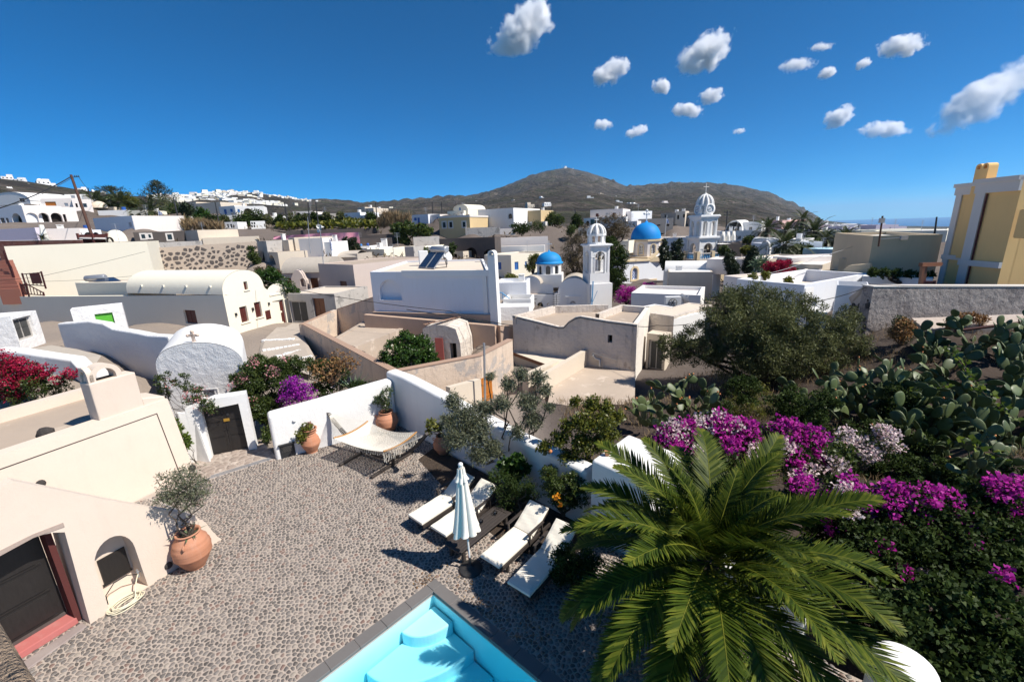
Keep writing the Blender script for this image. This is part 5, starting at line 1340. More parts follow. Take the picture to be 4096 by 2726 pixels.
q=Zp('B',1600,945,pz-.15);m1=MB();m1.box(q,.8,.6,1.3,.3);tag(solid(m1.build('water_tank',WHITEMETAL),.06),'white upright tank standing behind the solar heater','tank')
wz=1.85
ow=thing('old_white_house','weathered whitewashed house with two flat roofs and tiny window','house')
a_=V2(Zp('G',575,600,wz));b_=V2(Zp('G',1722,684,wz));c_=V2(Zp('G',1838,520,wz));m_=lerp(a_,b_,.545);dw=(b_-a_).normalized();nw=Vector((dw.y,-dw.x));Lw=(b_-a_).length
d_=V2(Zp('G',950,510,wz));e_=V2(Zp('G',1570,500,wz))
def ow_(x,y):return onwall('G',x,y,a_,b_)
wl_=rloop('G',1450,780,1492,850,a_,b_)
topl=[(0,wz),(ow_(800,655)[0],ow_(800,655)[1]),(ow_(1000,705)[0],ow_(1000,705)[1]),(ow_(1045,703)[0],ow_(1045,703)[1]),(ow_(1090,655)[0],ow_(1090,655)[1]),(ow_(1155,615)[0],ow_(1155,615)[1]),(ow_(1200,607)[0],ow_(1200,607)[1]),(ow_(1450,650)[0],ow_(1450,650)[1]),(Lw,wz)]
mb=MB();mb.facade(a_,b_,[(0,-3.2),(Lw,-3.2)]+topl[::-1],[wl_],.35)
P3_=e_+(c_-b_)*.02;mid=a_+dw*ow_(1170,615)[0]
back=[a_+(d_-a_),d_]
depth_w=(c_-b_).length
for(s0,z0_),(s1,z1_)in zip(topl[:-1],topl[1:]):
 mb.quad(V3(a_+dw*s0,z0_),V3(a_+dw*s1,z1_),V3(a_+dw*s1-nw*.3,z1_),V3(a_+dw*s0-nw*.3,z0_));mb.quad(V3(a_+dw*s0-nw*.3,z0_),V3(a_+dw*s1-nw*.3,z1_),V3(a_+dw*s1-nw*.3,1.0),V3(a_+dw*s0-nw*.3,1.0))
mb.build('front_wall',OLDWALL,ow);fit(ow,a_,b_,wl_,'h')
mb=MB()
def ring_wall(pts,z,zr,th):
 for p,q in zip(pts[:-1],pts[1:]):
  d=(q-p).normalized();n=Vector((-d.y,d.x))*th
  mb.quad(V3(p,-3.2),V3(q,-3.2),V3(q,z),V3(p,z));mb.quad(V3(p,z),V3(q,z),V3(q+n,z),V3(p+n,z));mb.quad(V3(p+n,z),V3(q+n,z),V3(q+n,zr),V3(p+n,zr))
ring_wall([b_,c_,e_],wz+.002,wz-.5,.28);mb.build('end_wall',plaster('lit_old_whitewash',(.76,.71,.64),(.4,.34,.28),.4,.4,bs=.5,coarse=.5,patch=(.45,.38,.31),patch_at=.66),ow)  # end wall plaster paler than the front wall's; sunlight put into the colour
mb=MB();ring_wall([mid-nw*.02,mid-nw*.3],0,0,.1)if False else None
mR=e_+(mid-e_)*1.0
ring_wall([e_,lerp(e_,mid,.62)],wz+.004,wz-.5,.28);ring_wall([e_+(d_-e_)*.0+Vector((-.9,.25)),d_,a_],wz+.003,wz-.6,.28);mb.build('parapet',OLDWALL,ow)
mb=MB();mb.poly([V3(p,wz-.52)for p in orient([a_,mid,lerp(mid,e_,.97)+Vector((-.6,.1)),d_])]);mb.poly([V3(p,wz-.44)for p in orient([mid,b_,c_,e_])]);mb.build('roof',ROOFBROWN,ow)
for p in(a_,b_,c_,d_):ground_at(p,-1.7)
ground_at(V2(Zp('G',940,1250,-1.3)),-1.6);ground_at(V2(Zp('G',1650,1300,-1.5)),-1.7);ground_at(V2(Zp('G',400,1350,-2)),-2.2)
dr_=[Zp('G',1325,960,-.9),Zp('G',1380,960,-.9),Zp('G',1400,1000,-1.0)]
m1=MB();s_=ow_(1350,985);p=V3(a_+dw*s_[0]+nw*.25,s_[1]);m1.tube([p+Vector((-.2,0,.25)),p,p+Vector((.25,-.1,-.05)),p+Vector((.25,-.1,-.5))],.09,8);m1.bar(p+Vector((-.2,0,.38)),p+Vector((1.2,-.6,.05)),.06,.05);m1.build('drain_pipe',GALV,ow)
te=thing('roof_terrace','bare screed terrace below the old white house','terrace')
tz=-1.05;tp4=[V2(Zp('G',1290,1045,tz)),V2(Zp('G',1705,1090,tz)),V2(Zp('G',1700,1330,tz)),V2(Zp('G',1500,1490,tz)),V2(Zp('G',900,1400,tz)),V2(Zp('G',930,1270,tz))]
mb=MB();mb.prism(orient(tp4),-3,tz);mb.build('floor',TERRACE,te)
f0=V2(Zp('G',1325,925,tz+1.05));
sA0=V2(Zp('G',1290,1045,tz));sA1=V2(Zp('G',940,1260,tz));zA=onwall('G',1300,895,sA1,sA0)[1];zB_=onwall('G',940,1110,sA1,sA0)[1]
wd_=thing('terrace_wall','low beige dividing wall running down from the old white house','wall')
seg_wall(wd_,sA1+(sA1-sA0)*.25,sA0,zB_,zA,-3,.3,BEIGE2,capm=None)
sB0=V2(Yp('G',1000,1020,25.5));sB1=V2(Yp('G',720,1150,22.3));wd2=thing('terrace_wall','short beige wall stub left of the dividing wall','wall')
seg_wall(wd2,sB1,sB0,Yp('G',720,1150,22.3).z,Yp('G',1000,1020,25.5).z,-3,.4,BEIGE2)
en=thing('sunken_house','flat roofed low house with brown fascia and arched red doorway','house')
ez=-.75;en0=V2(Zp('G',480,905,ez));en1=V2(Zp('G',905,1060,ez));dE=(en1-en0).normalized();nE=Vector((dE.y,-dE.x))
aen=rloop('G',520,955,582,1080,en0,en1,'arch');zbE=-2.9;aen=[(p[0],max(zbE,p[1]))for p in aen]
mb=MB();LE=(en1-en0).length;mb.facade(en0,en1,[(0,-3.2),(LE+1.5,-3.2),(LE+1.5,ez),(0,ez)],[aen],.3);mb.quad(V3(en0,ez),V3(en0,-3.2),V3(en0-nE*3,-3.2),V3(en0-nE*3,ez));mb.build('wall',BEIGE2,en)
mb=MB();mb.poly([V3(p,ez+.07)for p in orient([en0+nE*.08-dE*.08,en1+dE*1.4+nE*.08,V2(Zp('G',1290,1000,ez)),V2(Zp('G',585,835,ez))])]);mb.build('roof',ROOFPALE,en)
mb=MB();mb.slab(en0,en1,rect(-.08,ez-.16,LE+1.5,ez+.06),-.08,-.004);mb.build('fascia',BROWNDOOR,en);fit(en,en0,en1,aen,'oa')
og=V2(Yp('G',285,1200,20.2));og1=V2(Yp('G',385,1160,20.9));gt=thing('orange_gate','orange wooden gate standing behind the grey pole','gate')
oz1=Yp('G',330,1165,20.5).z;mb=MB();Lg_=(og1-og).length
for i in range(6):
 m1=MB();m1.slab(og,og1,rect(Lg_*i/6+.006,oz1-2.1,Lg_*(i+1)/6-.006,oz1),0,.035);m1.build('plank',ORANGEDOOR,gt)
for z in(.3,1.0,1.7):m1=MB();m1.slab(og,og1,rect(.02,oz1-z-.05,Lg_-.02,oz1-z+.05),-.035,-.001);m1.build('rail',ORANGEDOOR,gt)
stub=thing('gate_wall','pale wall stub left of the orange gate','wall');s0=V2(Yp('G',0,1260,18.6));seg_wall(stub,s0,og,Yp('G',0,1262,18.6).z,Yp('G',285,1187,20.2).z,-3,.3,BEIGE2)
pole_p=Yp('G',312,1330,19.6);pole_t=Yp('G',313,855,19.6);t=thing('service_pole','thin grey metal service pole in front of the orange gate','pole');mb=MB();mb.tube([pole_p-Vector((0,0,1.5)),pole_t],.055,8);mb.build('shaft',GALV,t)
mb=MB();c0_=pole_t-Vector((0,0,.22));mb.tube([c0_+Vector((-.12+.18*math.cos(i/12*6.283)-.1,0,.07*math.sin(i/12*6.283)))for i in range(13)],.012,5,cap=False);mb.build('cable_loop',WIRE,t)
ch_=thing('cream_house','cream plastered house with barrel vaulted roof and dark red windows','house')
gz=3.4
A=V2(Zp('A',2050,1213,gz));B=V2(Yp('F',478,270,35.2));B=V2(Zp('B',130,1125,gz+.15));dB=(B-A).normalized();nBv=Vector((dB.y,-dB.x));LB=(B-A).length
gt_=onwall('A',2240,985,A,B)[1]
n=16;arB=[(LB*(1-math.cos(math.pi*i/n))/2*.985,gz-.05+(gt_-gz+.05)*math.sin(math.pi*i/n)**.8)for i in range(n+1)]
op=[(rloop('E',2210,55,2280,205,A,B),'dr'),(rloop('F',275,15,338,160,A,B),'dr'),(rloop('A',2243,1092,2278,1170,A,B),'dr')]
arB=[(max(0,a),b)for a,b in arB]
mb=MB();mb.facade(A,B,[(0,-.8),(LB+1.6,-.8),(LB+1.6,gz-1.2),(LB+.9,gz-.75),(LB*.985,gz-.06)]+arB[::-1][1:],[l for l,k in op],.35);mb.build('gable_wall',CREAM,ch_)
for l,k in op:
 fit(ch_,A,B,l,k);m1=MB();m1.slab(A,B,rect(l[0][0]-.12,l[0][1]-.09,l[1][0]+.12,l[0][1]-.005),-.08,.05);m1.build('sill',CREAM,ch_)
for c,x,y in(('E',2165,130),('E',2318,85),('F',95,130),('F',250,80),('F',398,32)):
 s_,z_=onwall(c,x,y,A,B);m1=MB();m1.slab(A,B,rect(s_-.06,z_-.13,s_+.06,z_+.10),-.13,-.003);m1.build('wall_lamp',DARKMETAL,ch_)
l=rloop('F',372,92,418,175,A,B);m1=MB();m1.slab(A,B,l,-.03,-.002);m1.build('meter_box',REDDOOR,ch_)
LW=Yp('A',180,1232,41.5);Wl=V2(LW);dl_=(A-Wl).normalized();nl_=Vector((dl_.y,-dl_.x));Lw_=(A-Wl).length
vb_=-(nl_)*.0;bk=V2(Yp('A',1420,985,41));
vdir=(V2(Zp('A',1300,1130,gz+1.0))-A);vlen=11.0;vdv=-dl_*1.0
mb=MB();rows=[]
for j in range(9):
 t=j/8;rows.append([V3(A+dB*a-dl_*(vlen*t*0+0)+Vector((-dl_.x*vlen*t,-dl_.y*vlen*t)),b+.02)for a,b in arB])
vs=[p for r_ in rows for p in r_];m_=n+1
mb.add(vs,[(j*m_+i,(j+1)*m_+i,(j+1)*m_+i+1,j*m_+i+1)for j in range(8)for i in range(n)],smooth=True);mb.poly([V3(A-dl_*vlen+dB*a,b)for a,b in[(0,-.8),(LB,-.8)]+arB[::-1]],smooth=False);mb.build('vault',CREAM,ch_)
wdl=rloop('E',1697,92,1805,215,Wl,A)
zl0=LW.z;mb=MB();k0_=onwall('A',0,1105,Wl,A)
mb.facade(Wl,A,[(k0_[0]-6,-2),(Lw_,-2),(Lw_,gz-.05),(0,zl0),(onwall('A',100,1165,Wl,A)[0],onwall('A',100,1165,Wl,A)[1]),(k0_[0],k0_[1]),(k0_[0]-6,k0_[1]+.6)],[wdl],.3)
pr_=[(Lw_,gz-.05),(0,zl0),onwall('A',100,1165,Wl,A),k0_,(k0_[0]-6,k0_[1]+.6)]
for(s0,z0_),(s1,z1_)in zip(pr_[:-1],pr_[1:]):mb.quad(V3(Wl+dl_*s0,z0_),V3(Wl+dl_*s0-nl_*.4,z0_),V3(Wl+dl_*s1-nl_*.4,z1_),V3(Wl+dl_*s1,z1_))
mb.build('side_wall',CREAM,ch_);fit(ch_,Wl,A,wdl,'dr')
for x,y in((1370,1135),(1595,1122),(1762,1117),(2035,1112)):
 p=Yp('A',x,y,36.2 if x<2000 else 34.2);
for k in range(4):
 s_=1.2+k*2.6;p=V3(A-dl_*s_+dB*.55,gz+.62);m1=MB();m1.bar(p,p+Vector((nl_.x,nl_.y,-.05))*.55,.16,.14);m1.build('rain_spout',CREAM,ch_)
for p in(A,B,Wl,lerp(A,Wl,.5)):ground_at(p,.1)
aw0=B+dB*.15;aw1=V2(Yp('B',330,1130,39.6));daw=(aw1-aw0).normalized();La=(aw1-aw0).length
dpl=rloop('B',222,1262,325,1490,aw0,aw1);at_=onwall('B',240,1110,aw0,aw1)[1];zs_=onwall('B',240,1190,aw0,aw1)[1]
mb=MB();mb.facade(aw0,aw1,[(0,-.8),(La,-.8)]+[(La*(1+math.cos(math.pi*i/10))/2,zs_+(at_-zs_)*math.sin(math.pi*i/10))for i in range(11)],[dpl],.35);mb.build('door_gable',CREAM,ch_);fit(ch_,aw0,aw1,dpl,'dr')
tri=[onwall('B',235,1192,aw0,aw1),onwall('B',293,1185,aw0,aw1),onwall('B',263,1138,aw0,aw1)];m1=MB();m1.slab(aw0,aw1,tri,-.03,-.002);m1.build('triangle_panel',TRIM,ch_)
m1=MB();m1.slab(aw0,aw1,rect(.2,zs_-.25,La-.1,zs_-.12),-.06,-.002);m1.build('string_course',CREAM,ch_)
ds=V2(Yp('B',300,1520,37.5));m1=MB();zst=onwall('B',270,1500,aw0,aw1)[1];nw_=Vector((daw.y,-daw.x));m1.hexa([V3(aw0+nw_*1.1,-.6),V3(aw1+nw_*1.1,-.6),V3(aw1,-.6),V3(aw0,-.6)],[V3(aw0+nw_*1.0,zst-.05),V3(aw1+nw_*1.0,zst-.05),V3(aw1,zst),V3(aw0,zst)]);m1.build('doorstep',PATH,ch_)
st_=[('F',(478,272),(720,262),.30),('F',(345,385),(640,372),.16),('F',(345,480),(690,425),.04),('F',(470,535),(705,470),-.02),('F',(660,560),(800,528),-.05)]
lanepts=[V2(Zp('F',480,250,.32)),V2(Zp('F',715,250,.32)),V2(Zp('F',725,345,.25)),V2(Zp('F',830,530,.0)),V2(Zp('F',800,700,-.1)),V2(Zp('F',300,560,0)),V2(Zp('F',330,400,.1)),V2(Zp('F',380,345,.3))]
mb=MB();mb.add([V3(p,z)for p,z in zip(lanepts,(.34,.34,.27,.03,-.04,.02,.13,.33))],[tuple(range(8))]);mb.add([V3(V2(Zp('B',390,1475,.33)),.345),V3(V2(Zp('B',250,1560,.33)),.345),V3(V2(Zp('F',600,280,.33)),.345),V3(V2(Zp('B',545,1490,.33)),.345)],[(0,1,2,3)]);struct('lane',mb,PATH)
for i,(c,q0_,q1_,z)in enumerate(st_[1:]):
 a=V2(Zp(c,*q0_,z));b=V2(Zp(c,*q1_,z));d=(b-a);nst=9
 so=thing('lane_step',['uppermost white edged step of the stony lane','second white edged step down the lane','third white edged step of the lane beside the yard wall','lowest white edged lane step above the bougainvillea'][i],'step','whitewashed steps in the lane')
 for k in range(nst):
  m1=MB();p=a+d*((k+.5)/nst);w=d.length/nst*.93;m1.box((p.x,p.y,z-.10),w,.30+R.uniform(-.05,.05),.27+R.uniform(-.02,.03),math.atan2(d.y,d.x)+R.uniform(-.1,.1));solid(m1.build('edge_stone',WHITE_ROUGH,so),.03,2)
house('low grey crumbling building with old plank door and open brown door','B',(345,1215),(772,1197),(540,1480),39.0,37.6,5,GREYOLD,ROOFPALE,[(375,1272,528,1470,'g'),(585,1248,692,1425,'d')],para=(.1,.3),name='grey_outbuilding',cat='outbuilding')
house('taupe cube house with one dark red shutter and flat roof','B',(625,932),(945,936),(880,1290),48.5,44.5,11,TAUPE,ROOFBROWN,[(830,1090,892,1182,'r')],para=(.06,.25),name='taupe_house')
vh=house('long house under a weathered grey barrel vault with brown doors','B',(278,1010),(640,1012),(500,1180),50.5,50,7,TAUPE,ROOFVAULT,[(335,1062,392,1135,'d'),(558,1060,630,1182,'d')],vault=0,para=(.05,.2),name='vaulted_house')
p0=Yp('B',285,1000,50.3);p1=Yp('B',700,1010,49.8);zt_=Yp('B',400,868,53).z;zb_=Yp('B',400,1010,50.3).z
mb=MB();n=12;vv=V2(p1)-V2(p0);dv_=vv.normalized();nv_=Vector((-dv_.y,dv_.x))
mb.add([V3(V2(p0)+vv*(j/6)+nv_*(5.2*(1-math.cos(math.pi*i/n))/2),zb_-.05+(zt_-zb_)*math.sin(math.pi*i/n))for j in range(7)for i in range(n+1)],[(j*(n+1)+i,(j+1)*(n+1)+i,(j+1)*(n+1)+i+1,j*(n+1)+i+1)for j in range(6)for i in range(n)],smooth=True)
mb.poly([V3(V2(p0)+nv_*(5.2*(1-math.cos(math.pi*i/n))/2),zb_-.05+(zt_-zb_)*math.sin(math.pi*i/n))for i in range(n+1)][::-1]);mb.poly([V3(V2(p1)+nv_*(5.2*(1-math.cos(math.pi*i/n))/2),zb_-.05+(zt_-zb_)*math.sin(math.pi*i/n))for i in range(n+1)]);mb.build('vault',ROOFVAULT,vh)
fp0=V2(Yp('B',392,1150,48.6));fp1=V2(Yp('B',520,1150,48.6));ft=onwall('B',450,985,fp0,fp1)[1];Lf=(fp1-fp0).length
m1=MB();al=rloop('B',462,1065,512,1140,fp0,fp1,'arch');m1.slab(fp0,fp1,[(0,-1),(Lf,-1),(Lf,al[0][1]+.4),(Lf*.8,ft-.5),(Lf*.62,ft-.06),(Lf*.45,ft),(Lf*.28,ft-.12),(0,ft-.9)],0,.8,[al]);m1.build('chimney',TAUPE,vh)
house('second weathered barrel vault with small round top chimney behind','B',(640,835),(985,850),(800,900),58,57,4,ROOFVAULT,ROOFVAULT,vault=.0,para=(.05,.3),name='vaulted_house')
p0=Yp('B',650,880,57);p1=Yp('B',985,880,57);mb=MB();vv=V2(p1)-V2(p0);dv_=vv.normalized();nv_=Vector((-dv_.y,dv_.x));zt_=Yp('B',800,815,58.5).z;zb_=p0.z
mb.add([V3(V2(p0)+vv*(j/6)+nv_*(4.5*(1-math.cos(math.pi*i/n))/2),zb_+(zt_-zb_)*math.sin(math.pi*i/n))for j in range(7)for i in range(n+1)],[(j*(n+1)+i,(j+1)*(n+1)+i,(j+1)*(n+1)+i+1,j*(n+1)+i+1)for j in range(6)for i in range(n)],smooth=True)
mb.poly([V3(V2(p0)+nv_*(4.5*(1-math.cos(math.pi*i/n))/2),zb_+(zt_-zb_)*math.sin(math.pi*i/n))for i in range(n+1)][::-1]);tag(mb.build('vault_roof',ROOFVAULT),'low grey vaulted roof ridge between taupe house and dark juniper','roof')
house('ruined beige house with roofless upper room','B',(145,715),(350,713),(250,815),60,58,5,BEIGE2,ROOFBROWN,[(262,778,290,812,'h')],para=(.3,.3),name='beige_ruin',cat='ruin')
house('tall dark sided beige ruin with blind arched niche','B',(160,822),(252,820),(220,990),57.5,54,7,BEIGE2,ROOFBROWN,[(175,850,232,940,'n')],para=(.05,.3),name='beige_ruin',cat='ruin')
house('roofless beige shell above the grey vault','B',(350,690),(405,690),(380,800),60,58.5,5.5,BEIGE2,ROOFBROWN,para=(.05,.3),name='beige_ruin',cat='ruin')
house('blank white end wall with rusty cables and thin mast','B',(443,700),(662,693),(560,836),56.5,56,3,PINKWHITE,ROOFPALE,para=(.05,.3),name='white_outbuilding',cat='outbuilding')
house('narrow white lit building with flag beside it','B',(668,730),(738,728),(700,810),56.2,56,4,WHITE,ROOFPALE,para=(.05,.3),name='white_outbuilding',cat='outbuilding')
house('low dark entrance shed against the rubble wall','B',(60,725),(145,718),(100,905),59,57,4,GREYOLD,ROOFBROWN,[(78,815,132,905,'h')],para=(.05,.3),name='shed',cat='shed')
house('low white house with tall chimney beyond the juniper','B',(735,765),(1100,780),(900,830),66,66,6,WHITE,ROOFPALE,[(770,775,800,812,'h')],name='white_house',extra=lambda t,a,b,c_,d_,z,z0:chimney(t,Yp('B',1240,780,70),1.2,.8))
house('long low cream house with lit end and small step','B',(1072,795),(1232,798),(1150,850),64,62,16,CREAM,ROOFPALE,name='cream_bungalow')
house('pale wall block between juniper and rubble wall','B',(1000,785),(1075,790),(1030,845),66,65,5,WHITE,ROOFPALE,name='white_outbuilding',cat='outbuilding')
house('broken white vault with curved crumbling rim','B',(1505,775),(1745,785),(1640,890),70,68,5,WHITE,WHITE,vault=.9,name='broken_vault',cat='ruin')
house('small pinkish ruin between shrub and dark cave','B',(1760,800),(1960,835),(1850,880),72,70,5,BEIGE2,ROOFBROWN,[(1865,840,1905,880,'h')],name='small_ruin',cat='ruin')
pk=[Yp('B',*q)for q in((215,678,70),(380,668,69),(620,652,68),(860,645,67.5),(1000,640,67))];pk2=[Yp('B',*q)for q in((215,700,70),(400,715,69),(640,735,68),(870,752,67.5),(1005,745,67))]
mb=MB();rows=[]
for j in range(9):
 for i in range(41):
  t=i/40*4;k=min(3,int(t));p=pk[k].lerp(pk[k+1],t-k).lerp(pk2[k].lerp(pk2[k+1],t-k),j/8);rows.append(p+Vector((0,.25*math.sin(i*.9+j*.5)+.2*math.sin(i*.37),-.12*math.sin(i*.8)*(j/8)**2)))
mb.add(rows,[(j*41+i,(j+1)*41+i,(j+1)*41+i+1,j*41+i+1)for j in range(8)for i in range(40)],smooth=True);tag(mb.build('pink_cloth',PINKCLOTH),'long pink cloth hung along a garden wall','cloth')
for q0_,q1_,lab,mt in(((1010,745),(1035,772),'bright light blue tarpaulin bundle by the stone terrace',BLUECLOTH),((1068,740),(1098,770),'darker blue bundle beside the light blue tarpaulin',BLUEPAINT)):
 a=Yp('B',*q0_,69);b=Yp('B',*q1_,69);mb=MB();rock(mb,((a.x+b.x)/2,a.y,b.z),(b.x-a.x)*.55,1,3);tag(mb.build('tarpaulin',mt),lab,'tarpaulin')
rb_=house('rubble stone wall with mortar beside the cream bungalow','B',(1420,770),(1502,775),(1460,890),63,62,2,GREYOLD,ROOFBROWN,para=(.05,.2),name='rubble_wall',cat='wall')
def poleat(label,c,x,y0_,y1_,Y,r=.1,mat=None,x1=None,arms=0,name='utility_pole',cat='pole',group='poles',drop=1.0):
 a=Yp(c,x,y0_,Y);b=Yp(c,x if x1 is None else x1,y1_,Y);t=thing(name,label,cat,group)
 mb=MB();mb.tube([b-Vector((0,0,drop)),b,a],[r*1.15,r*1.1,r*.8],8);mb.build('shaft',mat or POLEWOOD,t)
 for k in range(arms):
  mb=MB();p=a-Vector((0,0,.3+.5*k));mb.bar(p-Vector((.7,0,0)),p+Vector((.7,0,0)),.09,.09)
  for s in(-.6,0,.6):mb.lathe([(.05,0),(.06,.08),(.03,.16),(0,.17)],p+Vector((s,0,.05)),6)
  mb.build('crossarm',DARKMETAL,t)
 return t
poleat('thin steel mast standing at the blank white end wall','B',530,500,762,55.8,.045,GALV,name='mast',cat='mast',x1=548)
sp_=poleat('steel mast with horn loudspeakers by the beige shell','B',642,580,920,48,.045,GALV,name='loudspeaker_mast',cat='mast',x1=674)
for x,y in((628,588),(662,592),(640,624)):
 p=Yp('B',x,y,48);mb=MB();mb.lathe([(.04,-.2),(.07,-.05),(.22,.14),(.24,.16)],p,12,Vector((R.uniform(-1,1),-1,.1)).to_track_quat('Z','Y').to_matrix());mb.build('horn',WHITEMETAL,sp_)
bc=house('big blank cream wall building above the solar heater','A',(42,790),(1342,705),(700,1225),46,52,9,CREAM,ROOFPALE,para=(.1,.4),name='cream_building')
hp_=thing('solar_heater','solar water heater lying behind the grey cream parapet','solar heater')
p=Yp('A',930,1100,41.2);mb=MB();ca=Yp('A',785,1068,41.3);cb=Yp('A',972,1052,41.3);mb.tube([ca,ca.lerp(cb,.06),ca.lerp(cb,.94),cb],[.2,.29,.29,.2],16);mb.build('tank',GALV,hp_)
q4=[Yp('A',*a)for a in((840,1092,40.6),(1118,1088,40.6),(1045,1052,41.6),(940,1058,41.6))];mb=MB();mb.poly(q4);mb.build('collector',GLASSPANEL,hp_)
mb=MB();mb.tube([ca+Vector((0,0,-.3)),ca+Vector((0,0,-1.5))],.05,6);mb.tube([cb+Vector((0,0,-.3)),cb+Vector((0,0,-1.5))],.05,6);mb.build('rack',DARKMETAL,hp_)
house('low cream rooftop block with sloping end in shade','A',(690,1108),(1192,1098),(900,1222),40.2,38.6,2.5,CREAM,ROOFPALE,para=(.05,.2),name='rooftop_block',cat='building',left=(),drop=3)
sr=thing('red_staircase','terracotta red outside stairs climbing along the cream building','staircase')
for k in range(9):
 y=900+k*33;a=Yp('A',0-20,y,43.5-k*.25);b=Yp('A',70+k*14,y+6,43.5-k*.25);mb=MB();d=b-a;mb.hexa([Vector((a.x,a.y,a.z-1.5)),Vector((b.x,b.y,a.z-1.5)),Vector((b.x,b.y+.5,a.z-1.5)),Vector((a.x,a.y+.5,a.z-1.5))],[a,Vector((b.x,b.y,a.z)),Vector((b.x,b.y+.5,a.z)),Vector((a.x,a.y+.5,a.z))]);mb.build('step',simple('red_step',(.32,.13,.09),.8)if k==0 else bpy.data.materials['red_step'],sr)
def railing(label,c,posts,h,Y,nb,name='railing',mat=REDRAIL,drop=.1):
 t=thing(name,label,'railing');pt=[Yp(c,x,y,Y)for x,y in posts];mt=[Yp(c,x,y,Y)for x,y in h]
 for a,b in zip(pt,mt):mb=MB();mb.bar(a-Vector((0,0,drop)),b+Vector((0,0,.06)),.10,.10,up=Vector((0,1,0)));mb.build('post',mat,t)
 for i in range(len(pt)-1):
  for f in(.12,.96):mb=MB();mb.bar(pt[i].lerp(mt[i],f),pt[i+1].lerp(mt[i+1],f),.06,.08);mb.build('rail',mat,t)
  for k in range(1,nb):mb=MB();mb.bar(pt[i].lerp(pt[i+1],k/nb).lerp(mt[i].lerp(mt[i+1],k/nb),.12),mt[i].lerp(mt[i+1],k/nb),.045,.045,up=Vector((0,1,0)));mb.build('baluster',mat,t)
 return t
railing('dark red wooden railing with open gate against the cream wall','A',[(240,1135),(420,1150)],[(203,1022),(378,1005)],42,5)
railing('lower dark red railing descending in front of the cream wall','A',[(215,1222),(265,1222),(405,1222)],[(188,1118),(240,1110),(398,1195)],40.8,5)
railing('dark red handrail following the red stairs','A',[(60,905),(155,1135)],[(35,815),(100,955)],42.5,2,drop=.3)
mb=MB();mb.box(Yp('A',345,1112,41.9),.95,.06,1.0);tag(mb.build('slatted_gate',REDRAIL),'dark red slatted gate panel in the railing','gate')
rwA=V2(Yp('A',1345,790,58));rwB=V2(Yp('A',2354,725,66));rz1=Yp('A',1345,790,58).z;rz2=Yp('A',2354,725,66).z
peb=thing('stone_retaining_wall','long retaining wall studded with dark stones in pale mortar','wall')
seg_wall(peb,rwA,rwB,rz1,rz2,-2,.6,plaster('pale_rubble_mortar',(.46,.38,.31),(.3,.25,.2),.5,.2,bs=.5,coarse=.5));dR=(rwB-rwA).normalized();nR_=Vector((dR.y,-dR.x));LR=(rwB-rwA).length
STONE=plaster('dark_wall_stone',(.085,.075,.072),(.16,.12,.10),.8,.1,rough=.9,bs=.5,sc=2)
cnt=0;big=MB();lowz=onwall('A',1700,990,rwA,rwB)[1]
for c,cell in voronoi(0,lowz-.3,LR,max(rz1,rz2),.62,lambda c:lowz-.2<c.y<lerp(rz1,rz2,c.x/LR)-.35,.45,5):
 g=R.uniform(.40,.80);l=[(c.x+x*g,c.y+y*g*.8)for x,y in cell]
 cnt+=1
 if cnt<=290:m1=MB();m1.slab(rwA,rwB,l,-R.uniform(.03,.09),.0);m1.build('stone',STONE,peb)
 else:big.slab(rwA,rwB,l,-R.uniform(.03,.09),.0)
if big.v:tag(big.build('stones',STONE,peb),kind='stuff')
ground_at(rwA,0);ground_at(rwB,.3)
for k in range(11):[ground_at(lerp(rwA,rwB,k/10)-Vector((0,o_)),-.3)for o_ in(.6,2.5,5)]
for s in(0,.5,1):ground_at(lerp(rwA,rwB,s)+Vector((-.5,4)),lerp(rz1,rz2,s)-.2)
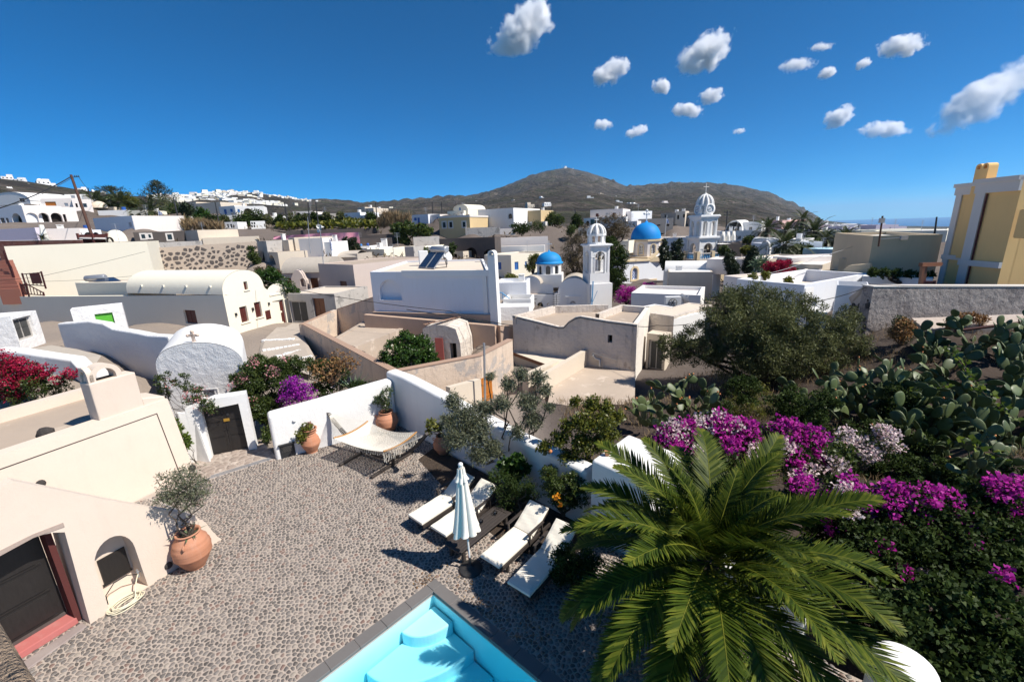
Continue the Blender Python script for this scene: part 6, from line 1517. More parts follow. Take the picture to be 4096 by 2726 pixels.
FS=[('long shaded white garden wall with clipped corner','A',(-60,602),(322,612),(150,722),62,60,.6,LILAC,(),'garden_wall','wall'),('pinkish white wall block beside the closed white parasol','A',(335,612),(722,600),(520,716),62,64,5,PINKWHITE,(),'white_block','building'),('white shed front with pillars below the wooden pole','A',(705,622),(925,615),(800,690),64,66,4,PALEBLUE,[(720,640,760,688,'n'),(775,640,850,688,'n'),(860,640,910,688,'n')],'shed','shed'),('long white house with three arched openings and round lower arch','A',(200,402),(692,412),(450,555),84,90,6,PINKWHITE,[(240,462,350,550,'ha'),(357,462,452,548,'ha'),(468,462,572,548,'ha'),(585,475,612,548,'h')],'arcade_house','house'),('shaded wing of the arcade house with one tall arch','A',(-80,400),(198,402),(100,562),86,84,6,PALEBLUE,[(108,465,196,556,'ha'),(5,508,42,556,'gw'),(55,508,80,556,'gw')],'arcade_house','house'),('white house with a rounded vault gable at the far left','A',(-120,258),(255,285),(120,395),98,96,8,WHITE,[(176,328,226,363,'gw')],'white_vault_house','house'),('white two storey house with orange arched door behind the pole','A',(362,322),(690,335),(520,405),96,98,9,PINKWHITE,[(414,360,515,398,'o'),(590,372,626,402,'gl')],'white_house','house'),('pale block with balcony posts right of the wooden pole','A',(655,335),(832,338),(750,432),97,99,8,PINKWHITE,[(695,375,715,412,'h'),(730,375,800,412,'gw')],'white_house','house'),('small upper white room with grey shutter and curved gable','A',(590,292),(762,292),(680,335),102,103,5,WHITE,[(650,303,690,330,'gl')],'white_house','house'),('long bluish shaded wall of the low white house','A',(850,505),(1210,497),(1000,612),76,72,6,PALEBLUE,[(1183,548,1212,592,'gl')],'low_white_house','house'),('long blank sunlit pinkish wall beside the reeds','A',(1213,492),(1688,488),(1450,605),72,78,8,PINKWHITE,(),'low_white_house','house'),('low white terrace house under the dark palms','A',(895,440),(1160,438),(1000,492),98,99,6,WHITE,(),'white_house','house'),('cream low house with two small arches','A',(1160,440),(1335,440),(1240,490),97,97,6,CREAM,[(1182,466,1230,488,'ha'),(1255,466,1300,488,'ha')],'cream_house','house'),('flat concrete roof strip right of the pink dome','A',(880,412),(1050,410),(950,432),104,104,4,BEIGE2,(),'flat_house','house'),('pink beige house with square tower left of dark tree','A',(1745,368),(1800,362),(1780,470),104,103,6,BEIGE2,(),'pink_house','house'),('pink beige house with brown door','A',(1800,366),(2025,372),(1900,465),103,101,7,BEIGE2,[(1832,405,1858,440,'d')],'pink_house','house'),('white house with blue pergola and blue door','A',(2010,402),(2155,400),(2080,485),98,96,6,WHITE,[(2060,428,2085,475,'b'),(2115,425,2140,455,'b')],'blue_white_house','house'),('white house with broad arch and small blue window','A',(2157,398),(2420,402),(2300,478),96,98,6,WHITE,[(2184,428,2206,456,'b'),(2236,420,2318,470,'ha')],'blue_white_house','house'),('low white garden wall below the blue pergola house','A',(1680,492),(2180,488),(1900,545),90,91,2,WHITE,(),'garden_wall','wall'),('white roadside shelter with small square openings','A',(2060,545),(2180,548),(2100,608),84,84,3,WHITE,[(2085,565,2105,600,'h'),(2115,565,2135,600,'h')],'shelter','building'),('white breeze block screen beside the road','A',(2300,535),(2430,540),(2360,598),84,85,2,WHITE,[(2310,548,2325,568,'h'),(2332,548,2347,568,'h'),(2310,575,2325,595,'h'),(2332,575,2347,595,'h')],'block_screen','wall'),('dark lava stone house with three white framed windows','A',(1222,642),(1700,628),(1450,738),66,70,5,STONE,[(1300,660,1335,698,'wt'),(1365,660,1388,692,'wt'),(1540,660,1582,708,'wt')],'stone_house','house'),('beige cube beside the dark lava stone house','A',(1695,625),(1812,622),(1750,712),70,68,6,BEIGE2,(),'beige_cube','building'),('low grey wall under the lava stone house','A',(1350,742),(1855,715),(1600,778),62,66,1,GREYOLD,(),'garden_wall','wall'),('flat beige terrace wall behind the rubble ledge','A',(1860,700),(2380,668),(2100,738),68,72,3,BEIGE2,(),'terrace_wall','wall'),('dark stone terrace wall below the dry reed thicket','B',(1000,668),(1335,655),(1160,720),73,74,1,STONE,(),'stone_terrace','wall'),('dark stone terrace wall along the vineyard edge','B',(330,640),(1180,588),(700,660),80,84,1,STONE,(),'stone_terrace','wall'),('broad rubble terrace wall under the prickly pear thicket','B',(1500,690),(1740,672),(1600,780),72,73,1.5,GREYOLD,(),'stone_terrace','wall'),('dark rock face with cave mouths beside the peeling white wall','B',(1735,690),(2250,700),(2000,885),73,70,3,STONE,[(1985,780,2085,880,'ha'),(2150,800,2230,880,'ha')],'cave_cliff','cliff'),('dark lava terrace wall left of the prickly pear thicket','B',(1010,700),(1300,690),(1150,770),71,72,1.5,STONE,(),'stone_terrace','wall'),('long low terrace wall across the brown field','B',(0,602),(520,590),(260,618),86,86,1,STONE,(),'stone_terrace','wall'),('cream house with dark arch and flat roof among olive trees','B',(392,450),(568,447),(480,492),104,104,6,PINKWHITE,[(412,458,470,492,'ha'),(500,466,550,488,'gw')],'cream_house','house'),('grey shaded white house with round arched car port','B',(735,470),(832,466),(780,515),100,102,6,CONCRETE,(),'white_house','house'),('white cubic house with blue window at the vineyard','B',(858,462),(1012,460),(930,530),100,98,6,PALEBLUE,[(874,478,896,494,'gw')],'white_house','house'),('small white annex with tiny blue window','B',(1000,486),(1066,484),(1030,530),97,96,4,WHITE,[(1022,492,1034,506,'b')],'white_annex','house'),('cream two towered house on the slope above the vineyard','B',(990,412),(1055,410),(1020,475),130,129,7,BEIGE2,[(1008,425,1020,440,'h'),(1034,455,1052,475,'ha')],'tower_house','house'),('right tower of the cream slope house','B',(1057,418),(1135,420),(1095,475),128,127,7,BEIGE2,[(1070,430,1082,446,'h'),(1105,455,1128,472,'h')],'tower_house','house'),('tiny beige vaulted shed right of the slope house','B',(1165,478),(1262,476),(1210,520),112,111,5,BEIGE2,[(1242,482,1258,505,'h')],'vaulted_shed','shed'),('low white wall house left of the olive trees','B',(105,495),(390,490),(250,555),92,95,4,WHITE,(),'garden_wall','wall'),('pale low wall in front of the white cubic house','B',(530,512),(830,515),(700,540),97,97,1,PINKWHITE,(),'garden_wall','wall'),('white house with two pale blue windows left of the yellow house','B',(1487,482),(1636,476),(1560,566),100,97,7,PALEBLUE,[(1508,506,1532,535,'b'),(1540,506,1562,565,'b'),(1615,500,1622,520,'w')],'blue_white_house','house'),('white block with angled end left of the yellow house','B',(1636,476),(1745,480),(1690,572),98,96,7,PINKWHITE,[(1715,505,1732,535,'b')],'white_block','house'),('ochre house front with three pale framed windows','B',(1733,492),(2018,488),(1870,655),82,80,12,YELLOW2,[(1772,548,1800,598,'wt'),(1833,546,1860,596,'wt'),(1955,545,1982,592,'wt')],'ochre_house','house'),('cream upper room with pergola behind the ochre house','B',(1868,392),(2000,380),(1930,470),92,90,6,CREAM,[(1922,412,1938,440,'b')],'cream_house','house'),('low flat roofed block joined to the ochre house','B',(1815,446),(1965,442),(1900,475),90,89,4,CREAM,(),'cream_block','house'),('large blank white hall with one arched window','C',(25,428),(352,424),(200,605),90,86,12,WHITE,[(308,470,342,515,'wa')],'white_hall','building'),('grey stained garden wall under the white hall','C',(-90,600),(228,592),(80,662),80,80,1,GREYOLD,(),'garden_wall','wall'),('low white wall with small door beside the palm shrub','C',(228,605),(370,605),(300,662),80,80,1.5,PINKWHITE,[(340,612,366,660,'gl')],'garden_wall','wall'),('yellow ochre cube house with white base','C',(422,440),(605,442),(510,545),92,90,7,YELLOW2,[(600,450,604,470,'w')],'yellow_house','house'),('pale base storey under the yellow cube house','C',(424,545),(648,545),(530,590),91.8,89.8,6,TRIM,(),'base_storey_house','house'),('large white two storey house with brown shutters','C',(1060,432),(1360,428),(1200,520),98,95,9,PINKWHITE,[(1110,468,1136,498,'r'),(1200,463,1226,495,'gl'),(1264,462,1296,492,'r')],'white_house','house'),('lower white terrace of the brown shuttered house','C',(1000,508),(1390,500),(1200,580),95,92,4,WHITE,[(1018,535,1050,575,'ha'),(1060,520,1130,575,'gw')],'white_terrace','house'),('white side wing with porch right of the brown shuttered house','C',(1360,452),(1440,448),(1400,535),99,97,7,PALEBLUE,[(1380,478,1400,500,'gl')],'white_wing','house'),('small white porch house behind the blue dome','C',(1380,540),(1492,538),(1430,590),88,87,5,PINKWHITE,[(1420,550,1436,575,'gl'),(1450,550,1470,575,'gl')],'porch_house','house'),('unfinished raw concrete house with empty window holes','C',(1710,472),(1850,455),(1780,560),100,97,8,CONCRETE,[(1745,480,1764,506,'h')],'concrete_house','building'),('raw concrete tower block of the unfinished house','C',(1848,448),(1935,446),(1890,590),97,96,5,BEIGE2,[(1858,482,1876,520,'h'),(1912,474,1930,506,'h'),(1840,565,1856,590,'h')],'concrete_house','building'),('right concrete frame of the unfinished house','C',(1935,462),(2050,460),(1990,590),98,96,6,CONCRETE,[(1950,480,1980,516,'h'),(1928,562,1955,582,'h')],'concrete_house','building'),('low concrete wall with two dark slots','C',(1520,516),(1825,512),(1680,598),95,94,3,CONCRETE,[(1675,570,1706,582,'h'),(1760,568,1788,584,'h')],'concrete_wall','wall'),('long white house behind the dark cypress bushes','C',(1700,692),(2010,684),(1850,800),84,82,8,WHITE,(),'white_house','house'),('beige wall left of the big blue dome','C',(950,600),(1130,598),(1040,665),86,85,3,BEIGE2,[(965,648,972,662,'h')],'garden_wall','wall'),('cream wall strip between tamarisk and blue dome','C',(1330,735),(1415,700),(1370,765),72,71,6,CREAM,(),'cream_wall','wall'),('tall ruined white wall with peeling plaster','C',(190,690),(670,682),(420,775),76,76,1.2,PINKWHITE,(),'ruined_wall','wall'),('lower ruined white wall in front of the peeling one','C',(165,770),(640,765),(420,825),73,72,2,WHITE,(),'ruined_wall','wall'),('yellow apartment block side with blue shutter','C',(85,850),(328,852),(200,1055),66,62,9,CREAM,[(207,916,242,982,'b')],'apartment_house','house'),('yellow apartment front with blue doors behind balcony','C',(330,850),(640,825),(450,1060),61.9,66,6,CREAM,[(365,912,400,985,'b'),(460,908,478,965,'b')],'apartment_house','house')]  # shaded white walls take bluish: shade put into the colour
SEEN={}
for f in FS:
 lab,c,TL,TR,bot,Y0,Y1,dep,mt,ops,nm,cat=f
 house(lab,c,TL,TR,bot,Y0,Y1,dep,mt,None,ops,name=nm,cat=cat,vault=(2.0 if 'vault gable' in lab else 1.0 if 'vaulted shed' in lab or 'cream upper room' in lab else 0),trim=(TRIM if 'ochre house front' in lab else None),para=((.15,.2)if dep>2.2 else(.02,.1)))
tag(MB().lathe([(1.5*math.cos(i*math.pi/16),1.5*math.sin(i*math.pi/16))for i in range(9)],Yp('A',918,418,103),16).build('dome',BEIGE2),'small pink brick oven dome under the palms','dome')
ov=Yp('A',1080,728,58);mb=MB();mb.lathe([(1.1*math.cos(i*math.pi/16)**.8,1.5*math.sin(i*math.pi/16))for i in range(9)],ov,16);o=tag(mb.build('oven',CREAM),'white plastered outdoor oven with dark mouth on the roof','oven');mb=MB();mb.slab((ov.x-.5,ov.y-1.05),(ov.x+.5,ov.y-1.05),[(a,ov.z+b)for a,b in arch(.05,.0,.95,.62)],0,.2);mb.build('mouth',DARKHOLE,o)
mb=MB();a=V2(Yp('A',-40,745,54));b=V2(Yp('A',735,712,56));pr=thing('red_stone_parapet','dark red stone parapet strip above the cream building','parapet');seg_wall(pr,a,b,Yp('A',-40,722,54).z,Yp('A',735,712,56).z,2,.5,plaster('dark_red_stone',(.10,.035,.03),(.25,.2,.18),.6,.2,bs=.6,coarse=.6,sc=2),capm=PINKWHITE)
pg=thing('rooftop_pergola','white topped rooftop shelter with planters right of the parasol','pergola');q=[Yp('A',*v)for v in((725,690,57),(1005,695,57),(1005,690,60),(725,686,60))];mb=MB();mb.hexa([p-Vector((0,0,.15))for p in q],q);mb.build('roof',PINKWHITE,pg)
mb=MB();q=[Yp('A',735,748,59.5),Yp('A',1012,740,59.5)];mb.hexa([q[0],q[1],q[1]+Vector((0,.2,0)),q[0]+Vector((0,.2,0))],[Vector((p.x,p.y,p.z+1.2))for p in(q[0],q[1],q[1]+Vector((0,.2,0)),q[0]+Vector((0,.2,0)))]);mb.build('back_wall',REDJAMB,pg)
for x in(735,870,1005):
 mb=MB();p=Yp('A',x,742,57.1);mb.box(p-Vector((0,0,.5)),.2,.2,1.75);mb.build('post',REDJAMB,pg)
wu=thing('closed_white_parasol','tall closed white parasol standing on the left rooftop','parasol');a=Yp('A',432,768,56);b=Yp('A',378,568,56);mb=MB();mb.tube([a-Vector((0,0,.5)),a.lerp(b,.12),b],[.06,.06,.05],8);mb.build('pole',WHITEMETAL,wu)
axd=(b-a).normalized();UH=(b-a).length;o=folded(UH*.08,UH*.98,.55,.22,folds=7,seed=12).build('canopy',CANVAS,wu);o.location=a
wp=thing('leaning_wooden_pole','brown leaning wooden utility pole carrying black cables','pole');pa,pb_=Yp('A',852,690,60),Yp('A',652,112,60);mb=MB();mb.tube([pa+(pa-pb_).normalized()*2,pa,pb_],[.2,.19,.14],10);mb.build('shaft',POLEWOOD,wp)
mb=MB();mb.bar(pb_+Vector((-.2,0,-.35)),pb_+Vector((.95,.1,-.25)),.07,.07);[mb.lathe([(.05,0),(.06,.1),(.02,.2)],pb_+Vector((x,0,-.25)),6)for x in(.4,.65,.9)];mb.build('crossarm',DARKMETAL,wp)
def cable(label,pts,r=.012,sag=.4,name='cable',mat=WIRE):
 mb=MB();out=[]
 for a,b in zip(pts[:-1],pts[1:]):out+=[a.lerp(b,i/12)-Vector((0,0,sag*4*(i/12)*(1-i/12)))for i in range(12)]
 mb.tube(out+[pts[-1]],r,5,cap=False);return tag(mb.build(name,mat),label,'cable','overhead cables')
cable('thick black cable sagging from the leaning pole to the left',[Yp('A',-250,450,40),Yp('A',0,418,44),pb_-Vector((0,0,.2))],.06,.25)
cable('thin grey wire below the thick black cable',[Yp('A',-60,400,48),Yp('A',240,358,55),pb_-Vector((0,0,.4))],.025,.1)
cable('wire from the leaning pole across to the next far pole',[pb_+Vector((.9,0,-.2)),Yp('A',808,235,95),Yp('A',1108,246,110)],.03,.3)
cable('thin wire crossing the big cream wall',[Yp('A',-30,1085,39),Yp('A',400,1040,41),Yp('A',1335,818,46)],.014,.05)
cable('second thin wire low across the cream wall',[Yp('A',-30,1092,39),Yp('A',1400,1022,41)],.012,.25)
cable('black cable sagging over the ruin yard towards the white house',[Yp('B',100,1070,36),Yp('B',500,1180,33),Yp('G',0,560,27),Yp('G',570,712,27.5)],.022,.12)
cable('bundle of pale cables along the brown wall',[Yp('B',1440,1350,30),Yp('G',0,605,29),Yp('G',420,665,28),Yp('G',575,690,28.6)],.03,.02)
cable('black cable running under the roof edge of the old white house',[V3(a_+dw*s+nw*.03,z-.10)for s,z in topl],.022,0)
cable('cable from the old white house corner to the big olive',[V3(b_,wz-.1)+Vector((.05,-.05,0)),Yp('G',1900,690,24),Yp('G',2200,680,22)],.018,.05)
cable('black cable rising from the olive tree to the grey wall corner',[Yp('H',1080,235,24),Yp('H',1425,145,23.5)],.022,.12)
cable('black cable lying along the top of the grey wall',[Yp('D',1230,885,23.4),Yp('D',1500,896,23.0),Yp('D',2000,898,22.8),Yp('D',2500,900,22.5)],.02,.0)
cable('thin pale wire crossing the right hand houses',[Yp('M',760,1110,30),Yp('M',1500,860,34),Yp('M',2240,620,38)],.018,.1,mat=GALV)
for lab,c,x,y0_,y1_,Y,x1 in(('small dark pole on the left skyline nearest the leaning one','A',808,235,285,95,822),('dark pole on the skyline left of the umbrella pine','A',1108,246,302,110,1116),('slanting pole before the pink beige house','A',1592,315,480,80,1632),('slanting pole at the blue pergola house','A',1978,362,545,78,2012),('pole left of the olive trees with long shadow','B',318,372,485,90,335),('tall pole rising over the cream arch house','B',533,362,500,80,545),('tall pole over the small olive trees','B',605,362,545,78,625),('pole beside the vineyard shed','B',1155,365,520,92,1168),('pole left of the ochre house','B',1676,362,470,100,1682),('pole behind the ochre house roof','B',1760,362,472,100,1766),('short pole on the field left of the white house','C',705,402,475,112,708),('short pole on the field behind the tamarisk','C',920,428,488,110,924),('dark pole beside the far right house on the sea','D',1722,395,505,60,1708)):
 poleat(lab,c,x,y0_,y1_,Y,.11,DARKMETAL,x1,arms=0)
poleat('double armed pole with transformers right of the clock tower','D',200,350,480,90,.12,DARKMETAL,190,arms=2)
def flag(label,c,tip,foot_,Y,fl,ph=0):
 t=thing('flag',label,'flag','blue and white striped flags');a,b=Yp(c,*tip,Y),Yp(c,*foot_,Y);mb=MB();mb.tube([b-Vector((0,0,.4)),a],.035,6);mb.build('pole',WHITEMETAL,t)
 q=[Yp(c,*v,Y)for v in fl];nx,ny=14,9;mb=MB();vs=[q[0].lerp(q[1],i/nx).lerp(q[3].lerp(q[2],i/nx),j/ny)+Vector((0,.12*math.sin(i*.9+ph)*(i/nx),.05*math.sin(i*.7+ph)*(i/nx)))for j in range(ny+1)for i in range(nx+1)]
 for j in range(ny):
  for i in range(nx):
   canton=i<nx*.37 and j<5;blue=(j%2==0)if not canton else not(j==2 or abs(i-2)<.6)
   k=j*(nx+1)+i;mb.add([vs[k],vs[k+1],vs[k+nx+2],vs[k+nx+1]],[(0,1,2,3)],mi=1 if blue else 0)
 mb.build('cloth',[WHITECLOTH,BLUEPAINT],t)
flag('blue and white striped flag by the palm on the left','A',(1452,436),(1458,490),88,[(1455,440),(1492,462),(1492,486),(1458,484)])
flag('blue and white flag hanging by the narrow white building','B',(722,680),(752,815),55.5,[(726,690),(748,740),(757,808),(738,790)],1)
flag('blue and white flag flying at the big church','C',(1765,482),(1742,705),68,[(1763,512),(1786,540),(1785,560),(1760,556)],2)
flag('pale flag fluttering above the vineyard houses','B',(668,446),(672,500),100,[(670,448),(694,458),(694,470),(671,466)],2)
# ================================================================== small church with the pale blue dome
def cross(t,p,h,mat=WHITEMETAL,w=.07,az=0,name='cross'):
 u=Vector((math.cos(az),math.sin(az),0));mb=MB();mb.bar(p,p+Vector((0,0,h)),w,w,up=Vector((0,1,0)));mb.bar(p+Vector((0,0,h*.66))-u*h*.3,p+Vector((0,0,h*.66))+u*h*.3,w,w);return mb.build(name,mat,t)
def octo(c,r,a0=0,n=8):return[Vector((c[0]+r*math.cos(a0+2*math.pi*i/n),c[1]+r*math.sin(a0+2*math.pi*i/n)))for i in range(n)]
def drum(t,c,r,z0,z1,wall,a0,wins,pm,frame=None,n=8,w=.3,name='drum'):
 o=octo(c,r,a0,n)[::-1];mb=MB();fits=[]
 for i in range(n):
  a,b=o[i],o[(i+1)%n];a,b=b,a
  a,b=o[(i+1)%n],o[i]
 o=octo(c,r,a0,n)
 for i in range(n):
  a,b=o[i],o[(i+1)%n];L=(b-a).length;H=z1-z0;l=arch(L/2-w*L,z0+H*wins[0],L/2+w*L,z0+H*wins[1],8)if wins else None
  mb.facade(a,b,rect(0,z0-.5,L,z1),[l]if l else[],.25);fits.append((a,b,l))
 mb.build(name,wall,t)
 if wins:
  for a,b,l in fits:
   m1=MB();m1.slab(a,b,inset_loop(l,-.02),.16,.2);wdw=m1.build('window',pm,t)
   if frame:
    m1=MB();m1.slab(a,b,inset_loop(l,-.16),-.05,.02,[l]);m1.build('surround',frame,wdw)
    m1=MB();L0=min(q[0]for q in l);L1=max(q[0]for q in l);Z0=min(q[1]for q in l);Z1=max(q[1]for q in l)
    for q in range(1,6):
     for k in(.3,.7):x=lerp(L0,L1,k);z=lerp(Z0,Z1,q/6.4);m1.slab(a,b,[(x+.09*math.cos(i/8*6.283),z+.09*math.sin(i/8*6.283))for i in range(8)],.148,.16)
    m1.build('perforations',DARKHOLE,wdw)
def dome(t,c,r,z,h,mat,seg=32,base=True,tip=.14):
 pr=[(r*1.10,z-.16),(r*1.12,z),(r*1.02,z+.05)]if base else[]
 pr+=[(r*math.cos(i*math.pi/2/14)**.92,z+.05+h*(1-tip)*math.sin(i*math.pi/2/14))for i in range(14)]
 q=[x for x in pr if x[0]>r*.16];q+=[(r*.13,z+h*(1-tip)*1.0),(r*.05,z+h*.985),(.001,z+h)]
 mb=MB();mb.lathe(q,(c[0],c[1],0),seg);return mb.build('dome',mat,t)
def bellstage(t,c,w,z0,z1,op,wall,az,name='bell_stage',dbl=1,ow=.30,trim=True):
 """square stage with arched openings on all four sides, thin wall so one sees through"""
 u=Vector((math.cos(az),math.sin(az)));v=Vector((-u.y,u.x));q=[c-u*w/2-v*w/2,c+u*w/2-v*w/2,c+u*w/2+v*w/2,c-u*w/2+v*w/2];mb=MB();tr=MB()
 for i in range(4):
  a,b=q[i],q[(i+1)%4];H=z1-z0
  hs=[arch(w*(k+.5)/dbl-ow*w/dbl,z0+H*op[0],w*(k+.5)/dbl+ow*w/dbl,z0+H*op[1],10)for k in range(dbl)]
  mb.slab(a,b,rect(0,z0,w,z1),0,w*.14,hs)
  if trim:
   for h in hs:tr.slab(a,b,inset_loop(h,-.10),-.05,.03,[h])
   for s_ in(.0,w-.22):tr.slab(a,b,rect(s_,z0,s_+.22,z1-.02),-.06,.0-.003)
   tr.slab(a,b,rect(0.0,z0+H*op[1]-ow*w/dbl-.08,w*(.5-ow if dbl==1 else .1),z0+H*op[1]-ow*w/dbl+.04),-.075,-.004)
 mb.poly([V3(p,z0+.02)for p in q]);mb.poly([V3(p,z1-.03)for p in q]);mb.build(name,wall,t)
 if trim:tr.build('pilaster_trim',wall,t)
def cornice(t,c,w,z,h,az,mat,name='cornice'):
 mb=MB()
 for k,(e,zz)in enumerate(((.12,0),(.30,h*.45),(.22,h*.75))):mb.box((c[0],c[1],z+zz),w+2*e,w+2*e,h*(.45 if k==0 else .30 if k==1 else .25),az)
 return mb.build(name,mat,t)
def bell(t,p,r):
 mb=MB();mb.lathe([(r,0),(r*.82,.25*r),(r*.6,1.1*r),(r*.45,1.5*r),(.01,1.65*r)],p,14);mb.tube([p+Vector((0,0,1.6*r)),p+Vector((0,0,2.4*r))],.03,5);mb.build('bell',BRONZE,t)
sc_y=49.5
sg0=V2(Yp('C',762,1200,sc_y+.4));sg1=V2(Yp('C',1052,1200,sc_y-.3));dS=(sg1-sg0).normalized();nS=Vector((dS.y,-dS.x));LS=(sg1-sg0).length
sch=thing('small_church','small white church with pale blue dome and barrel vaulted roof','church')
stop=onwall('C',900,1060,sg0,sg1)[1];ssp=onwall('C',765,1200,sg0,sg1)[1];sbase=onwall('C',900,1372,sg0,sg1)[1]-1.5
n=18;arS=[(LS*(1-math.cos(math.pi*i/n))/2,ssp+(stop-ssp)*math.sin(math.pi*i/n)**.9)for i in range(n+1)]
lun=rloop('C',868,1245,932,1303,sg0,sg1);lz=lun[0][1];lc_=(lun[0][0]+lun[1][0])/2;lr=(lun[1][0]-lun[0][0])/2;lunl=[(lc_+lr*math.cos(math.pi*i/12),lz+lr*1.1*math.sin(math.pi*i/12))for i in range(13)]
dsl=rloop('C',968,1340,1028,1400,sg0,sg1)
mb=MB();mb.facade(sg0,sg1,[(-.4,sbase),(LS+.4,sbase),(LS+.4,ssp-.02)]+arS[::-1]+[(-.4,ssp-.02)],[lunl,dsl],.3);mb.build('gable_wall',WHITE,sch);fit(sch,sg0,sg1,dsl,'d')
m1=MB();m1.slab(sg0,sg1,inset_loop(lunl,-.02),.18,.22);lw_=m1.build('window',DARKGLASS,sch);m1=MB()
for i in range(1,7):
 a=math.pi*i/7;c_=V3(sg0+dS*lc_-nS*.15,lz);m1.bar(c_,c_+Vector((dS.x*math.cos(a)*lr,dS.y*math.cos(a)*lr,lr*1.08*math.sin(a))),.05,.05)
m1.slab(sg0,sg1,lunl,.10,.17,[inset_loop(lunl,.07)]);m1.build('fanlight_bars',WHITEMETAL,lw_)
m1=MB();x0,z0_=onwall('C',840,1310,sg0,sg1);x1,z1_=onwall('C',965,1225,sg0,sg1);m1.slab(sg0,sg1,rect(x0-.1,z1_-.12,x1+.1,z1_),-.14,-.003);m1.slab(sg0,sg1,rect(x0,z0_,x0+.1,z1_-.12),-.08,-.003);m1.slab(sg0,sg1,rect(x1-.1,z0_,x1,z1_-.12),-.08,-.003);m1.slab(sg0,sg1,rect(x0,z0_-.12,x1,z0_),-.10,-.003);m1.build('window_surround',WHITE,sch)
VL=8.5;mb=MB();mb.add([V3(sg0+dS*a-nS*(.25+VL*j/6),b-.12)for j in range(7)for a,b in arS],[(j*(n+1)+i,j*(n+1)+i+1,(j+1)*(n+1)+i+1,(j+1)*(n+1)+i)for j in range(6)for i in range(n)],smooth=True);mb.build('vault',ROOFVAULT,sch)
mb=MB();mb.poly([V3(sg0+dS*a-nS*VL,b)for a,b in[(0,sbase),(LS,sbase)]+arS[::-1]]);mb.quad(V3(sg1+dS*.4,sbase),V3(sg1+dS*.4-nS*VL,sbase),V3(sg1+dS*.4-nS*VL,ssp),V3(sg1+dS*.4,ssp));mb.quad(V3(sg1+dS*.4,ssp),V3(sg1+dS*.4-nS*VL,ssp),V3(sg1-nS*VL,ssp+.02),V3(sg1,ssp+.02));mb.build('nave_wall',WHITE,sch)
dc=V2(Yp('C',682,920,55));dr_m=1.55;dz0=Yp('C',680,1040,54).z;dz1=Yp('C',682,915,55).z;dtop=Yp('C',680,803,55).z
ua=math.atan2(dS.y,dS.x)
block(sch,[sg0-dS*5.6-nS*.6,sg0-dS*.25-nS*.6,sg0-dS*.25-nS*7.5,sg0-dS*5.6-nS*7.5],ssp-.25,sbase,WHITE,ROOFBROWN,(.02,.15),{0:[([(onwall('C',599,1312,sg0-dS*5.6-nS*.6,sg0-nS*.6)[0]+.36*math.cos(i/14*6.283),onwall('C',599,1312,sg0-dS*5.6-nS*.6,sg0-nS*.6)[1]+.36*math.sin(i/14*6.283))for i in range(14)],'bk')]},part='aisle_wall')
xa=V2(Yp('C',420,1140,52.5));xb=V2(Yp('C',600,1140,51.8));xd=(xb-xa).normalized();xn=Vector((xd.y,-xd.x));xt=onwall('C',510,1040,xa,xb)[1];xs=onwall('C',430,1115,xa,xb)[1];LX=(xb-xa).length
arX=[(LX*(1-math.cos(math.pi*i/12))/2,xs+(xt-xs)*math.sin(math.pi*i/12))for i in range(13)]
mb=MB();mb.facade(xa,xb,[(-.2,sbase),(LX+1.6,sbase),(LX+1.6,xs-.1),(LX,xs)]+arX[::-1]+[(-.2,xs)],[],.2);mb.build('cross_arm',WHITE,sch)
mb=MB();mb.add([V3(xa+xd*a-xn*(.2+5*j/3),b-.05)for j in range(4)for a,b in arX],[(j*13+i,j*13+i+1,(j+1)*13+i+1,(j+1)*13+i)for j in range(3)for i in range(12)],smooth=True);mb.build('cross_arm_vault',ROOFVAULT,sch)
mb=MB();mb.box((dc.x,dc.y,dz0-1.4),dr_m*2.2,dr_m*2.2,1.6,ua);mb.build('dome_base',WHITE,sch)
drum(sch,dc,dr_m*1.04,dz0,dz1,WHITE,ua+.39,(.12,.80),DARKGLASS,None,8,.24)
SKYDOME=plaster('light_blue_dome',(.012,.235,.56),(.03,.25,.5),.2,.1,rough=.6,bs=.06)
dome(sch,dc,dr_m*1.02,dz1,dtop-dz1,SKYDOME,tip=.17);cross(sch,Vector((dc.x,dc.y,dtop-.05)),1.2,az=ua)
for p in(sg0,sg1,sg0-dS*5,sg0-nS*8):ground_at(p,sbase+1.3)
bt=thing('bell_tower','white square bell tower with ribbed cupola beside the small church','bell tower')
by=49.3;bl0=Yp('C',1225,1120,by);b0=V2(Yp('C',985,1100,by+1.1));b1=V2(Yp('C',1110,1100,by-.9));b2=V2(Yp('C',1228,1100,by+.3));wT=2.15
bc_=V2(Yp('C',1108,900,by+.7));taz=math.atan2(*(reversed((V2(Yp('C',1228,900,by+.45))-V2(Yp('C',1092,900,by-.75))).normalized())));
zA=Yp('C',1100,1100,by).z;zB2=Yp('C',1100,1015,by).z;zC=Yp('C',1100,775,by).z;zD=Yp('C',1110,660,by+.6).z;zE=Yp('C',1115,573,by+.6).z
wT=2.22;taz=.197
u=Vector((math.cos(taz),math.sin(taz)));v=Vector((-u.y,u.x));bc_=V2(Yp('C',1064,900,by-.5))+u*wT/2+v*wT/2
mb=MB();mb.box((bc_.x,bc_.y,zA-.3),wT*1.06,wT*1.06,zB2-zA+.3,taz);mb.build('plinth',WHITE,bt)
bellstage(bt,bc_,wT,zB2,zC,(.0,.83),WHITE,taz,ow=.26);cornice(bt,bc_,wT,zC-.02,.32,taz,WHITE)
lr_=wT*.40;lt=zC+.3;mb=MB()
for i in range(8):
 a=taz+.39+i*math.pi/4;p=Vector((bc_.x+lr_*math.cos(a),bc_.y+lr_*math.sin(a),lt));mb.bar(p,p+Vector((0,0,zD-lt)),.30,.22,up=Vector((math.cos(a),math.sin(a),0)))
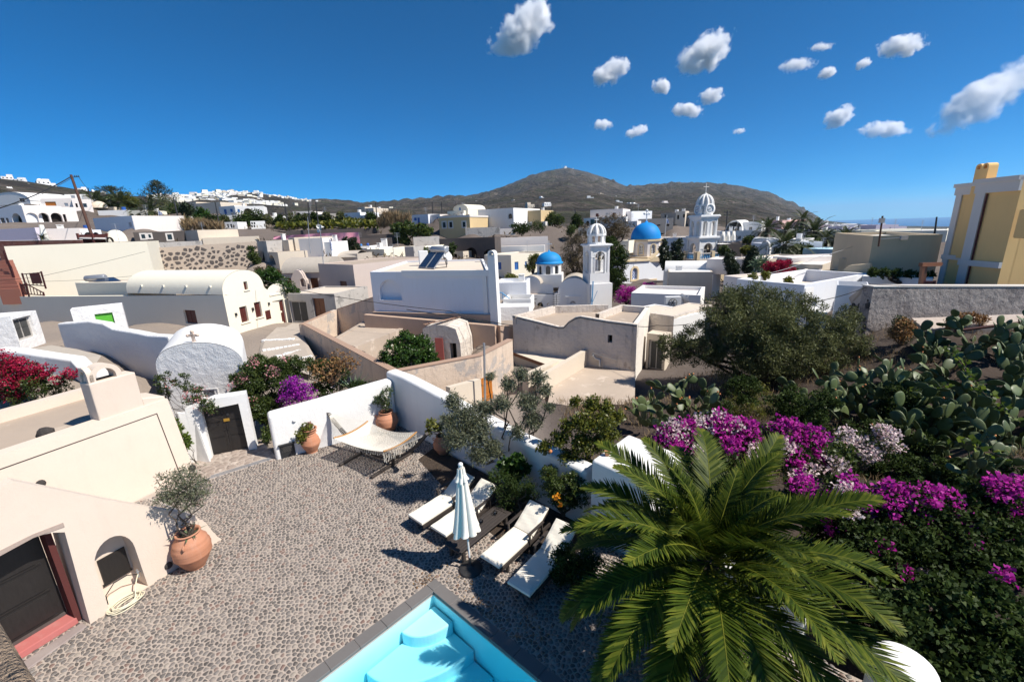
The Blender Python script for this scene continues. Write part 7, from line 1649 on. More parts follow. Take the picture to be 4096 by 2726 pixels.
mb.prism(octo(bc_,lr_*1.15,taz+.39),lt-.02,lt+.18);mb.prism(octo(bc_,lr_*1.22,taz+.39),zD-.16,zD+.06);mb.build('lantern',WHITE,bt)
mb=MB()
for i in range(8):
 a=taz+.39+i*math.pi/4;mb.tube([Vector((bc_.x+lr_*1.1*math.cos(k*math.pi/14)*math.cos(a),bc_.y+lr_*1.1*math.cos(k*math.pi/14)*math.sin(a),zD+.04+(zE-zD)*math.sin(k*math.pi/14)))for k in range(8)],.14,6)
mb.build('ribs',WHITE,bt);mb=MB();mb.lathe([(lr_*.9*math.cos(k*math.pi/16),zD+.03+(zE-zD)*.93*math.sin(k*math.pi/16))for k in range(9)],(bc_.x,bc_.y,0),16);mb.build('cupola',TRIM,bt);cross(bt,Vector((bc_.x,bc_.y,zE-.02)),.9,az=taz)
for d in(-u*.62*0-v*wT*.42,u*wT*.42):bell(bt,Vector((bc_.x+d.x,bc_.y+d.y,zB2+(zC-zB2)*.50)),.26)
sb0=V2(Yp('C',1058,1200,by-.8));sb1=V2(Yp('C',1262,1200,by-.2));mbk=thing('tower_block','plain white side building carrying the bell tower','building')
sd=(sb1-sb0).normalized();sn=Vector((sd.y,-sd.x));dlk=rloop('C',1118,1305,1175,1360,sb0,sb1);block(mbk,[sb0,sb1,sb1-sn*5,sb0-sn*5],[onwall('C',1060,1120,sb0,sb1)[1],onwall('C',1258,1108,sb0,sb1)[1]]+[zA]*2,sbase,WHITE,WHITE,(.02,.1),{0:[(dlk,'d')]})
m1=MB();s0=onwall('C',1082,1090,sb0,sb1);s1=onwall('C',1068,1360,sb0,sb1);p0=V3(sb0+sd*s0[0]+sn*.12,s0[1]);p1=V3(sb0+sd*s1[0]+sn*.12,s1[1]);m1.bar(p0,p1,.14,.06,up=Vector((0,1,0)));s2=onwall('C',1115,1175,sb0,sb1);p2=V3(sb0+sd*s2[0]+sn*.3,s2[1]);m1.bar(p2,p0.lerp(p1,.75),.05,.05);tag(m1.build('blue_pole',LIGHTBLUEP),'blue painted pole standing against the church side building','pole')
p=Yp('C',747,1300,46);t=thing('tv_antenna','dark television antenna with many rods before the church gable','antenna');mb=MB();tp_=Yp('C',747,1215,46);mb.tube([p-Vector((0,0,1)),tp_],.03,5);mb.build('mast',DARKMETAL,t);mb=MB();[mb.bar(tp_-Vector((.38,0,.25*k)),tp_+Vector((.38,0,-.25*k)),.03,.03)for k in range(7)];mb.build('rods',DARKMETAL,t)
house('white terrace wall with slanted top left of the church','C',(188,1102),(472,1103),(330,1230),46.5,46,4,PALEBLUE,WHITE,name='white_terrace',cat='terrace',para=(.3,.2))
house('white stair enclosure with small blue railing','C',(258,1255),(512,1250),(380,1330),43.5,43,3,WHITE,WHITE,name='stair_enclosure',cat='terrace',para=(.8,.15))
house('rough white wall below the stair enclosure','C',(196,1325),(496,1326),(340,1470),41,40.5,2,WHITE_ROUGH,WHITE,name='rough_white_wall',cat='wall',para=(.02,.2))
house('white aisle front piece between stairs and gable','C',(512,1235),(700,1212),(600,1340),44.5,44.2,2.5,WHITE,ROOFBROWN,name='church_annex',cat='building',para=(.02,.15))if False else None
t=thing('blue_stair','white steps with light blue handrail left of the church','stairs');
for k in range(6):mb=MB();p=Yp('C',268+k*9,1282+k*6,44.2);mb.box((p.x,p.y-.4,p.z-.6),.3,1.0,.6);mb.build('step',WHITE,t)
mb=MB();mb.tube([Yp('C',195,1180,45.5),Yp('C',250,1200,45),Yp('C',315,1247,44.3)],.06,6);mb.tube([Yp('C',255,1190,45),Yp('C',255,1250,45)],.05,6);mb.build('handrail',LIGHTBLUEP,t)
# ================================================================== big church with the deep blue dome
bgy=70.0;big_=thing('domed_church','large pale church with deep blue dome on an octagonal drum','church')
w0=V2(Yp('C',1368,1000,bgy-1.5));w1=V2(Yp('C',1735,1000,bgy+2.6));dw_=(w1-w0).normalized();nw2=Vector((dw_.y,-dw_.x));Lw2=(w1-w0).length
ez0=onwall('C',1375,900,w0,w1)[1];ez1=onwall('C',1600,890,w0,w1)[1];gx,gz_=onwall('C',1715,790,w0,w1);zb0=onwall('C',1380,1140,w0,w1)[1]-2
wn1=rloop('C',1443,968,1492,1072,w0,w1,'arch');wn2=rloop('C',1702,940,1735,1040,w0,w1,'arch');dn1=rloop('C',1604,1080,1660,1150,w0,w1);dn2=rloop('C',1436,1118,1490,1150,w0,w1)
mb=MB();sx=onwall('C',1605,880,w0,w1)[0];mb.facade(w0,w1,[(-1,zb0),(Lw2,zb0),(Lw2,gz_+.3),(gx,gz_),(sx,ez1),(-1,ez0)],[wn1,dn1,dn2],.4);mb.quad(V3(w0-dw_,zb0),V3(w0-dw_,ez0),V3(w0-dw_-nw2*9,ez0),V3(w0-dw_-nw2*9,zb0));mb.build('wall',PALEBLUE,big_)
mb=MB();mb.slab(w0,w1,[(-1.1,ez0-.2),(sx+.1,ez1-.2),(sx+.1,ez1+.1),(-1.1,ez0+.1)],-.25,-.003);mb.slab(w0,w1,[(sx,ez1-.15),(gx,gz_-.15),(gx,gz_+.2),(sx,ez1+.2)],-.25,-.003);mb.build('eaves_cornice',CREAMTRIM,big_)
mb=MB();mb.quad(V3(w0-dw_,ez0+.05),V3(w0+dw_*sx,ez1+.05),V3(w0+dw_*sx-nw2*9,ez1+.05),V3(w0-dw_-nw2*9,ez0+.05));mb.quad(V3(w0+dw_*sx,ez1+.05),V3(w0+dw_*gx,gz_+.05),V3(w0+dw_*gx-nw2*9,gz_+.05),V3(w0+dw_*sx-nw2*9,ez1+.05));mb.build('roof',ROOFPALE,big_)
for l in(wn1,):
 m1=MB();m1.slab(w0,w1,l,.2,.26);wd=m1.build('window',WHITEMETAL,big_);m1=MB();m1.slab(w0,w1,inset_loop(l,-.32),-.08,.05,[l]);m1.build('surround',CREAMTRIM,wd);m1=MB();L0,L1=l[0][0],l[1][0];Z0=l[0][1];Z1=max(q[1]for q in l)
 for r_ in range(7):
  for k in range(3 if r_%2 else 2):x=lerp(L0,L1,(k+.5+(0 if r_%2 else .5))/3.0);z=lerp(Z0,Z1,(r_+.6)/7.6);m1.slab(w0,w1,[(x+.13*math.cos(i/8*6.283),z+.13*math.sin(i/8*6.283))for i in range(8)],.188,.2)
 m1.build('perforations',BLUEPAINT,wd)
for l in(dn1,dn2):fit(big_,w0,w1,l,'dr');m1=MB();m1.slab(w0,w1,inset_loop(l,-.2),-.08,.02,[l]);m1.build('door_surround',CREAMTRIM,big_)
Dc=V2(Yp('C',1570,700,bgy+4.5));Dr=(V2(Yp('C',1703,700,bgy+4.5))-V2(Yp('C',1437,700,bgy+4.5))).length/2;Dz1=Yp('C',1570,705,bgy+4.5).z;Dz0=Yp('C',1550,860,bgy+2).z;Dt=Yp('C',1580,535,bgy+4.5).z
baz=math.atan2(dw_.y,dw_.x)
drum(big_,Dc,Dr*1.13,Dz0,Dz1,PINKWHITE,baz+.12,(.10,.72),WHITEMETAL,CREAMTRIM,8,.17);mb=MB();mb.prism(octo(Dc,Dr*1.22,baz+.12),Dz1-.25,Dz1+.02);mb.prism(octo(Dc,Dr*1.45,baz+.12),Dz0-.9,Dz0-.1);mb.build('drum_cornice',CREAMTRIM,big_);dome(big_,Dc,Dr,Dz1+.05,Dt-Dz1,DOMEBLUE,40,False,.12)
cross(big_,Vector((Dc.x,Dc.y,Dt-.1)),1.9,WHITEMETAL,.16,baz);mb=MB();[mb.ball(Vector((Dc.x,Dc.y,Dt+1.15))+Vector((math.cos(baz)*x,math.sin(baz)*x,z)),.22,seg=8,rings=5)for x,z in((-.5,0),(.5,0),(0,.5),(0,0))];mb.build('cross_flowers',WHITEMETAL,big_)
for p in(w0,w1,w0-nw2*9):ground_at(p,zb0+1.5)
ct_=thing('clock_tower','tall ornate white bell tower with clock faces and ribbed cupola','clock tower')
cy_=74.0
def cz(y,x=2105):return Yp('C',x,y,cy_).z
ca,cb=V2(Yp('C',2060,800,cy_-1.6)),V2(Yp('C',2208,800,cy_+.2));cw=3.35;cu=Vector((math.cos(.21),math.sin(.21)));cv=Vector((-cu.y,cu.x));cc=ca+cu*cw/2+cv*cw/2;caz=math.atan2(cu.y,cu.x)
z1,z2,z3,z4,z5,z6=cz(880),cz(685),cz(490),cz(392),cz(300),cz(235)
bellstage(ct_,cc,cw,z1,z2-.3,(.06,.80),WHITE,caz,ow=.25);cornice(ct_,cc,cw,z2-.4,.55,caz,WHITE)
bellstage(ct_,cc,cw*.90,z2+.1,z3-.35,(.05,.84),WHITE,caz,dbl=2,ow=.27,name='upper_bell_stage');cornice(ct_,cc,cw*.92,z3-.45,.6,caz,WHITE,'upper_cornice')
orr=cw*.40;mb=MB();mb.prism(octo(cc,orr,caz+.39),z3+.1,z4);mb.prism(octo(cc,orr*1.12,caz+.39),z4-.12,z4+.1);mb.build('clock_stage',WHITE,ct_)
for i in range(4):
 a=caz-math.pi/2+i*math.pi/2;nrm=Vector((math.cos(a),math.sin(a),0));p=Vector((cc.x,cc.y,lerp(z3,z4,.62)))+nrm*(orr*.93);M=nrm.to_track_quat('Z','Y').to_matrix();m1=MB();m1.lathe([(.80,0),(.82,.16),(.66,.20),(.62,.08)],p,24,M);fr_=m1.build('clock_frame',WHITE,ct_)
 m1=MB();m1.lathe([(.66,.06),(.62,.09),(.001,.09)],p,24,M);cl_=m1.build('clock_face',simple('clock_white',(.6,.62,.64),.4)if i==0 else bpy.data.materials['clock_white'],fr_)
 m1=MB();ux=M@Vector((1,0,0));uy=Vector((0,0,1));ux=uy.cross(nrm)
 for k in range(12):th=k*math.pi/6;d=ux*math.sin(th)+uy*math.cos(th);m1.bar(p+nrm*.11+d*.44,p+nrm*.11+d*.58,.05,.02,up=nrm)
 for th,l_,w_b in((math.radians(60),.30,.07),(math.radians(250),.45,.05)):d=ux*math.sin(th)+uy*math.cos(th);m1.bar(p+nrm*.12,p+nrm*.12+d*l_,w_b,.02,up=nrm)
 m1.build('clock_hands',DARKMETAL,cl_)
m1=MB();a=caz-math.pi/2-math.pi/4+.0;nrm=Vector((math.cos(a),math.sin(a),0));
for k in range(4):p=Vector((cc.x,cc.y,lerp(z3+.4,z4-.3,k/3)))+nrm*(orr*.925);m1.lathe([(.14,0),(.14,.04),(.09,.05)],p,8,nrm.to_track_quat('Z','Y').to_matrix())
m1.build('dark_rosettes',DARKMETAL,ct_)
mb=MB();mb.lathe([(orr*.86*math.cos(k*math.pi/18),z4+.08+(z5-z4)*.94*math.sin(k*math.pi/18))for k in range(10)],(cc.x,cc.y,0),20);mb.build('cupola',TRIM,ct_);mb=MB()
for i in range(10):
 a=caz+i*math.pi/5;mb.tube([Vector((cc.x+orr*.95*math.cos(k*math.pi/14)*math.cos(a),cc.y+orr*.95*math.cos(k*math.pi/14)*math.sin(a),z4+.08+(z5-z4)*math.sin(k*math.pi/14)))for k in range(8)],.17,6)
mb.ball((cc.x,cc.y,z5+.1),.28);mb.build('ribs',WHITE,ct_);cross(ct_,Vector((cc.x,cc.y,z5+.2)),z6-z5+.6,TRIM,.11,caz);bell(ct_,Vector((cc.x-cu.x*.1,cc.y-cu.y*.1,lerp(z1,z2,.45))),.42);bell(ct_,Vector((cc.x-cv.x*cw*.4,cc.y-cv.y*cw*.4,lerp(z1,z2,.45))),.4)
bz1=z1+.0;bw2=cw*1.75;q=[cc+cu*(sx_*bw2/2)+cv*(sy_*bw2/2)for sx_,sy_ in((-1,-1),(1,-1),(1,1),(-1,1))];bb0=cz(1200)-2
block(ct_,q,bz1,bb0,CREAMTRIM,ROOFPALE,(.02,.2),{0:[(rloop('C',2190,965,2232,1025,q[0],q[1]),'gw')]},part='base_wall');mb=MB();[mb.slab(q[i],q[(i+1)%4],rect(-.2,bz1-.55,bw2+.2,bz1-.02),-.22,-.003)for i in(0,3)];mb.build('base_cornice',BEIGE2,ct_)
bh=1.15;PR=[(.07,0),(.13,.12),(.16,.3),(.07,.62),(.11,.8),(.07,.9)];bm_=MB().lathe(PR,(0,0,0),8).mesh('baluster',LIGHTBLUEP)
for e in(0,1,3):
 a,b=q[e],q[(e+1)%4];nb=14
 mb=MB();mb.bar(V3(a,bz1+1.02),V3(b,bz1+1.02),.28,.14);mb.bar(V3(a,bz1+.07),V3(b,bz1+.07),.28,.13);mb.build('rail',TRIM,ct_)
 for k in range(3):mb=MB();p=lerp(a,b,[0.03,.5,.97][k]);mb.box(V3(p,bz1+.002),.55,.55,1.35,caz);mb.build('pier',CREAMTRIM,ct_)
 for k in range(nb):
  if k in(0,nb//2,nb-1):continue
  o=bpy.data.objects.new('baluster',bm_);COL.objects.link(o);o.parent=ct_;p=lerp(a,b,(k+.5)/nb);o.location=(p.x,p.y,bz1+.12)
ground_at(cc,bb0+1.5)
house('windowless beige block in front of the clock tower base','C',(1782,1000),(2188,1010),(1950,1222),50,48.5,4,BEIGE2,WHITE,name='beige_block',cat='building',para=(.02,.15))
house('white barrel vault top behind the windowless beige block','C',(1735,985),(1800,985),(1760,1180),53.5,53,6,WHITE,WHITE,name='white_side_wall',cat='wall',para=(.02,.1))
mb=MB();a=Yp('C',1745,985,53);b=Yp('C',2190,985,51);r_=a.z*0+1.15;dv_=(V2(b)-V2(a));nv_=Vector((-dv_.y,dv_.x)).normalized()
mb.add([V3(V2(a)+dv_*j+nv_*(1.4*(1-math.cos(math.pi*i/10))),a.z-.2+r_*math.sin(math.pi*i/10))for j in(0,.5,1)for i in range(11)],[(j*11+i,(j+1)*11+i,(j+1)*11+i+1,j*11+i+1)for j in(0,1)for i in range(10)],smooth=True);mb.poly([V3(V2(a)+nv_*(1.4*(1-math.cos(math.pi*i/10))),a.z-.2+r_*math.sin(math.pi*i/10))for i in range(11)][::-1]);tag(mb.build('vault_roof',WHITE),'bright white rounded vault roof below the clock tower','roof')
house('narrow white wing with railing right of the beige block','C',(2190,1030),(2262,1022),(2220,1160),50,51,4,PALEBLUE,WHITE,name='white_wing',cat='building')
wt_=house('white terrace house with curled parapet and pink floor','C',(1438,1185),(2075,1232),(1700,1312),43,40,6,WHITE,PINKWHITE,name='white_terrace_house',para=(.35,.3))
house('flat beige screed roof house carrying an air conditioner','G',(1840,575),(2060,612),(1950,668),29.8,28.4,5.5,OLDWALL,ROOFPALE,name='flat_roof_house',para=(.03,.25))
house('right part of the flat screed roof behind the olive','G',(2060,612),(2354,585),(2200,680),28.4,30.5,4.5,WHITE,ROOFPALE,name='flat_roof_house',para=(.03,.25))
house('low stone gateway with old wooden door under the olive','G',(1812,780),(1990,765),(1850,1105),27.6,26.8,1,BEIGE2,BEIGE2,[(1822,830,1960,1108,'g')],name='old_gateway',cat='gateway',para=(.02,.2))
ac=thing('air_conditioner','white air conditioner unit on the flat screed roof','air conditioner');p=Yp('C',1813,1335,36.5);mb=MB();mb.box(p,1.3,.5,1.0,-.1);solid(mb.build('casing',WHITEMETAL,ac),.03);mb=MB();mb.lathe([(.36,0),(.38,.03),(.33,.04)],p+Vector((-.1,-.30,.5)),20,Matrix.Rotation(math.pi/2,3,'X'));mb.build('fan_ring',DARKMETAL,ac);mb=MB();[mb.bar(p+Vector((-.1,-.29,.5)),p+Vector((-.1+.33*math.cos(k*1.05),-.29,.5+.33*math.sin(k*1.05))),.08,.02)for k in range(6)];mb.build('fan',DARKMETAL,ac)
q=Yp('C',1912,1320,36.5);dish('grey satellite dish edge on beside the air conditioner',q-Vector((0,0,.2)),.55,.3,None)
# ================================================================== right hand side
gA=V2(Yp('D',1262,905,23.6));gB=V2(Yp('D',2500,905,24.2));gw_=thing('grey_render_wall','long rough grey rendered wall with pale flat coping','wall');zgA=Yp('D',1262,905,23.6).z;zgB=Yp('D',2500,905,24.2).z
seg_wall(gw_,gA,gB,zgA,zgB,-2.5,.7,GREYWALL);mb=MB();dG=(gB-gA).normalized();nG=Vector((-dG.y,dG.x));mb.hexa([V3(gA-dG*.03-nG*.03,zgA+.002),V3(gB-nG*.03,zgB+.002),V3(gB+nG*.75,zgB+.002),V3(gA-dG*.03+nG*.75,zgA+.002)],[V3(gA-dG*.03-nG*.03,zgA+.06),V3(gB-nG*.03,zgB+.06),V3(gB+nG*.75,zgB+.06),V3(gA-dG*.03+nG*.75,zgA+.06)]);mb.build('coping',TRIM,gw_)
eA=V2(Yp('D',1075,1060,25.6));eB=gA.copy();LE_=(eB-eA).length;se=thing('rubble_wall_end','black lava rubble wall end with pale joints behind the olive','wall')
mb=MB();mb.facade(eA,eB,[(0,-2.5),(LE_,-2.5),(LE_,zgA),(LE_-.5,zgA-.1),(0,zgA-1.5)],[],.1);mb.poly([V3(eA,zgA-1.5),V3(eB-(eB-eA).normalized()*.5,zgA-.1),V3(eB+nG*.7,zgA-.1),V3(eA+nG*.7,zgA-1.5)]);mb.build('mortar',plaster('rubble_mortar',(.40,.36,.33),(.2,.18,.16),.5,.2,bs=.5),se)
for c,cell in voronoi(0,-2.4,LE_,zgA,.33,lambda c:.05<c.x<LE_-.03 and c.y<lerp(zgA-1.65,zgA-.2,c.x/LE_),.42,9):
 g=R.uniform(.66,.86);m1=MB();m1.slab(eA,eB,[(c.x+x*g,c.y+y*g)for x,y in cell],-R.uniform(.03,.10),.0);solid(m1.build('stone',LAVA,se),.015,1)
for p in(gA,gB):ground_at(p-nG*1.2,.9)
led=thing('pale_ledge','pale concrete ledge along the foot of the grey wall','ledge');la=[Yp('D',1540,1130,22.6),Yp('D',2500,1095,21.6),Yp('D',2500,1150,20.6),Yp('D',1900,1190,21),Yp('D',1640,1215,21.6)];mb=MB();mb.hexa([la[4]-Vector((0,0,1)),la[2]-Vector((0,0,1)),la[1]-Vector((0,0,1)),la[0]-Vector((0,0,1))],[la[4],la[2],la[1],la[0]]);mb.build('slab',plaster('ledge_concrete',(.50,.42,.36),(.3,.25,.21),.5,.2,bs=.5,coarse=.5),led)
for p in la:ground_at(p,p.z-.25)
mb=MB();mb.tube([Yp('D',1850,1225,20.2),Yp('D',2200,1180,19.6),Yp('D',2560,1135,19)],.07,8);tag(mb.build('rusty_pipe',REDDOOR),'rusty brown pipe lying along the concrete ledge','pipe')
yb=thing('yellow_building','tall yellow ochre building with pale pilasters and twin chimney','building');yy=31.0
Y_A=V2(Yp('D',1780,660,yy));dY=Vector((-.06,-1)).normalized();nY=Vector((dY.y,-dY.x));zcor=Yp('D',1870,150,yy).z
def yw(x,y):return onwall('D',x,y,Y_A,Y_A+dY)
YL=4.6;x2=yw(2075,440)[0]
block(yb,[Y_A,Y_A+dY*YL,Y_A+dY*YL-nY*8,Y_A-nY*8],yw(1990,160)[1],-1,YELLOW,ROOFPALE,(.2,.2))
step_=.6;S0=x2-.35;P0y=Y_A+dY*S0+nY*step_;P1y=P0y+dY*(YL-S0)
def yw2(x,y):return onwall('D',x,y,P0y,P0y+dY)
zc2=yw2(2250,115)[1];sh_l=rloop('D',2300,345,2420,548,P0y,P1y)
block(yb,[P0y,P1y,P1y-nY*2,P0y-nY*.85],zc2,-1,YELLOW,ROOFPALE,(.05,.2),{0:[(sh_l,'r')]},part='projecting_wall')
zm=yw(1880,690)[1];zm2=yw2(2200,745)[1]
def pil(a,b,s0,s1,za,zb,d=.10,nm='pilaster'):m1=MB();m1.slab(a,b,rect(s0,za,s1,zb),-d,-.003);return m1.build(nm,TRIM,yb)
zt1=yw(1990,160)[1];pil(Y_A,Y_A+dY,.0,.42,-1,zt1-.6);pil(Y_A,Y_A+dY,-.08,S0,zt1-.62,zt1+.05,.16,'cornice');pil(Y_A,Y_A+dY,-.12,S0,zt1-.12,zt1+.12,.28,'cornice');pil(Y_A,Y_A+dY,-.06,S0-.3,zm-.16,zm+.14,.16,'string_course')
pil(P0y,P1y,0,.62,-1,zc2-.75);pil(P0y,P1y,-.06,YL-S0,zc2-.75,zc2+.02,.16,'cornice');pil(P0y,P1y,-.10,YL-S0,zc2-.14,zc2+.12,.28,'cornice');pil(P0y,P1y,-.08,YL-S0,zm2-.20,zm2+.16,.18,'string_course')
cs0=yw(2108,140)[0];cs1=yw(2148,140)[0];ctp=yw(2200,30)[1];cA_=Y_A+dY*(S0-.87)+nY*.25;m1=MB();m1.prism(orient([cA_,cA_+dY*.85,cA_+dY*.85-nY*.6,cA_-nY*.8]),zm,ctp-.1);
for k in(0,1):l=arch(.0+k*.43,ctp-.10,.42+k*.43,ctp+.34,10);m1.slab(cA_,cA_+dY,l,0,.6,[arch(.10+k*.43,ctp+.0,.32+k*.43,ctp+.24,10)])
m1.build('chimney',YELLOW,yb);m1=MB();m1.tube([V3(P0y+dY*.75+nY*.08,zc2-.8),V3(P0y+dY*.75+nY*.08,-.5)],.05,6);m1.build('drainpipe',REDJAMB,yb)
ground_at(Y_A,.5);ground_at(P1y,.8)
pg=thing('wooden_pergola','brown wooden pergola at the corner of the yellow building','pergola')
for x,yt,yb_ in((1608,745,900),(1625,748,898)):m1=MB();a=Yp('D',x+12,yt,25.2+(x-1608)*.04);b=Yp('D',x-8,yb_+20,25.2+(x-1608)*.04);m1.bar(b,a,.16,.16,up=Vector((0,1,0)));m1.build('post',PERGOLA,pg)
m1=MB();m1.bar(Yp('D',1605,742,25),Yp('D',1750,738,26.2),.18,.22);m1.bar(Yp('D',1605,736,25.8),Yp('D',1750,733,27),.18,.12);m1.build('beam',PERGOLA,pg)
railing('small dark red picket gate under the wooden pergola','D',[(1618,905),(1705,900)],[(1622,862),(1706,865)],25.4,9,mat=REDRAIL)
bb=house('plain beige building with antenna left of the yellow building','D',(1262,525),(1765,530),(1500,815),33,31.5,9,OLIVEB,WHITE,name='beige_building',para=(.25,.35));
p=Yp('D',1298,610,32.4);q=Yp('D',1328,388,32.4);t=thing('roof_antenna','tall rusty antenna mast at the beige building corner','antenna');mb=MB();mb.tube([p,p.lerp(q,.5),q],.06,6);mb.build('mast',POLEWOOD,t);mb=MB();m_=p.lerp(q,.24);mb.bar(m_,m_+Vector((1.6,-.1,.08)),.06,.06);mb.box(m_+Vector((1.7,-.1,-.1)),.5,.2,.3);mb.box(q-Vector((0,0,.5)),.3,.2,.35);mb.build('antenna_box',GALV,t)
house('olive beige house with sloping shaded wall','D',(1015,690),(1235,712),(1100,850),38,36,8,OLIVEB,BEIGE2,name='olive_beige_house',para=(.1,.3))
ob=thing('curved_parapet_house','beige terrace wall with quarter round top beside the beige building','wall');a=V2(Yp('D',965,850,33.5));b=V2(Yp('D',1222,850,32));l=[(0,-1.5)];L_=(b-a).length;zt_=onwall('D',1150,748,a,b)[1];s_=onwall('D',1095,760,a,b)[0];l+=[(L_,-1.5),(L_,zt_+.15),(s_,zt_)]+[(s_*(1-math.sin(k*math.pi/16)),zt_-(zt_+.2)*(1-math.cos(k*math.pi/16)))for k in range(1,9)];mb=MB();mb.slab(a,b,l,0,.6);mb.build('wall',OLIVEB,ob)
house('white planter wall under the beige building','D',(1185,808),(1690,862),(1400,905),30,27.5,2,WHITE,DIRT,name='planter_wall',cat='wall',para=(.1,.3))
wtA=house('white terrace roof with potted plants and pink floor','D',(270,832),(760,905),(500,1000),31,27,9,PALEBLUE,ROOFPALE,name='white_terrace_house',para=(.9,.35))
house('long white parapet wall behind the pink terrace','D',(470,805),(1500,895),(1000,940),38,30,.5,WHITE,WHITE,name='parapet_wall',cat='wall',para=(.02,.15))
house('lit white parapet end beside the pink terrace','D',(770,908),(832,910),(800,995),27,27.6,3,WHITE,WHITE,name='parapet_wall',cat='wall',para=(.02,.2))
fl=[V2(Zp('D',*q,.55))for q in((835,925),(1000,938),(985,1065),(820,1000))];mb=MB();mb.prism(orient(fl),-1,.55);tag(mb.build('terrace_floor',ROOFPALE),'pinkish tiled terrace floor between white parapets','terrace')
house('white lean-to with corrugated sheet roof by the grey wall','D',(1000,885),(1230,905),(1100,1075),25.8,24.9,2.2,PALEBLUE,GALV,name='white_leanto',cat='shed',para=(.02,.05))
house('white gable piece peeking out right of the big olive','D',(780,1095),(930,1075),(860,1180),24.6,24.2,2,WHITE,WHITE,name='white_gable',cat='wall',para=(.02,.15))
house('pale vent terrace at the foot of the clock tower','M',(60,1165),(330,1160),(200,1290),40,38,5,PINKWHITE,ROOFPALE,name='pale_terrace',cat='terrace')
FR=[('white house with rounded vault and small upper window','M',(100,300),(350,320),(220,470),88,86,7,WHITE,[(212,405,260,458,'w'),(290,405,338,462,'w'),(265,325,280,350,'h')],2.0),('white house part with flowered pergola and dark windows','M',(350,330),(640,330),(480,460),87,85,6,WHITE,[(440,402,492,460,'w'),(575,385,600,436,'w')],0),('lower white storey with outside stair and arch','M',(0,470),(590,465),(300,590),84,82,5,WHITE,[(205,540,246,595,'w'),(276,540,322,598,'w'),(440,535,560,590,'ha')],0),('long pink house behind the palms','M',(645,318),(950,305),(800,520),100,96,9,PINK,[(805,375,830,420,'wa')],0),('right pink house with pale band','M',(955,302),(1355,350),(1150,470),97,95,9,PINK,[(1110,402,1138,434,'wa')],0),('white low terrace before the pink house','M',(1000,440),(1330,440),(1150,500),92,92,3,WHITE,(),0),('small white vaulted house with square window','M',(485,640),(625,665),(560,800),64,61,8,PALEBLUE,(),0),('sunlit gable of the small vaulted house','M',(620,610),(770,640),(700,810),61,60,7,WHITE,[(682,712,734,770,'w'),(710,652,730,682,'h')],1.3),('white house with dark door right of the vaulted gable','M',(770,600),(940,600),(850,800),60.5,60,6,WHITE,[(812,712,880,790,'w')],0),('white domed house behind the large palm','M',(800,575),(960,580),(880,640),70,70,6,WHITE,(),1.2),('white wall right of the large palm','M',(960,600),(1232,590),(1100,700),68,66,5,WHITE,(),0),('lilac stepped house with roof hut','M',(1540,418),(1690,420),(1600,560),88,88,7,LILAC,[(1650,485,1668,520,'h')],0),('tall lilac house front with slit window','M',(1680,395),(1860,400),(1770,590),86,85,8,LILAC,[(1748,435,1762,470,'h'),(1705,548,1730,590,'h')],0),('white roof room above the lilac house','M',(1700,366),(1830,368),(1760,400),92,92,5,WHITE,(),0),('white stair hut with dark opening on the lilac roof','M',(2040,362),(2148,362),(2090,425),90,90,4,WHITE,[(2096,382,2122,424,'h')],.8),('long lilac wall behind the cream house','M',(1860,430),(2110,432),(1950,600),85,84,8,LILAC,(),0),('cream cube house with arched window','M',(1975,455),(2150,458),(2050,625),76,73,9,CREAM,[(2050,512,2064,552,'h')],0),('lit front of the cream cube house','M',(2150,458),(2335,455),(2240,625),73,76,8,CREAM,[(2218,512,2248,560,'wa')],0),('lilac house on the right near the sea','D',(1283,452),(1445,452),(1370,495),92,92,8,LILAC,[(1380,468,1386,480,'h')],0),('lower lilac annex near the sea','D',(1445,464),(1506,465),(1475,492),93,93,7,LILAC,(),0),('long cream flat roof with small chimneys','D',(1265,492),(1800,500),(1500,520),70,64,10,CREAM,(),0),('sky blue flat roofed house with white top','M',(1480,735),(1940,760),(1700,850),56,53,7,SKYBLUE,(),0),('right sky blue house half hidden by beige wall','M',(1940,752),(2300,745),(2100,840),53,54,6,SKYBLUE,[(1945,830,2030,852,'gl')],0),('pink beige low house with square hole behind bougainvillea','M',(1080,985),(1565,965),(1300,1090),44,42,7,BEIGE2,[(1242,1055,1292,1088,'h')],0),('pale low wall below the pink beige house','M',(1180,1090),(1440,1085),(1300,1160),41,40,3,PINKWHITE,[(1318,1105,1350,1130,'h')],0),('beige flat roofs behind the dark conifers','M',(250,880),(680,905),(450,1000),50,47,8,BEIGE2,(),0),('lit beige roof step right of the conifers','M',(680,905),(800,870),(740,960),47,50,6,PINKWHITE,(),0),('beige roof block with overhanging slab','M',(800,870),(1095,860),(950,950),49,46,7,PINKWHITE,(),0),('black lava stone wall behind the pink beige house','M',(1160,835),(1550,840),(1350,960),52,52,1.5,STONE,(),0),('dark lava stone retaining wall beside the olive beige house','M',(1440,1080),(1730,1100),(1580,1165),40,38,2,STONE,(),0),('black terrace deck wall with closed parasols above','M',(0,680),(340,650),(150,760),72,72,6,STONE,(),0)]  # bluish vaulted house beside its white sunlit gable: shade put into the wall colour
for lab,c,TL,TR,bot,Y0,Y1,dep,mt,ops,vl in FR:house(lab,c,TL,TR,bot,Y0,Y1,dep,mt,WHITE,ops,vault=vl,name='wall' if 'wall' in lab and 'house' not in lab.split(' behind')[0]and 'lilac' not in lab else 'village_house',cat='wall' if mt is STONE else 'house',para=(.15,.2))
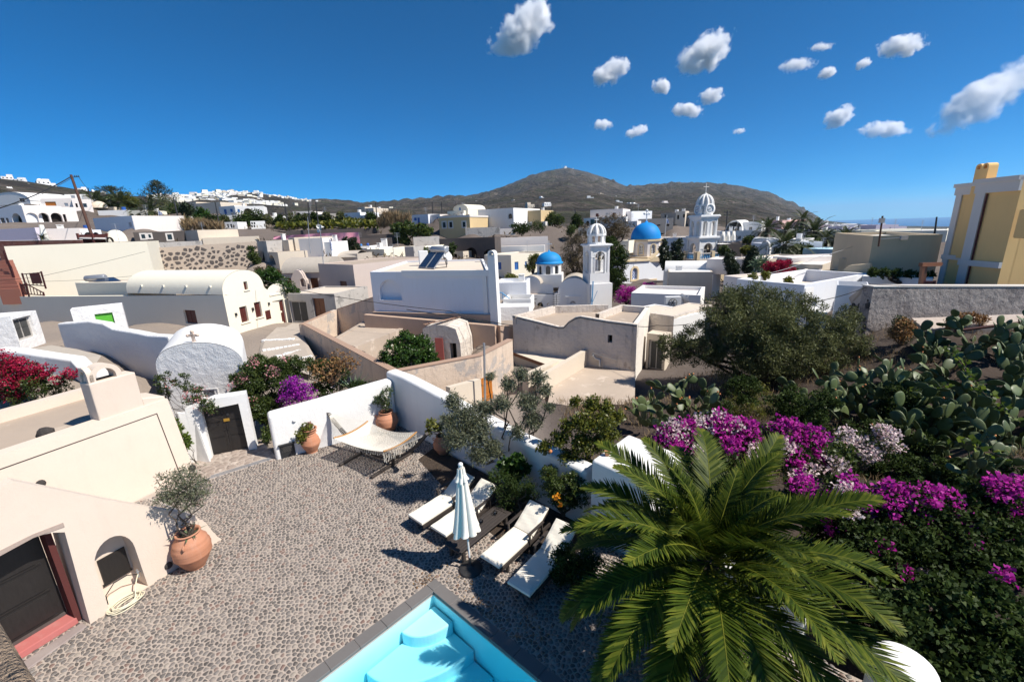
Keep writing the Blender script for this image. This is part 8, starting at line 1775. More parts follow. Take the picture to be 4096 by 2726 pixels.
for i,(x,y0_,y1_)in enumerate(((40,530,650),(115,515,650),(195,508,640))):
 a=Yp('M',x,y1_,73+i*.4);b=Yp('M',x,y0_,73+i*.4);t=thing('closed_cafe_parasol',['leftmost closed parasol on the black terrace deck','middle closed parasol on the black terrace deck','closed parasol nearest the white stair on the terrace deck'][i],'parasol','closed parasols on the terrace deck');mb=MB();mb.tube([a,b],.05,5);mb.build('pole',WHITEMETAL,t);mb=MB();mb.lathe([(.38,.3),(.34,.9),(.2,1.8),(.05,(b-a).length)],a,10);mb.build('canopy',CANVAS,t)
KINDS['gd']=(GREENDOOR,.12,None,0,0)
house('old white hut with a broken grey wooden window','E',(95,160),(325,84),(300,430),24.5,26.5,4,WHITE_ROUGH,WHITE_ROUGH,[(140,150,318,365,'g')],name='white_hut',cat='hut',para=(.02,.3))
house('white gate house with bright green half door','E',(650,108),(1115,22),(1180,300),27,28.6,1.2,WHITE_ROUGH,WHITE,[(885,118,1055,268,'gd')],name='gate_house',cat='gatehouse',para=(.02,.2))
soft_wall('rough_white_wall','rough lumpy white wall curving down from the green door',[(V2(Yp('E',x,y,Y)),Yp('E',x,y,Y).z)for x,y,Y in((522,214,25.2),(650,206,24.6),(800,192,24),(940,215,23.3),(1030,265,22.8),(1200,292,21.8),(1360,325,20.8),(1540,335,19.6))],.5,1,WHITE_ROUGH,z0=-1.5,bev=.1)
soft_wall('white_mound_wall','smooth white wall in front of the old grey vault',[(V2(Yp('E',x,y,Y)),Yp('E',x,y,Y).z)for x,y,Y in((-80,455,19.5),(150,470,19.3),(400,510,19),(640,545,18.6),(700,610,18.3),(860,640,17.8))],.6,1,WHITE_WALL,z0=-1,bev=.12)
q=[Yp('E',x,y,Y)for x,y,Y in((190,450,22),(470,405,24),(700,440,23.4),(930,500,21),(860,600,19.2),(640,540,19.6))];mb=MB();mb.poly([Vector((p.x,p.y,p.z-.05))for p in q]);mb.poly([Vector((p.x,p.y,p.z-2))for p in q][::-1]);tag(mb.build('old_vault_roof',ROOFVAULT),'cracked old grey vault roof behind the hotel chimney','roof')
for p in q:ground_at(p,p.z-.35)
# ================================================================== terrain, sea, far settlements
SIL=[(-400,404),(0,410),(50,415),(110,425),(160,432),(250,446),(330,453),(420,453),(480,446),(530,441),(600,446),(680,455),(760,463),(830,468),(900,464),(980,456),(1060,453),(1100,446),(1150,434),(1200,411),(1250,394),(1305,385),(1350,395),(1400,411),(1440,428),(1500,425),(1560,419),(1640,421),(1700,426),(1760,441),(1820,466),(1870,490),(1895,507),(1960,514),(2050,519),(2180,521),(2700,520)]
def azel(x,y):
 d=ray(*px('O',x,y));return math.atan2(d.x,d.y),math.atan2(d.z,math.hypot(d.x,d.y))
sa,se_=np.array([azel(*q)for q in SIL]).T
E0=[(-400,3.0),(0,2.6),(230,2.2),(460,1.6),(690,1.4),(990,1.2),(1380,.9),(1610,.1),(1795,-1.5),(1980,-2.3),(2356,-2.5),(2700,-2.5)]
RD=[(-400,700),(0,800),(230,900),(370,1100),(530,1700),(760,2300),(920,2700),(1100,3300),(1305,4200),(1500,4300),(1660,4800),(1900,5200),(2356,5600),(2700,5600)]
ea=np.array([azel(x,500)[0]for x,_ in E0]);ev=np.radians([e for _,e in E0]);ra=np.array([azel(x,450)[0]for x,_ in RD]);rv=np.array([r for _,r in RD],float)
def fbm(x,y,seed=0,octv=5):
 out=np.zeros_like(x)
 for i in range(len(x.flat)):out.flat[i]=noise.fractal(Vector((x.flat[i],y.flat[i],seed)),1.0,2.1,octv)
 return out
def far_e(az,r):
 e0=np.interp(az,ea,ev);es=np.interp(az,sa,se_);rr=np.interp(az,ra,rv)
 t=np.clip(np.log(np.maximum(r,200)/200)/np.log(rr/200),0,1);return e0+(es-e0)*t**1.15,rr
def gcap(p):
 x,y,z=p
 if x>2 and y>35:z=min(z,lerp(-1.2,8,min(1,max(0,(y-75)/13))))
 if x<=2 and 28<y<56:z=min(z,.9)
 if rwA.x-1<x<rwB.x and y<lerp(rwA.y,rwB.y,(x-rwA.x)/(rwB.x-rwA.x))-.3:z=min(z,.4)
 if x>2 and 20<y<=35 and x<20:z=min(z,-.9)
 return(x,y,z)
CACT=[Yp('H',x,y,Y)for x,y,Y in((300,900,16.5),(500,940,15.8),(120,960,15.5),(1050,800,18),(1350,850,17.2),(1500,900,16.6),(1120,920,16.4),(1450,980,15.6),(1700,900,16),(1980,920,15.6),(2260,980,15.2),(1780,1080,14.6),(2080,1080,14.4),(2230,1120,14),(1880,560,19.5),(2240,590,18.8),(1880,1320,11.8),(2130,1320,11.4))]
G_=np.array([gcap(p)for p in GP]+[(p.x,p.y,p.z-.35)for p in CACT]+[(x,y,z)for x,y,z in((-9,12,-.4),(-8,9,-.4),(-5,14,-.4),(0,8,-.4),(0,4,-.6),(-4,6,-.5),(2,9,-.4),(1,11.2,-.3),(-1.5,14.6,-.8),(3,12.5,-.5),(5,14.5,-.8),(5,10,-.6),(8,12,.0),(8,17,-1.2),(10,20,-1.4),(13,21,-1.1),(13,16,-.4),(17,18,.2),(15,12,.8),(20,14,1.2),(22,20.5,1.55),(27,20,1.9),(30,15,2),(8,6,-.3),(12,6,.6),(6,4,-.5),(-17,16,-.3),(-14,18,-.2),(-20,22,.2),(-26,26,.3),(-30,15,0),(45,40,-2),(60,60,-4),(20,120,3),(0,120,6),(-60,120,12),(70,120,-5))])
def near_z(X,Y):
 out=np.empty_like(X)
 for i in range(0,len(X),2000):
  d2=(X[i:i+2000,None]-G_[None,:,0])**2+(Y[i:i+2000,None]-G_[None,:,1])**2;w=1/(d2+.6)**1.6;out[i:i+2000]=(w*G_[None,:,2]).sum(1)/w.sum(1)
 return out
def terrain_z(X,Y):
 r=np.hypot(X,Y);az=np.arctan2(X,Y);e,rr=far_e(az,r);zf=CAM_H+r*np.tan(e)
 over=np.maximum(0,r-rr);zf=zf-over*.35
 k=np.clip((r-130)/130,0,1);k=k*k*(3-2*k);zn=np.zeros_like(r);m=r<262;zn[m]=near_z(X[m],Y[m]);return zn*(1-k)+zf*k,k
azs=np.radians(np.concatenate([np.linspace(-110,-54,20,endpoint=False),np.linspace(-54,54,560),np.linspace(54,110,21)[1:]]));rs=np.concatenate([np.geomspace(2.5,260,110,endpoint=False),np.geomspace(260,7500,150)])
AZ,RR=np.meshgrid(azs,rs);X=(RR*np.sin(AZ)).ravel();Y_=(RR*np.cos(AZ)).ravel();Zt,kk=terrain_z(X,Y_);rfl=RR.ravel();amp=np.clip((rfl-250)/3000,0,1)**.9*np.where(np.interp(AZ.ravel(),sa,se_)>math.radians(.8),1,.12)
Nn=np.zeros_like(X);idx=np.where(amp>0)[0]
for i in idx:v=Vector((X[i]/420,Y_[i]/420,.3));Nn[i]=noise.ridged_multi_fractal(v,.9,2.1,5,1.0,2.0)-1.1+.5*noise.noise(v*9)
es_f=np.interp(AZ.ravel(),sa,se_);ef,rrf=far_e(AZ.ravel(),rfl);fade=np.clip((rrf-rfl)/np.maximum(1,rrf*.22),.04,1);Zt=Zt+amp*fade*Nn*46
lowm=(rfl>40)&(rfl<700);ii=np.where(lowm)[0]
for i in ii:Zt[i]+=.5*noise.fractal(Vector((X[i]/9,Y_[i]/9,2)),1,2,3)*min(1,(rfl[i]-40)/80)
pq=[tuple(pool_pt(a,b))for a,b in((-1,-1),(PL1+1,-1),(PL1+1,PL2+1),(-1,PL2+1))]
for i in np.where(rfl<14)[0]:
 if inside((X[i],Y_[i]),pq):Zt[i]=-2.2
na=len(azs);f=[(j*na+i,j*na+i+1,(j+1)*na+i+1,(j+1)*na+i)for j in range(len(rs)-1)for i in range(na-1)]
me=bpy.data.meshes.new('terrain');me.from_pydata(np.stack([X,Y_,Zt],1).tolist(),[],[q[::-1]for q in f]);me.polygons.foreach_set('use_smooth',[True]*len(f));me.update()
m,nt,b=newmat('island_ground');p=pos(nt)
n1=noise_(nt,p,.012,7,.62);n2=noise_(nt,p,.11,5,.65);n3=noise_(nt,p,.9,5,.6);n4=noise_(nt,p,.0032,5,.6)
c=mixc(nt,ramp(nt,n1,[(.38,(0,0,0)),(.62,(1,1,1))]),(.100,.083,.078),(.20,.17,.155));c=mixc(nt,math_(nt,'MULTIPLY',n3,.55),c,(.10,.078,.058))
vor=nd(nt,'ShaderNodeTexVoronoi');vor.inputs['Scale'].default_value=.016;nt.links.new(pos(nt,(1,1.6,1)),vor.inputs['Vector']);sepc=nd(nt,'ShaderNodeSeparateColor');nt.links.new(vor.outputs['Color'],sepc.inputs[0])
fld=ramp(nt,sepc.outputs[0],[(0,(.17,.135,.11)),(.3,(.075,.062,.045)),(.55,(.060,.068,.034)),(.8,(.12,.095,.075))],'CONSTANT')
sx_=nd(nt,'ShaderNodeSeparateXYZ');nt.links.new(p,sx_.inputs[0]);dist=nd(nt,'ShaderNodeVectorMath',operation='LENGTH');nt.links.new(p,dist.inputs[0])
gN=nd(nt,'ShaderNodeNewGeometry');sN=nd(nt,'ShaderNodeSeparateXYZ');nt.links.new(gN.outputs['Normal'],sN.inputs[0]);flat=ramp(nt,sN.outputs[2],[(.88,(0,0,0)),(.965,(1,1,1))]);farf=ramp(nt,math_(nt,'DIVIDE',dist.outputs['Value'],3000),[(.04,(0,0,0)),(.08,(1,1,1))])
c=mixc(nt,math_(nt,'MULTIPLY',math_(nt,'MULTIPLY',flat,farf),.62),c,fld)
wv=math_(nt,'FRACT',math_(nt,'ADD',math_(nt,'MULTIPLY',sx_.outputs[2],.085),math_(nt,'MULTIPLY',n1,2.2)));tl_f=ramp(nt,wv,[(.0,(1,1,1)),(.16,(.2,.2,.2)),(.3,(0,0,0))]);c=mixc(nt,math_(nt,'MULTIPLY',math_(nt,'MULTIPLY',tl_f,farf),.55),c,(.06,.05,.042))
scr=ramp(nt,n2,[(.47,(0,0,0)),(.55,(1,1,1))]);c=mixc(nt,math_(nt,'MULTIPLY',math_(nt,'MULTIPLY',scr,farf),.75),c,(.055,.058,.032))
rock_=ramp(nt,sN.outputs[2],[(.70,(1,1,1)),(.90,(0,0,0))]);c=mixc(nt,math_(nt,'MULTIPLY',math_(nt,'MULTIPLY',rock_,farf),.8),c,ramp(nt,n2,[(.35,(.075,.062,.06)),(.65,(.19,.162,.152))]))
c=mixc(nt,math_(nt,'MULTIPLY',ramp(nt,noise_(nt,pos(nt,(1,1,.5)),.0075,9,.68,.5),[(.46,(0,0,0)),(.54,(1,1,1))]),math_(nt,'MULTIPLY',farf,.6)),c,(.062,.052,.05))
vmk=math_(nt,'MULTIPLY',ramp(nt,math_(nt,'DIVIDE',sx_.outputs[0],20),[(.0,(1,1,1)),(.08,(0,0,0))]),ramp(nt,math_(nt,'DIVIDE',sx_.outputs[1],100),[(.60,(1,1,1)),(.72,(0,0,0))]));c=mixc(nt,math_(nt,'MULTIPLY',vmk,.6),c,(.36,.30,.25))
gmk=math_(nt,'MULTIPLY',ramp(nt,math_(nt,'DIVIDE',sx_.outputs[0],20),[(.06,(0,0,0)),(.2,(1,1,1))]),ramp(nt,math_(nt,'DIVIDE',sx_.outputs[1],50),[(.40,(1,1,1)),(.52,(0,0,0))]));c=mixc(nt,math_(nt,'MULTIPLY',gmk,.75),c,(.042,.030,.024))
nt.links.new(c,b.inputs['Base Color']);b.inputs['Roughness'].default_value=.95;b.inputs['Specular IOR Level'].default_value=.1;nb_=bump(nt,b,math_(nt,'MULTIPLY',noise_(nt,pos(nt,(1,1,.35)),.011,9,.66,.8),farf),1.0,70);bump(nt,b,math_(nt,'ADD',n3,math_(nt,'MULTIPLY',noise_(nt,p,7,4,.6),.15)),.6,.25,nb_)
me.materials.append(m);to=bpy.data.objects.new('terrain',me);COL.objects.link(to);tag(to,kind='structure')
m,nt,b=newmat('sea_water');b.inputs['Base Color'].default_value=(.012,.085,.22,1);b.inputs['Roughness'].default_value=.35;b.inputs['IOR'].default_value=1.33;bump(nt,b,noise_(nt,pos(nt,(1,1,1)),.02,5,.6),.3,4)
mb=MB();sr_=[3200,6000,9000,14000,20000,27000];sz_=[math.radians(a)for a in range(-20,112,3)];mb.add([(r*math.sin(a),r*math.cos(a),-205)for r in sr_ for a in sz_],[(j*len(sz_)+i,(j+1)*len(sz_)+i,(j+1)*len(sz_)+i+1,j*len(sz_)+i+1)for j in range(5)for i in range(len(sz_)-1)]);so=struct('sea',mb,m)
def on_slope(x,y):
 az,el=azel(x,y);lo,hi=262.0,float(np.interp(az,ra,rv))*.985
 for _ in range(40):
  r=(lo+hi)/2;X1=np.array([r*math.sin(az)]);Y1=np.array([r*math.cos(az)]);z=terrain_z(X1,Y1)[0][0]
  if math.atan2(z-CAM_H,r)<el:lo=r
  else:hi=r
 i=np.argmin((X-r*math.sin(az))**2+(Y_-r*math.cos(az))**2);return Vector((r*math.sin(az),r*math.cos(az),min(z,float(Zt[i]))-.5)),r
FARM=[]
for k,mt in enumerate((WHITE,WHITE,PINKWHITE,CREAM,WHITE,BEIGE2)):
 mb=MB();mb.box((0,0,-4),10,8,9 if k%2 else 8);mb.box((2.2*(-1)**k,.5,5 if k%2 else 4),5,6,2.6)
 for x in(-3.2,0,3.2):mb.box((x,-4.01,1.6),1.1,.1,1.4,mi=1)
 if k in(1,4):mb.lathe([(2.4*math.cos(i*math.pi/12),2.4*math.sin(i*math.pi/12))for i in range(7)],(-2,0,4.5),10)
 FARM.append(mb.mesh('far_house',[mt,DARKGLASS]))
rr=random.Random(4)
def farhouse(x,y,s,lab,grp,k=None):
 p,r=on_slope(x,y);o=bpy.data.objects.new('far_house',FARM[rr.randrange(6)if k is None else k]);COL.objects.link(o);o.location=p;o.rotation_euler=(0,0,-math.atan2(p.x,p.y)+rr.uniform(-.6,.6));s*=rr.uniform(.75,1.25);o.scale=(s*rr.uniform(.8,1.5),s,s*rr.uniform(.8,1.15));tag(o,lab,'house',grp)
def sil(x):return float(np.interp(x,[q[0]for q in SIL],[q[1]for q in SIL]))
for i in range(225):
 x=rr.gauss(560,75)if i<120 else rr.uniform(360,840);x=min(max(x,345),850);d=max(0,1-abs(x-550)/190);y=sil(x)+1+rr.random()**1.4*(5+22*d*(1 if x>520 else .6));farhouse(x,y,(.95 if x<700 else .85)*(1 if i%9 else 1.5),'tiny pale house in the far hilltop town','houses of the far hilltop town')
mb=MB()
for i in range(420):
 x=min(max(rr.gauss(565,95),350),860);d=max(0,1-abs(x-560)/230);p,r=on_slope(x,sil(x)+2+rr.random()**1.2*(6+24*d));w,h=rr.uniform(6,12),rr.uniform(4,8);mb.box((p.x,p.y,p.z-4),w,rr.uniform(6,10),h+4,rr.uniform(0,3),mi=(i%7)//5)
tag(mb.build('town_houses',[WHITE,CREAM]),'mass of tiny pale houses packed on the far hilltop','houses',kind='stuff')
for i in range(30):x=rr.uniform(870,1130);farhouse(x,sil(x)+rr.uniform(4,26),.9,'tiny pale house on the saddle left of the mountain','houses on the far saddle')
for i in range(22):x=rr.uniform(1150,1560);farhouse(x,rr.uniform(440,476),.85,'tiny house scattered on the mountain slope','houses scattered on the mountain')
for x,y,s,l in((18,413,1.0,'white house at the far left end of the skyline'),(45,417,.9,'low white house second on the left skyline'),(100,424,1.1,'white gabled house on the skyline left of the leaning pole'),(118,429,.8,'small white annex on the left skyline'),(188,437,1.1,'cream house on the skyline right of the leaning pole'),(215,441,.8,'little white skyline house with arched front'),(235,444,.7,'last small house on the left skyline before the pines'),(60,428,.6,'beige hut below the left skyline'),(20,430,.6,'low beige wall house on the left slope')):farhouse(x,y,s*.7,l,'houses on the left skyline')
for x,s,l in((1300,2.2,'white monastery block on the mountain summit'),(1318,1.6,'low white summit building right of the monastery')):farhouse(x,sil(x)+1.5,s,l,None,0)
for i,x in enumerate((1270,1278,1286,1293)):p,_=on_slope(x,sil(x)+1);mb=MB();mb.tube([p,p+Vector((0,0,26+6*(i%2)))],1.2,5);tag(mb.build('summit_mast',GALV),'thin radio mast on the mountain summit','mast','radio masts on the mountain summit')
# ================================================================== clouds
def cloudmat(i,dens,sc,thr,asp):
 m=bpy.data.materials.new('cloud_vapour');m.use_nodes=True;nt=m.node_tree;nt.nodes.remove(nt.nodes['Principled BSDF'])
 tc=nd(nt,'ShaderNodeTexCoord');mp=nd(nt,'ShaderNodeMapping');mp.inputs['Location'].default_value=(i*3.7,i*1.9,i*.7);mp.inputs['Scale'].default_value=asp;nt.links.new(tc.outputs['Object'],mp.inputs[0]);n=noise_(nt,mp.outputs[0],sc,7,.62,.25)
 ln=nd(nt,'ShaderNodeVectorMath',operation='LENGTH');nt.links.new(tc.outputs['Object'],ln.inputs[0]);f=math_(nt,'SUBTRACT',math_(nt,'ADD',n,.0),math_(nt,'MULTIPLY',math_(nt,'POWER',ln.outputs['Value'],1.6),.40));d=math_(nt,'MULTIPLY',math_(nt,'MAXIMUM',math_(nt,'SUBTRACT',f,thr),0),dens)
 v=nd(nt,'ShaderNodeVolumePrincipled');v.inputs['Color'].default_value=(.99,.99,1,1);v.inputs['Anisotropy'].default_value=.0;nt.links.new(d,v.inputs['Density']);nt.links.new(v.outputs[0],nt.nodes['Material Output'].inputs['Volume']);return m
_ball=MB();_ball.ball((0,0,0),1,seg=20,rings=12);CLM=_ball.mesh('cloud',[])
CL=[(1200,68,92,48,-32,1.1,'largest cloud of the left half, above the mountain summit'),(1403,166,54,28,-30,.9,'slanting cloud above and right of the summit'),(1620,123,82,42,-30,1.4,'dense bright cloud right of the picture centre'),(1523,198,25,17,10,.5,'faint round puff below the slanting cloud'),(1637,221,36,18,-12,.7,'small cloud under the dense bright one'),(1580,255,42,18,8,.8,'hook shaped small cloud under the dense one'),(1387,287,30,13,-8,.6,'tiny cloud high above the mountain shoulder'),(1464,304,34,15,-18,.6,'small wispy cloud over the mountain saddle'),(1832,150,50,16,-8,.35,'wispy veil in the middle of the right sky'),(1890,108,34,10,-6,.3,'thin streak above the wispy veil'),(1903,169,24,14,-20,.45,'small torn puff under the wispy veil'),(1985,147,22,12,-25,.35,'very faint puff left of the flat cloud'),(2076,106,64,26,-8,1.0,'flat bright cloud high on the right'),(1930,269,44,24,-24,.9,'tilted cloud low on the right'),(2036,297,68,21,-2,.8,'long ragged cloud above the pale house chimney'),(2275,222,165,52,-33,1.1,'biggest slanting cloud cut by the right frame edge'),(1700,302,18,7,-10,.3,'tiny thin streak above the mountain ridge')]
for i,(x,y,w,h,rot,dn,lab)in enumerate(CL):
 d=ray(*px('O',x,y));D=1150/d.z;p=CAM_O+d*D;k=D/FPX/2.3008*1.06;o=bpy.data.objects.new('cloud',CLM.copy());COL.objects.link(o);o.data.materials.append(cloudmat(i,.4*dn/(w/60)*(3200/D),1.25 if w>30 else 1.1,.24 if dn>.5 else .22,(w/h,1.1,1)))
 M=Matrix(((_rt.x,_fw.x,_up.x,0),(_rt.y,_fw.y,_up.y,0),(_rt.z,_fw.z,_up.z,0),(0,0,0,1)))@Matrix.Rotation(math.radians(rot),4,'Y')@Matrix.Diagonal((w*k,h*k*1.1,h*k,1));o.matrix_world=Matrix.Translation(p)@M;tag(o,lab,'cloud','fair weather clouds')
 # ================================================================== vegetation
def BL(c,lst,Y,k=1.0):return[YB(c,q[0],q[1],Y+(q[3]if len(q)>3 else 0),q[2],k)for q in lst]
def FL(c,lst,Y,k=.6):return BL(c,lst,Y,k)
def on_ground(x,y):
 X1=np.array([float(x)]);return float(terrain_z(X1,np.array([float(y)]))[0][0])
ob_=Zp('X',868,1085,0.02)
plant('garden_olive','slender olive tree with airy grey green crown behind the loungers','tree',BL('X',[(300,420,100),(430,560,130,-.2),(330,780,140,-.5),(560,720,150,-.3),(620,500,110),(800,430,100),(880,230,85,.3),(1000,130,80,.4),(1180,170,85,.3),(1250,290,70,.2),(1080,420,110),(1120,600,100),(960,720,80,-.2),(560,960,110,-.5),(720,900,90,-.4),(1300,470,60),(250,620,90,-.4),(680,150,50,.3)],11.0,.8),21000,.105,L_OLIVE2,base=ob_,stems=18,stem_r=.055,aspect=.22,seed=41,sub=26,spread=.5,hollow=.15,trunk_h=.35,wob=.10)
pb_=V3(V2(Zp('X',1690,1200,0.02)),.02)
plant('pomegranate_shrub','upright pomegranate shrub with yellow green leaves beside the white pier','shrub',BL('X',[(1570,420,60,.5),(1740,440,90,.3),(1890,470,80,.2),(1650,620,120),(1850,640,130),(2000,560,80,.2),(1480,680,90),(1400,800,90),(1250,880,80),(1650,850,130),(1850,830,110),(1500,1000,110),(1680,1080,110),(1300,1150,80),(1980,760,60)],10.2,.8),9500,.085,L_YELLOW,base=pb_,stems=14,stem_r=.03,aspect=.5,seed=42,sub=22,spread=.42,hollow=.2)
for i,(x,y,Y)in enumerate(((1310,925,10.0),(1785,660,10.1),(1660,1320,9.8))):p=Yp('X',x,y,Y);mb=MB();mb.ball(p,.055,seg=10,rings=7);tag(mb.build('pomegranate',F_RED if False else PEARFRUIT),['ripe pomegranate hanging low on the shrub','ripe pomegranate high among the upper leaves','pomegranate near the foot of the white pier'][i],'fruit')
plant('bed_shrub','dark low shrub in the bed behind the second lounger','shrub',BL('X',[(800,1250,140),(1000,1300,150),(900,1430,150),(1120,1380,110),(720,1180,80)],10.1,.8),5200,.06,L_DARK,stems=4,seed=43,aspect=.35)
plant('bed_shrub','broad leaved green plant under the garden olive trunk','shrub',BL('X',[(850,1100,80),(960,1050,90),(1040,1110,60),(900,1180,80)],10.7,.8),900,.13,L_CITRUS,stems=4,seed=44,aspect=.85)
plant('bed_shrub','orange flowering shrub between lounger heads and pier','shrub',BL('X',[(1350,1300,130),(1530,1280,140),(1450,1420,130),(1600,1420,110),(1300,1180,90)],9.6,.8),4600,.075,L_BUSH,stems=5,seed=45,flowers=[(F_ORANGE,60,.06,BL('X',[(1375,1405,30),(1410,1490,20)],9.2))])
plant('bed_shrub','dark shrub under the palm beside the last lounger','shrub',BL('K',[(1230,780,100),(1300,870,110),(1200,880,70),(1380,800,90)],7.6,.8),4200,.07,L_DARK,stems=4,seed=46)
plant('bougainvillea','large bushy bougainvillea with purple mass behind the courtyard wall','shrub',BL('F',[(300,620,130,.6),(200,760,130),(330,880,150),(150,830,80,-.2),(480,640,130,.6),(620,620,110,.8),(560,800,120),(260,1000,110,-.6),(420,980,110,-.2),(350,1080,70,-.8),(400,1200,60,-1.2),(380,1270,45,-1.4)],16.4,.8),26000,.09,L_BUSH,stems=9,seed=47,sub=14,aspect=.55,flowers=[(F_PURPLE,2600,.06,BL('F',[(650,790,95,-.6),(600,870,80,-.7),(730,850,80,-.6),(560,930,65,-.7),(800,930,50,-.6),(690,920,60,-.7)],16.2)),(F_ROSE,520,.06,BL('F',[(150,720,50),(80,790,45),(220,950,70,-.4),(430,660,60),(560,540,40),(260,580,50),(170,1020,60,-.5)],16.1))])
plant('hedge_shrub','brown green tangled shrub right of the purple bougainvillea','shrub',BL('F',[(860,640,110,.6),(1000,640,110,.5),(900,780,110),(1020,760,90),(940,880,90,-.3),(780,600,70,.8),(1090,680,60,.3)],17.2,.8),11000,.085,L_BUSH,stems=6,seed=48,flowers=[(F_WHITEPINK,120,.05,BL('F',[(1000,830,60),(930,850,40)],16.9)),(L_DRY,700,.09,BL('F',[(930,640,130),(1050,560,90),(1180,580,60)],17))])
plant('hedge_shrub','rounded dark green hedge bush beside the white wall corner','shrub',BL('F',[(1230,820,90),(1330,840,90),(1400,830,80),(1200,900,60),(1440,860,60)],16.9,.8),7500,.08,L_DARK,stems=4,seed=49)
mb=MB();ag=Yp('F',1180,790,17)
for i in range(46):a=R.uniform(0,6.28);blade(mb,ag+Vector((0,0,-.3)),(math.cos(a),math.sin(a),R.uniform(.3,2.2)),R.uniform(.7,1.1),.075,.5)
o=mb.build('agave',L_AGAVE);set_tone(o.data,[R.random()for _ in o.data.polygons]);tag(o,'spiky yucca with blue green blades above the white wall','plant')
mb=MB();db=Yp('F',985,780,16.9)
for i in range(16):branch(mb,db,Yp('F',R.uniform(760,1230),R.uniform(500,680),17+R.uniform(-.5,.5)),.02,.005,.12,5)
tag(mb.build('dry_branches',simple('dry_twig',(.36,.22,.12),.9)),'bare dry orange brown branches over the hedge','branch')
plant('red_bougainvillea','crimson flowering bougainvillea at the far left behind the roof','shrub',BL('E',[(40,620,120),(140,760,150),(270,680,110),(330,800,120,-.3),(90,900,120,-.4),(430,740,80),(470,850,80),(590,800,60),(640,700,50),(560,730,50)],16.6,.8),9000,.075,L_BUSH,stems=8,seed=50,aspect=.55,flowers=[(F_RED,4200,.07,BL('E',[(30,560,100),(150,660,130),(260,610,80),(60,780,100),(240,790,90),(330,700,70),(420,650,60),(520,740,40),(640,680,55),(720,670,35),(130,880,70)],16.4))])
plant('gate_climber','thin flowering climber straggling over the gate wall','climber',BL('E',[(1470,740,60),(1500,850,70),(1620,760,45),(1700,690,40),(1720,800,60),(1820,860,70),(1900,960,75,-.3),(1960,1010,50,-.4),(1760,920,60),(1540,680,30)],14.1,.8),3000,.065,L_BUSH,base=V3((-11.2,14.2),0),stems=12,stem_r=.02,seed=51,aspect=.55,flowers=[(F_ROSE,260,.05,BL('E',[(1800,860,90),(1900,980,80),(1560,760,50)],14))])
plant('wall_vine','green vine hanging down the hotel corner by the gate','climber',BL('E',[(1650,1180,35),(1680,1270,55),(1720,1320,45),(1690,1400,30),(1620,1110,25)],13.2,.8),800,.08,L_VINE,base=V3((-11.2,13.5),0),stems=5,stem_r=.012,seed=52,aspect=.8)
plant('citrus_bush','dense round citrus bush inside the ruin yard','tree',BL('F',[(1550,500,130),(1680,420,120,.3),(1800,480,130),(1700,570,130,-.3),(1880,560,100),(1500,570,80),(1650,330,50,.4),(1820,370,60,.3),(1930,600,60)],21.3,.85),13000,.125,L_CITRUS,stems=6,stem_r=.06,seed=53,sub=12,aspect=.5,spread=.26,hollow=.5)
big_b=BL('H',[(620,250,120,1),(760,230,130,1),(900,260,120,.6),(560,330,120,.4),(700,380,150,-.5),(860,400,160,-.8),(1020,360,140,-.4),(1080,270,90,.3),(400,460,110,.4),(300,520,90,.5),(480,520,110),(620,560,130,-.4),(800,560,150,-.8),(980,540,140,-.8),(1130,480,130,-.4),(1260,400,110,0),(1320,320,70,.4),(1340,480,100,0),(1380,560,70,.2),(250,480,60,.6),(1200,590,100,-.4),(700,190,60,1)],21.5,.9)
plant('big_olive','large spreading grey green olive tree in the middle of the garden','tree',big_b,80000,.15,L_OLIVE,base=Yp('H',830,740,21.5),stems=26,stem_r=.17,bark=BARKD,aspect=.26,seed=54,sub=22,spread=.27,hollow=.45,trunk_h=.45)
GZ=lambda c,x,y,Y:Yp(c,x,y,Y)
prickly('prickly pear clump with orange fruit beside the white pier',[GZ('H',300,900,16.5),GZ('H',400,900,16.2),GZ('H',500,940,15.8),GZ('H',360,960,15.6),GZ('H',120,960,15.5)],130,.42,61,fruit=26)
prickly('prickly pear thicket at the foot of the big olive',[GZ('H',x,y,Y)for x,y,Y in((1050,800,18),(1200,860,17.4),(1350,850,17.2),(1500,900,16.6),(1120,920,16.4),(1300,950,16),(1450,980,15.6),(1560,800,18))],260,.48,62,fruit=20)
prickly('tallest prickly pear mass on the dark right slope',[GZ('H',x,y,Y)for x,y,Y in((1700,900,16),(1850,950,15.6),(1980,920,15.6),(2120,900,16),(2260,980,15.2),(1780,1080,14.6),(1930,1120,14.2),(2080,1080,14.4),(2230,1120,14),(1660,1050,15),(2000,800,17),(2330,860,16))],300,.55,63,fruit=10)
prickly('prickly pear row below the rusty pipe and ledge',[GZ('H',x,y,Y)for x,y,Y in((1880,560,19.5),(2000,560,19.3),(2120,560,19.2),(2240,590,18.8),(2340,600,18.6),(1800,600,19.5))],190,.50,64,fruit=8)
prickly('low prickly pear above the magenta bougainvillea on the right',[GZ('H',x,y,Y)for x,y,Y in((1880,1320,11.8),(2000,1320,11.6),(2130,1320,11.4),(2280,1300,11.5))],90,.38,65,fruit=10)
plant('yellow_shrub','yellow green shrub between olive trunk and prickly pears','shrub',BL('H',[(700,830,90),(800,800,90),(880,860,80),(760,920,90),(640,880,60),(900,950,60)],17.4,.8),5200,.075,L_YELLOW,stems=6,seed=66)
plant('dark_scrub','dark scrub filling the slope under the prickly pears','shrub',BL('H',[(1000,900,120),(1200,1000,140,-1),(1500,1080,150,-1.5),(1700,1150,150,-2),(1950,1200,160,-2.2),(2200,1220,160,-2.3),(1600,940,110,-.5),(1100,1060,120,-1.2)],15.6,.7),30000,.13,L_DARK,stems=6,seed=67,hollow=.6)
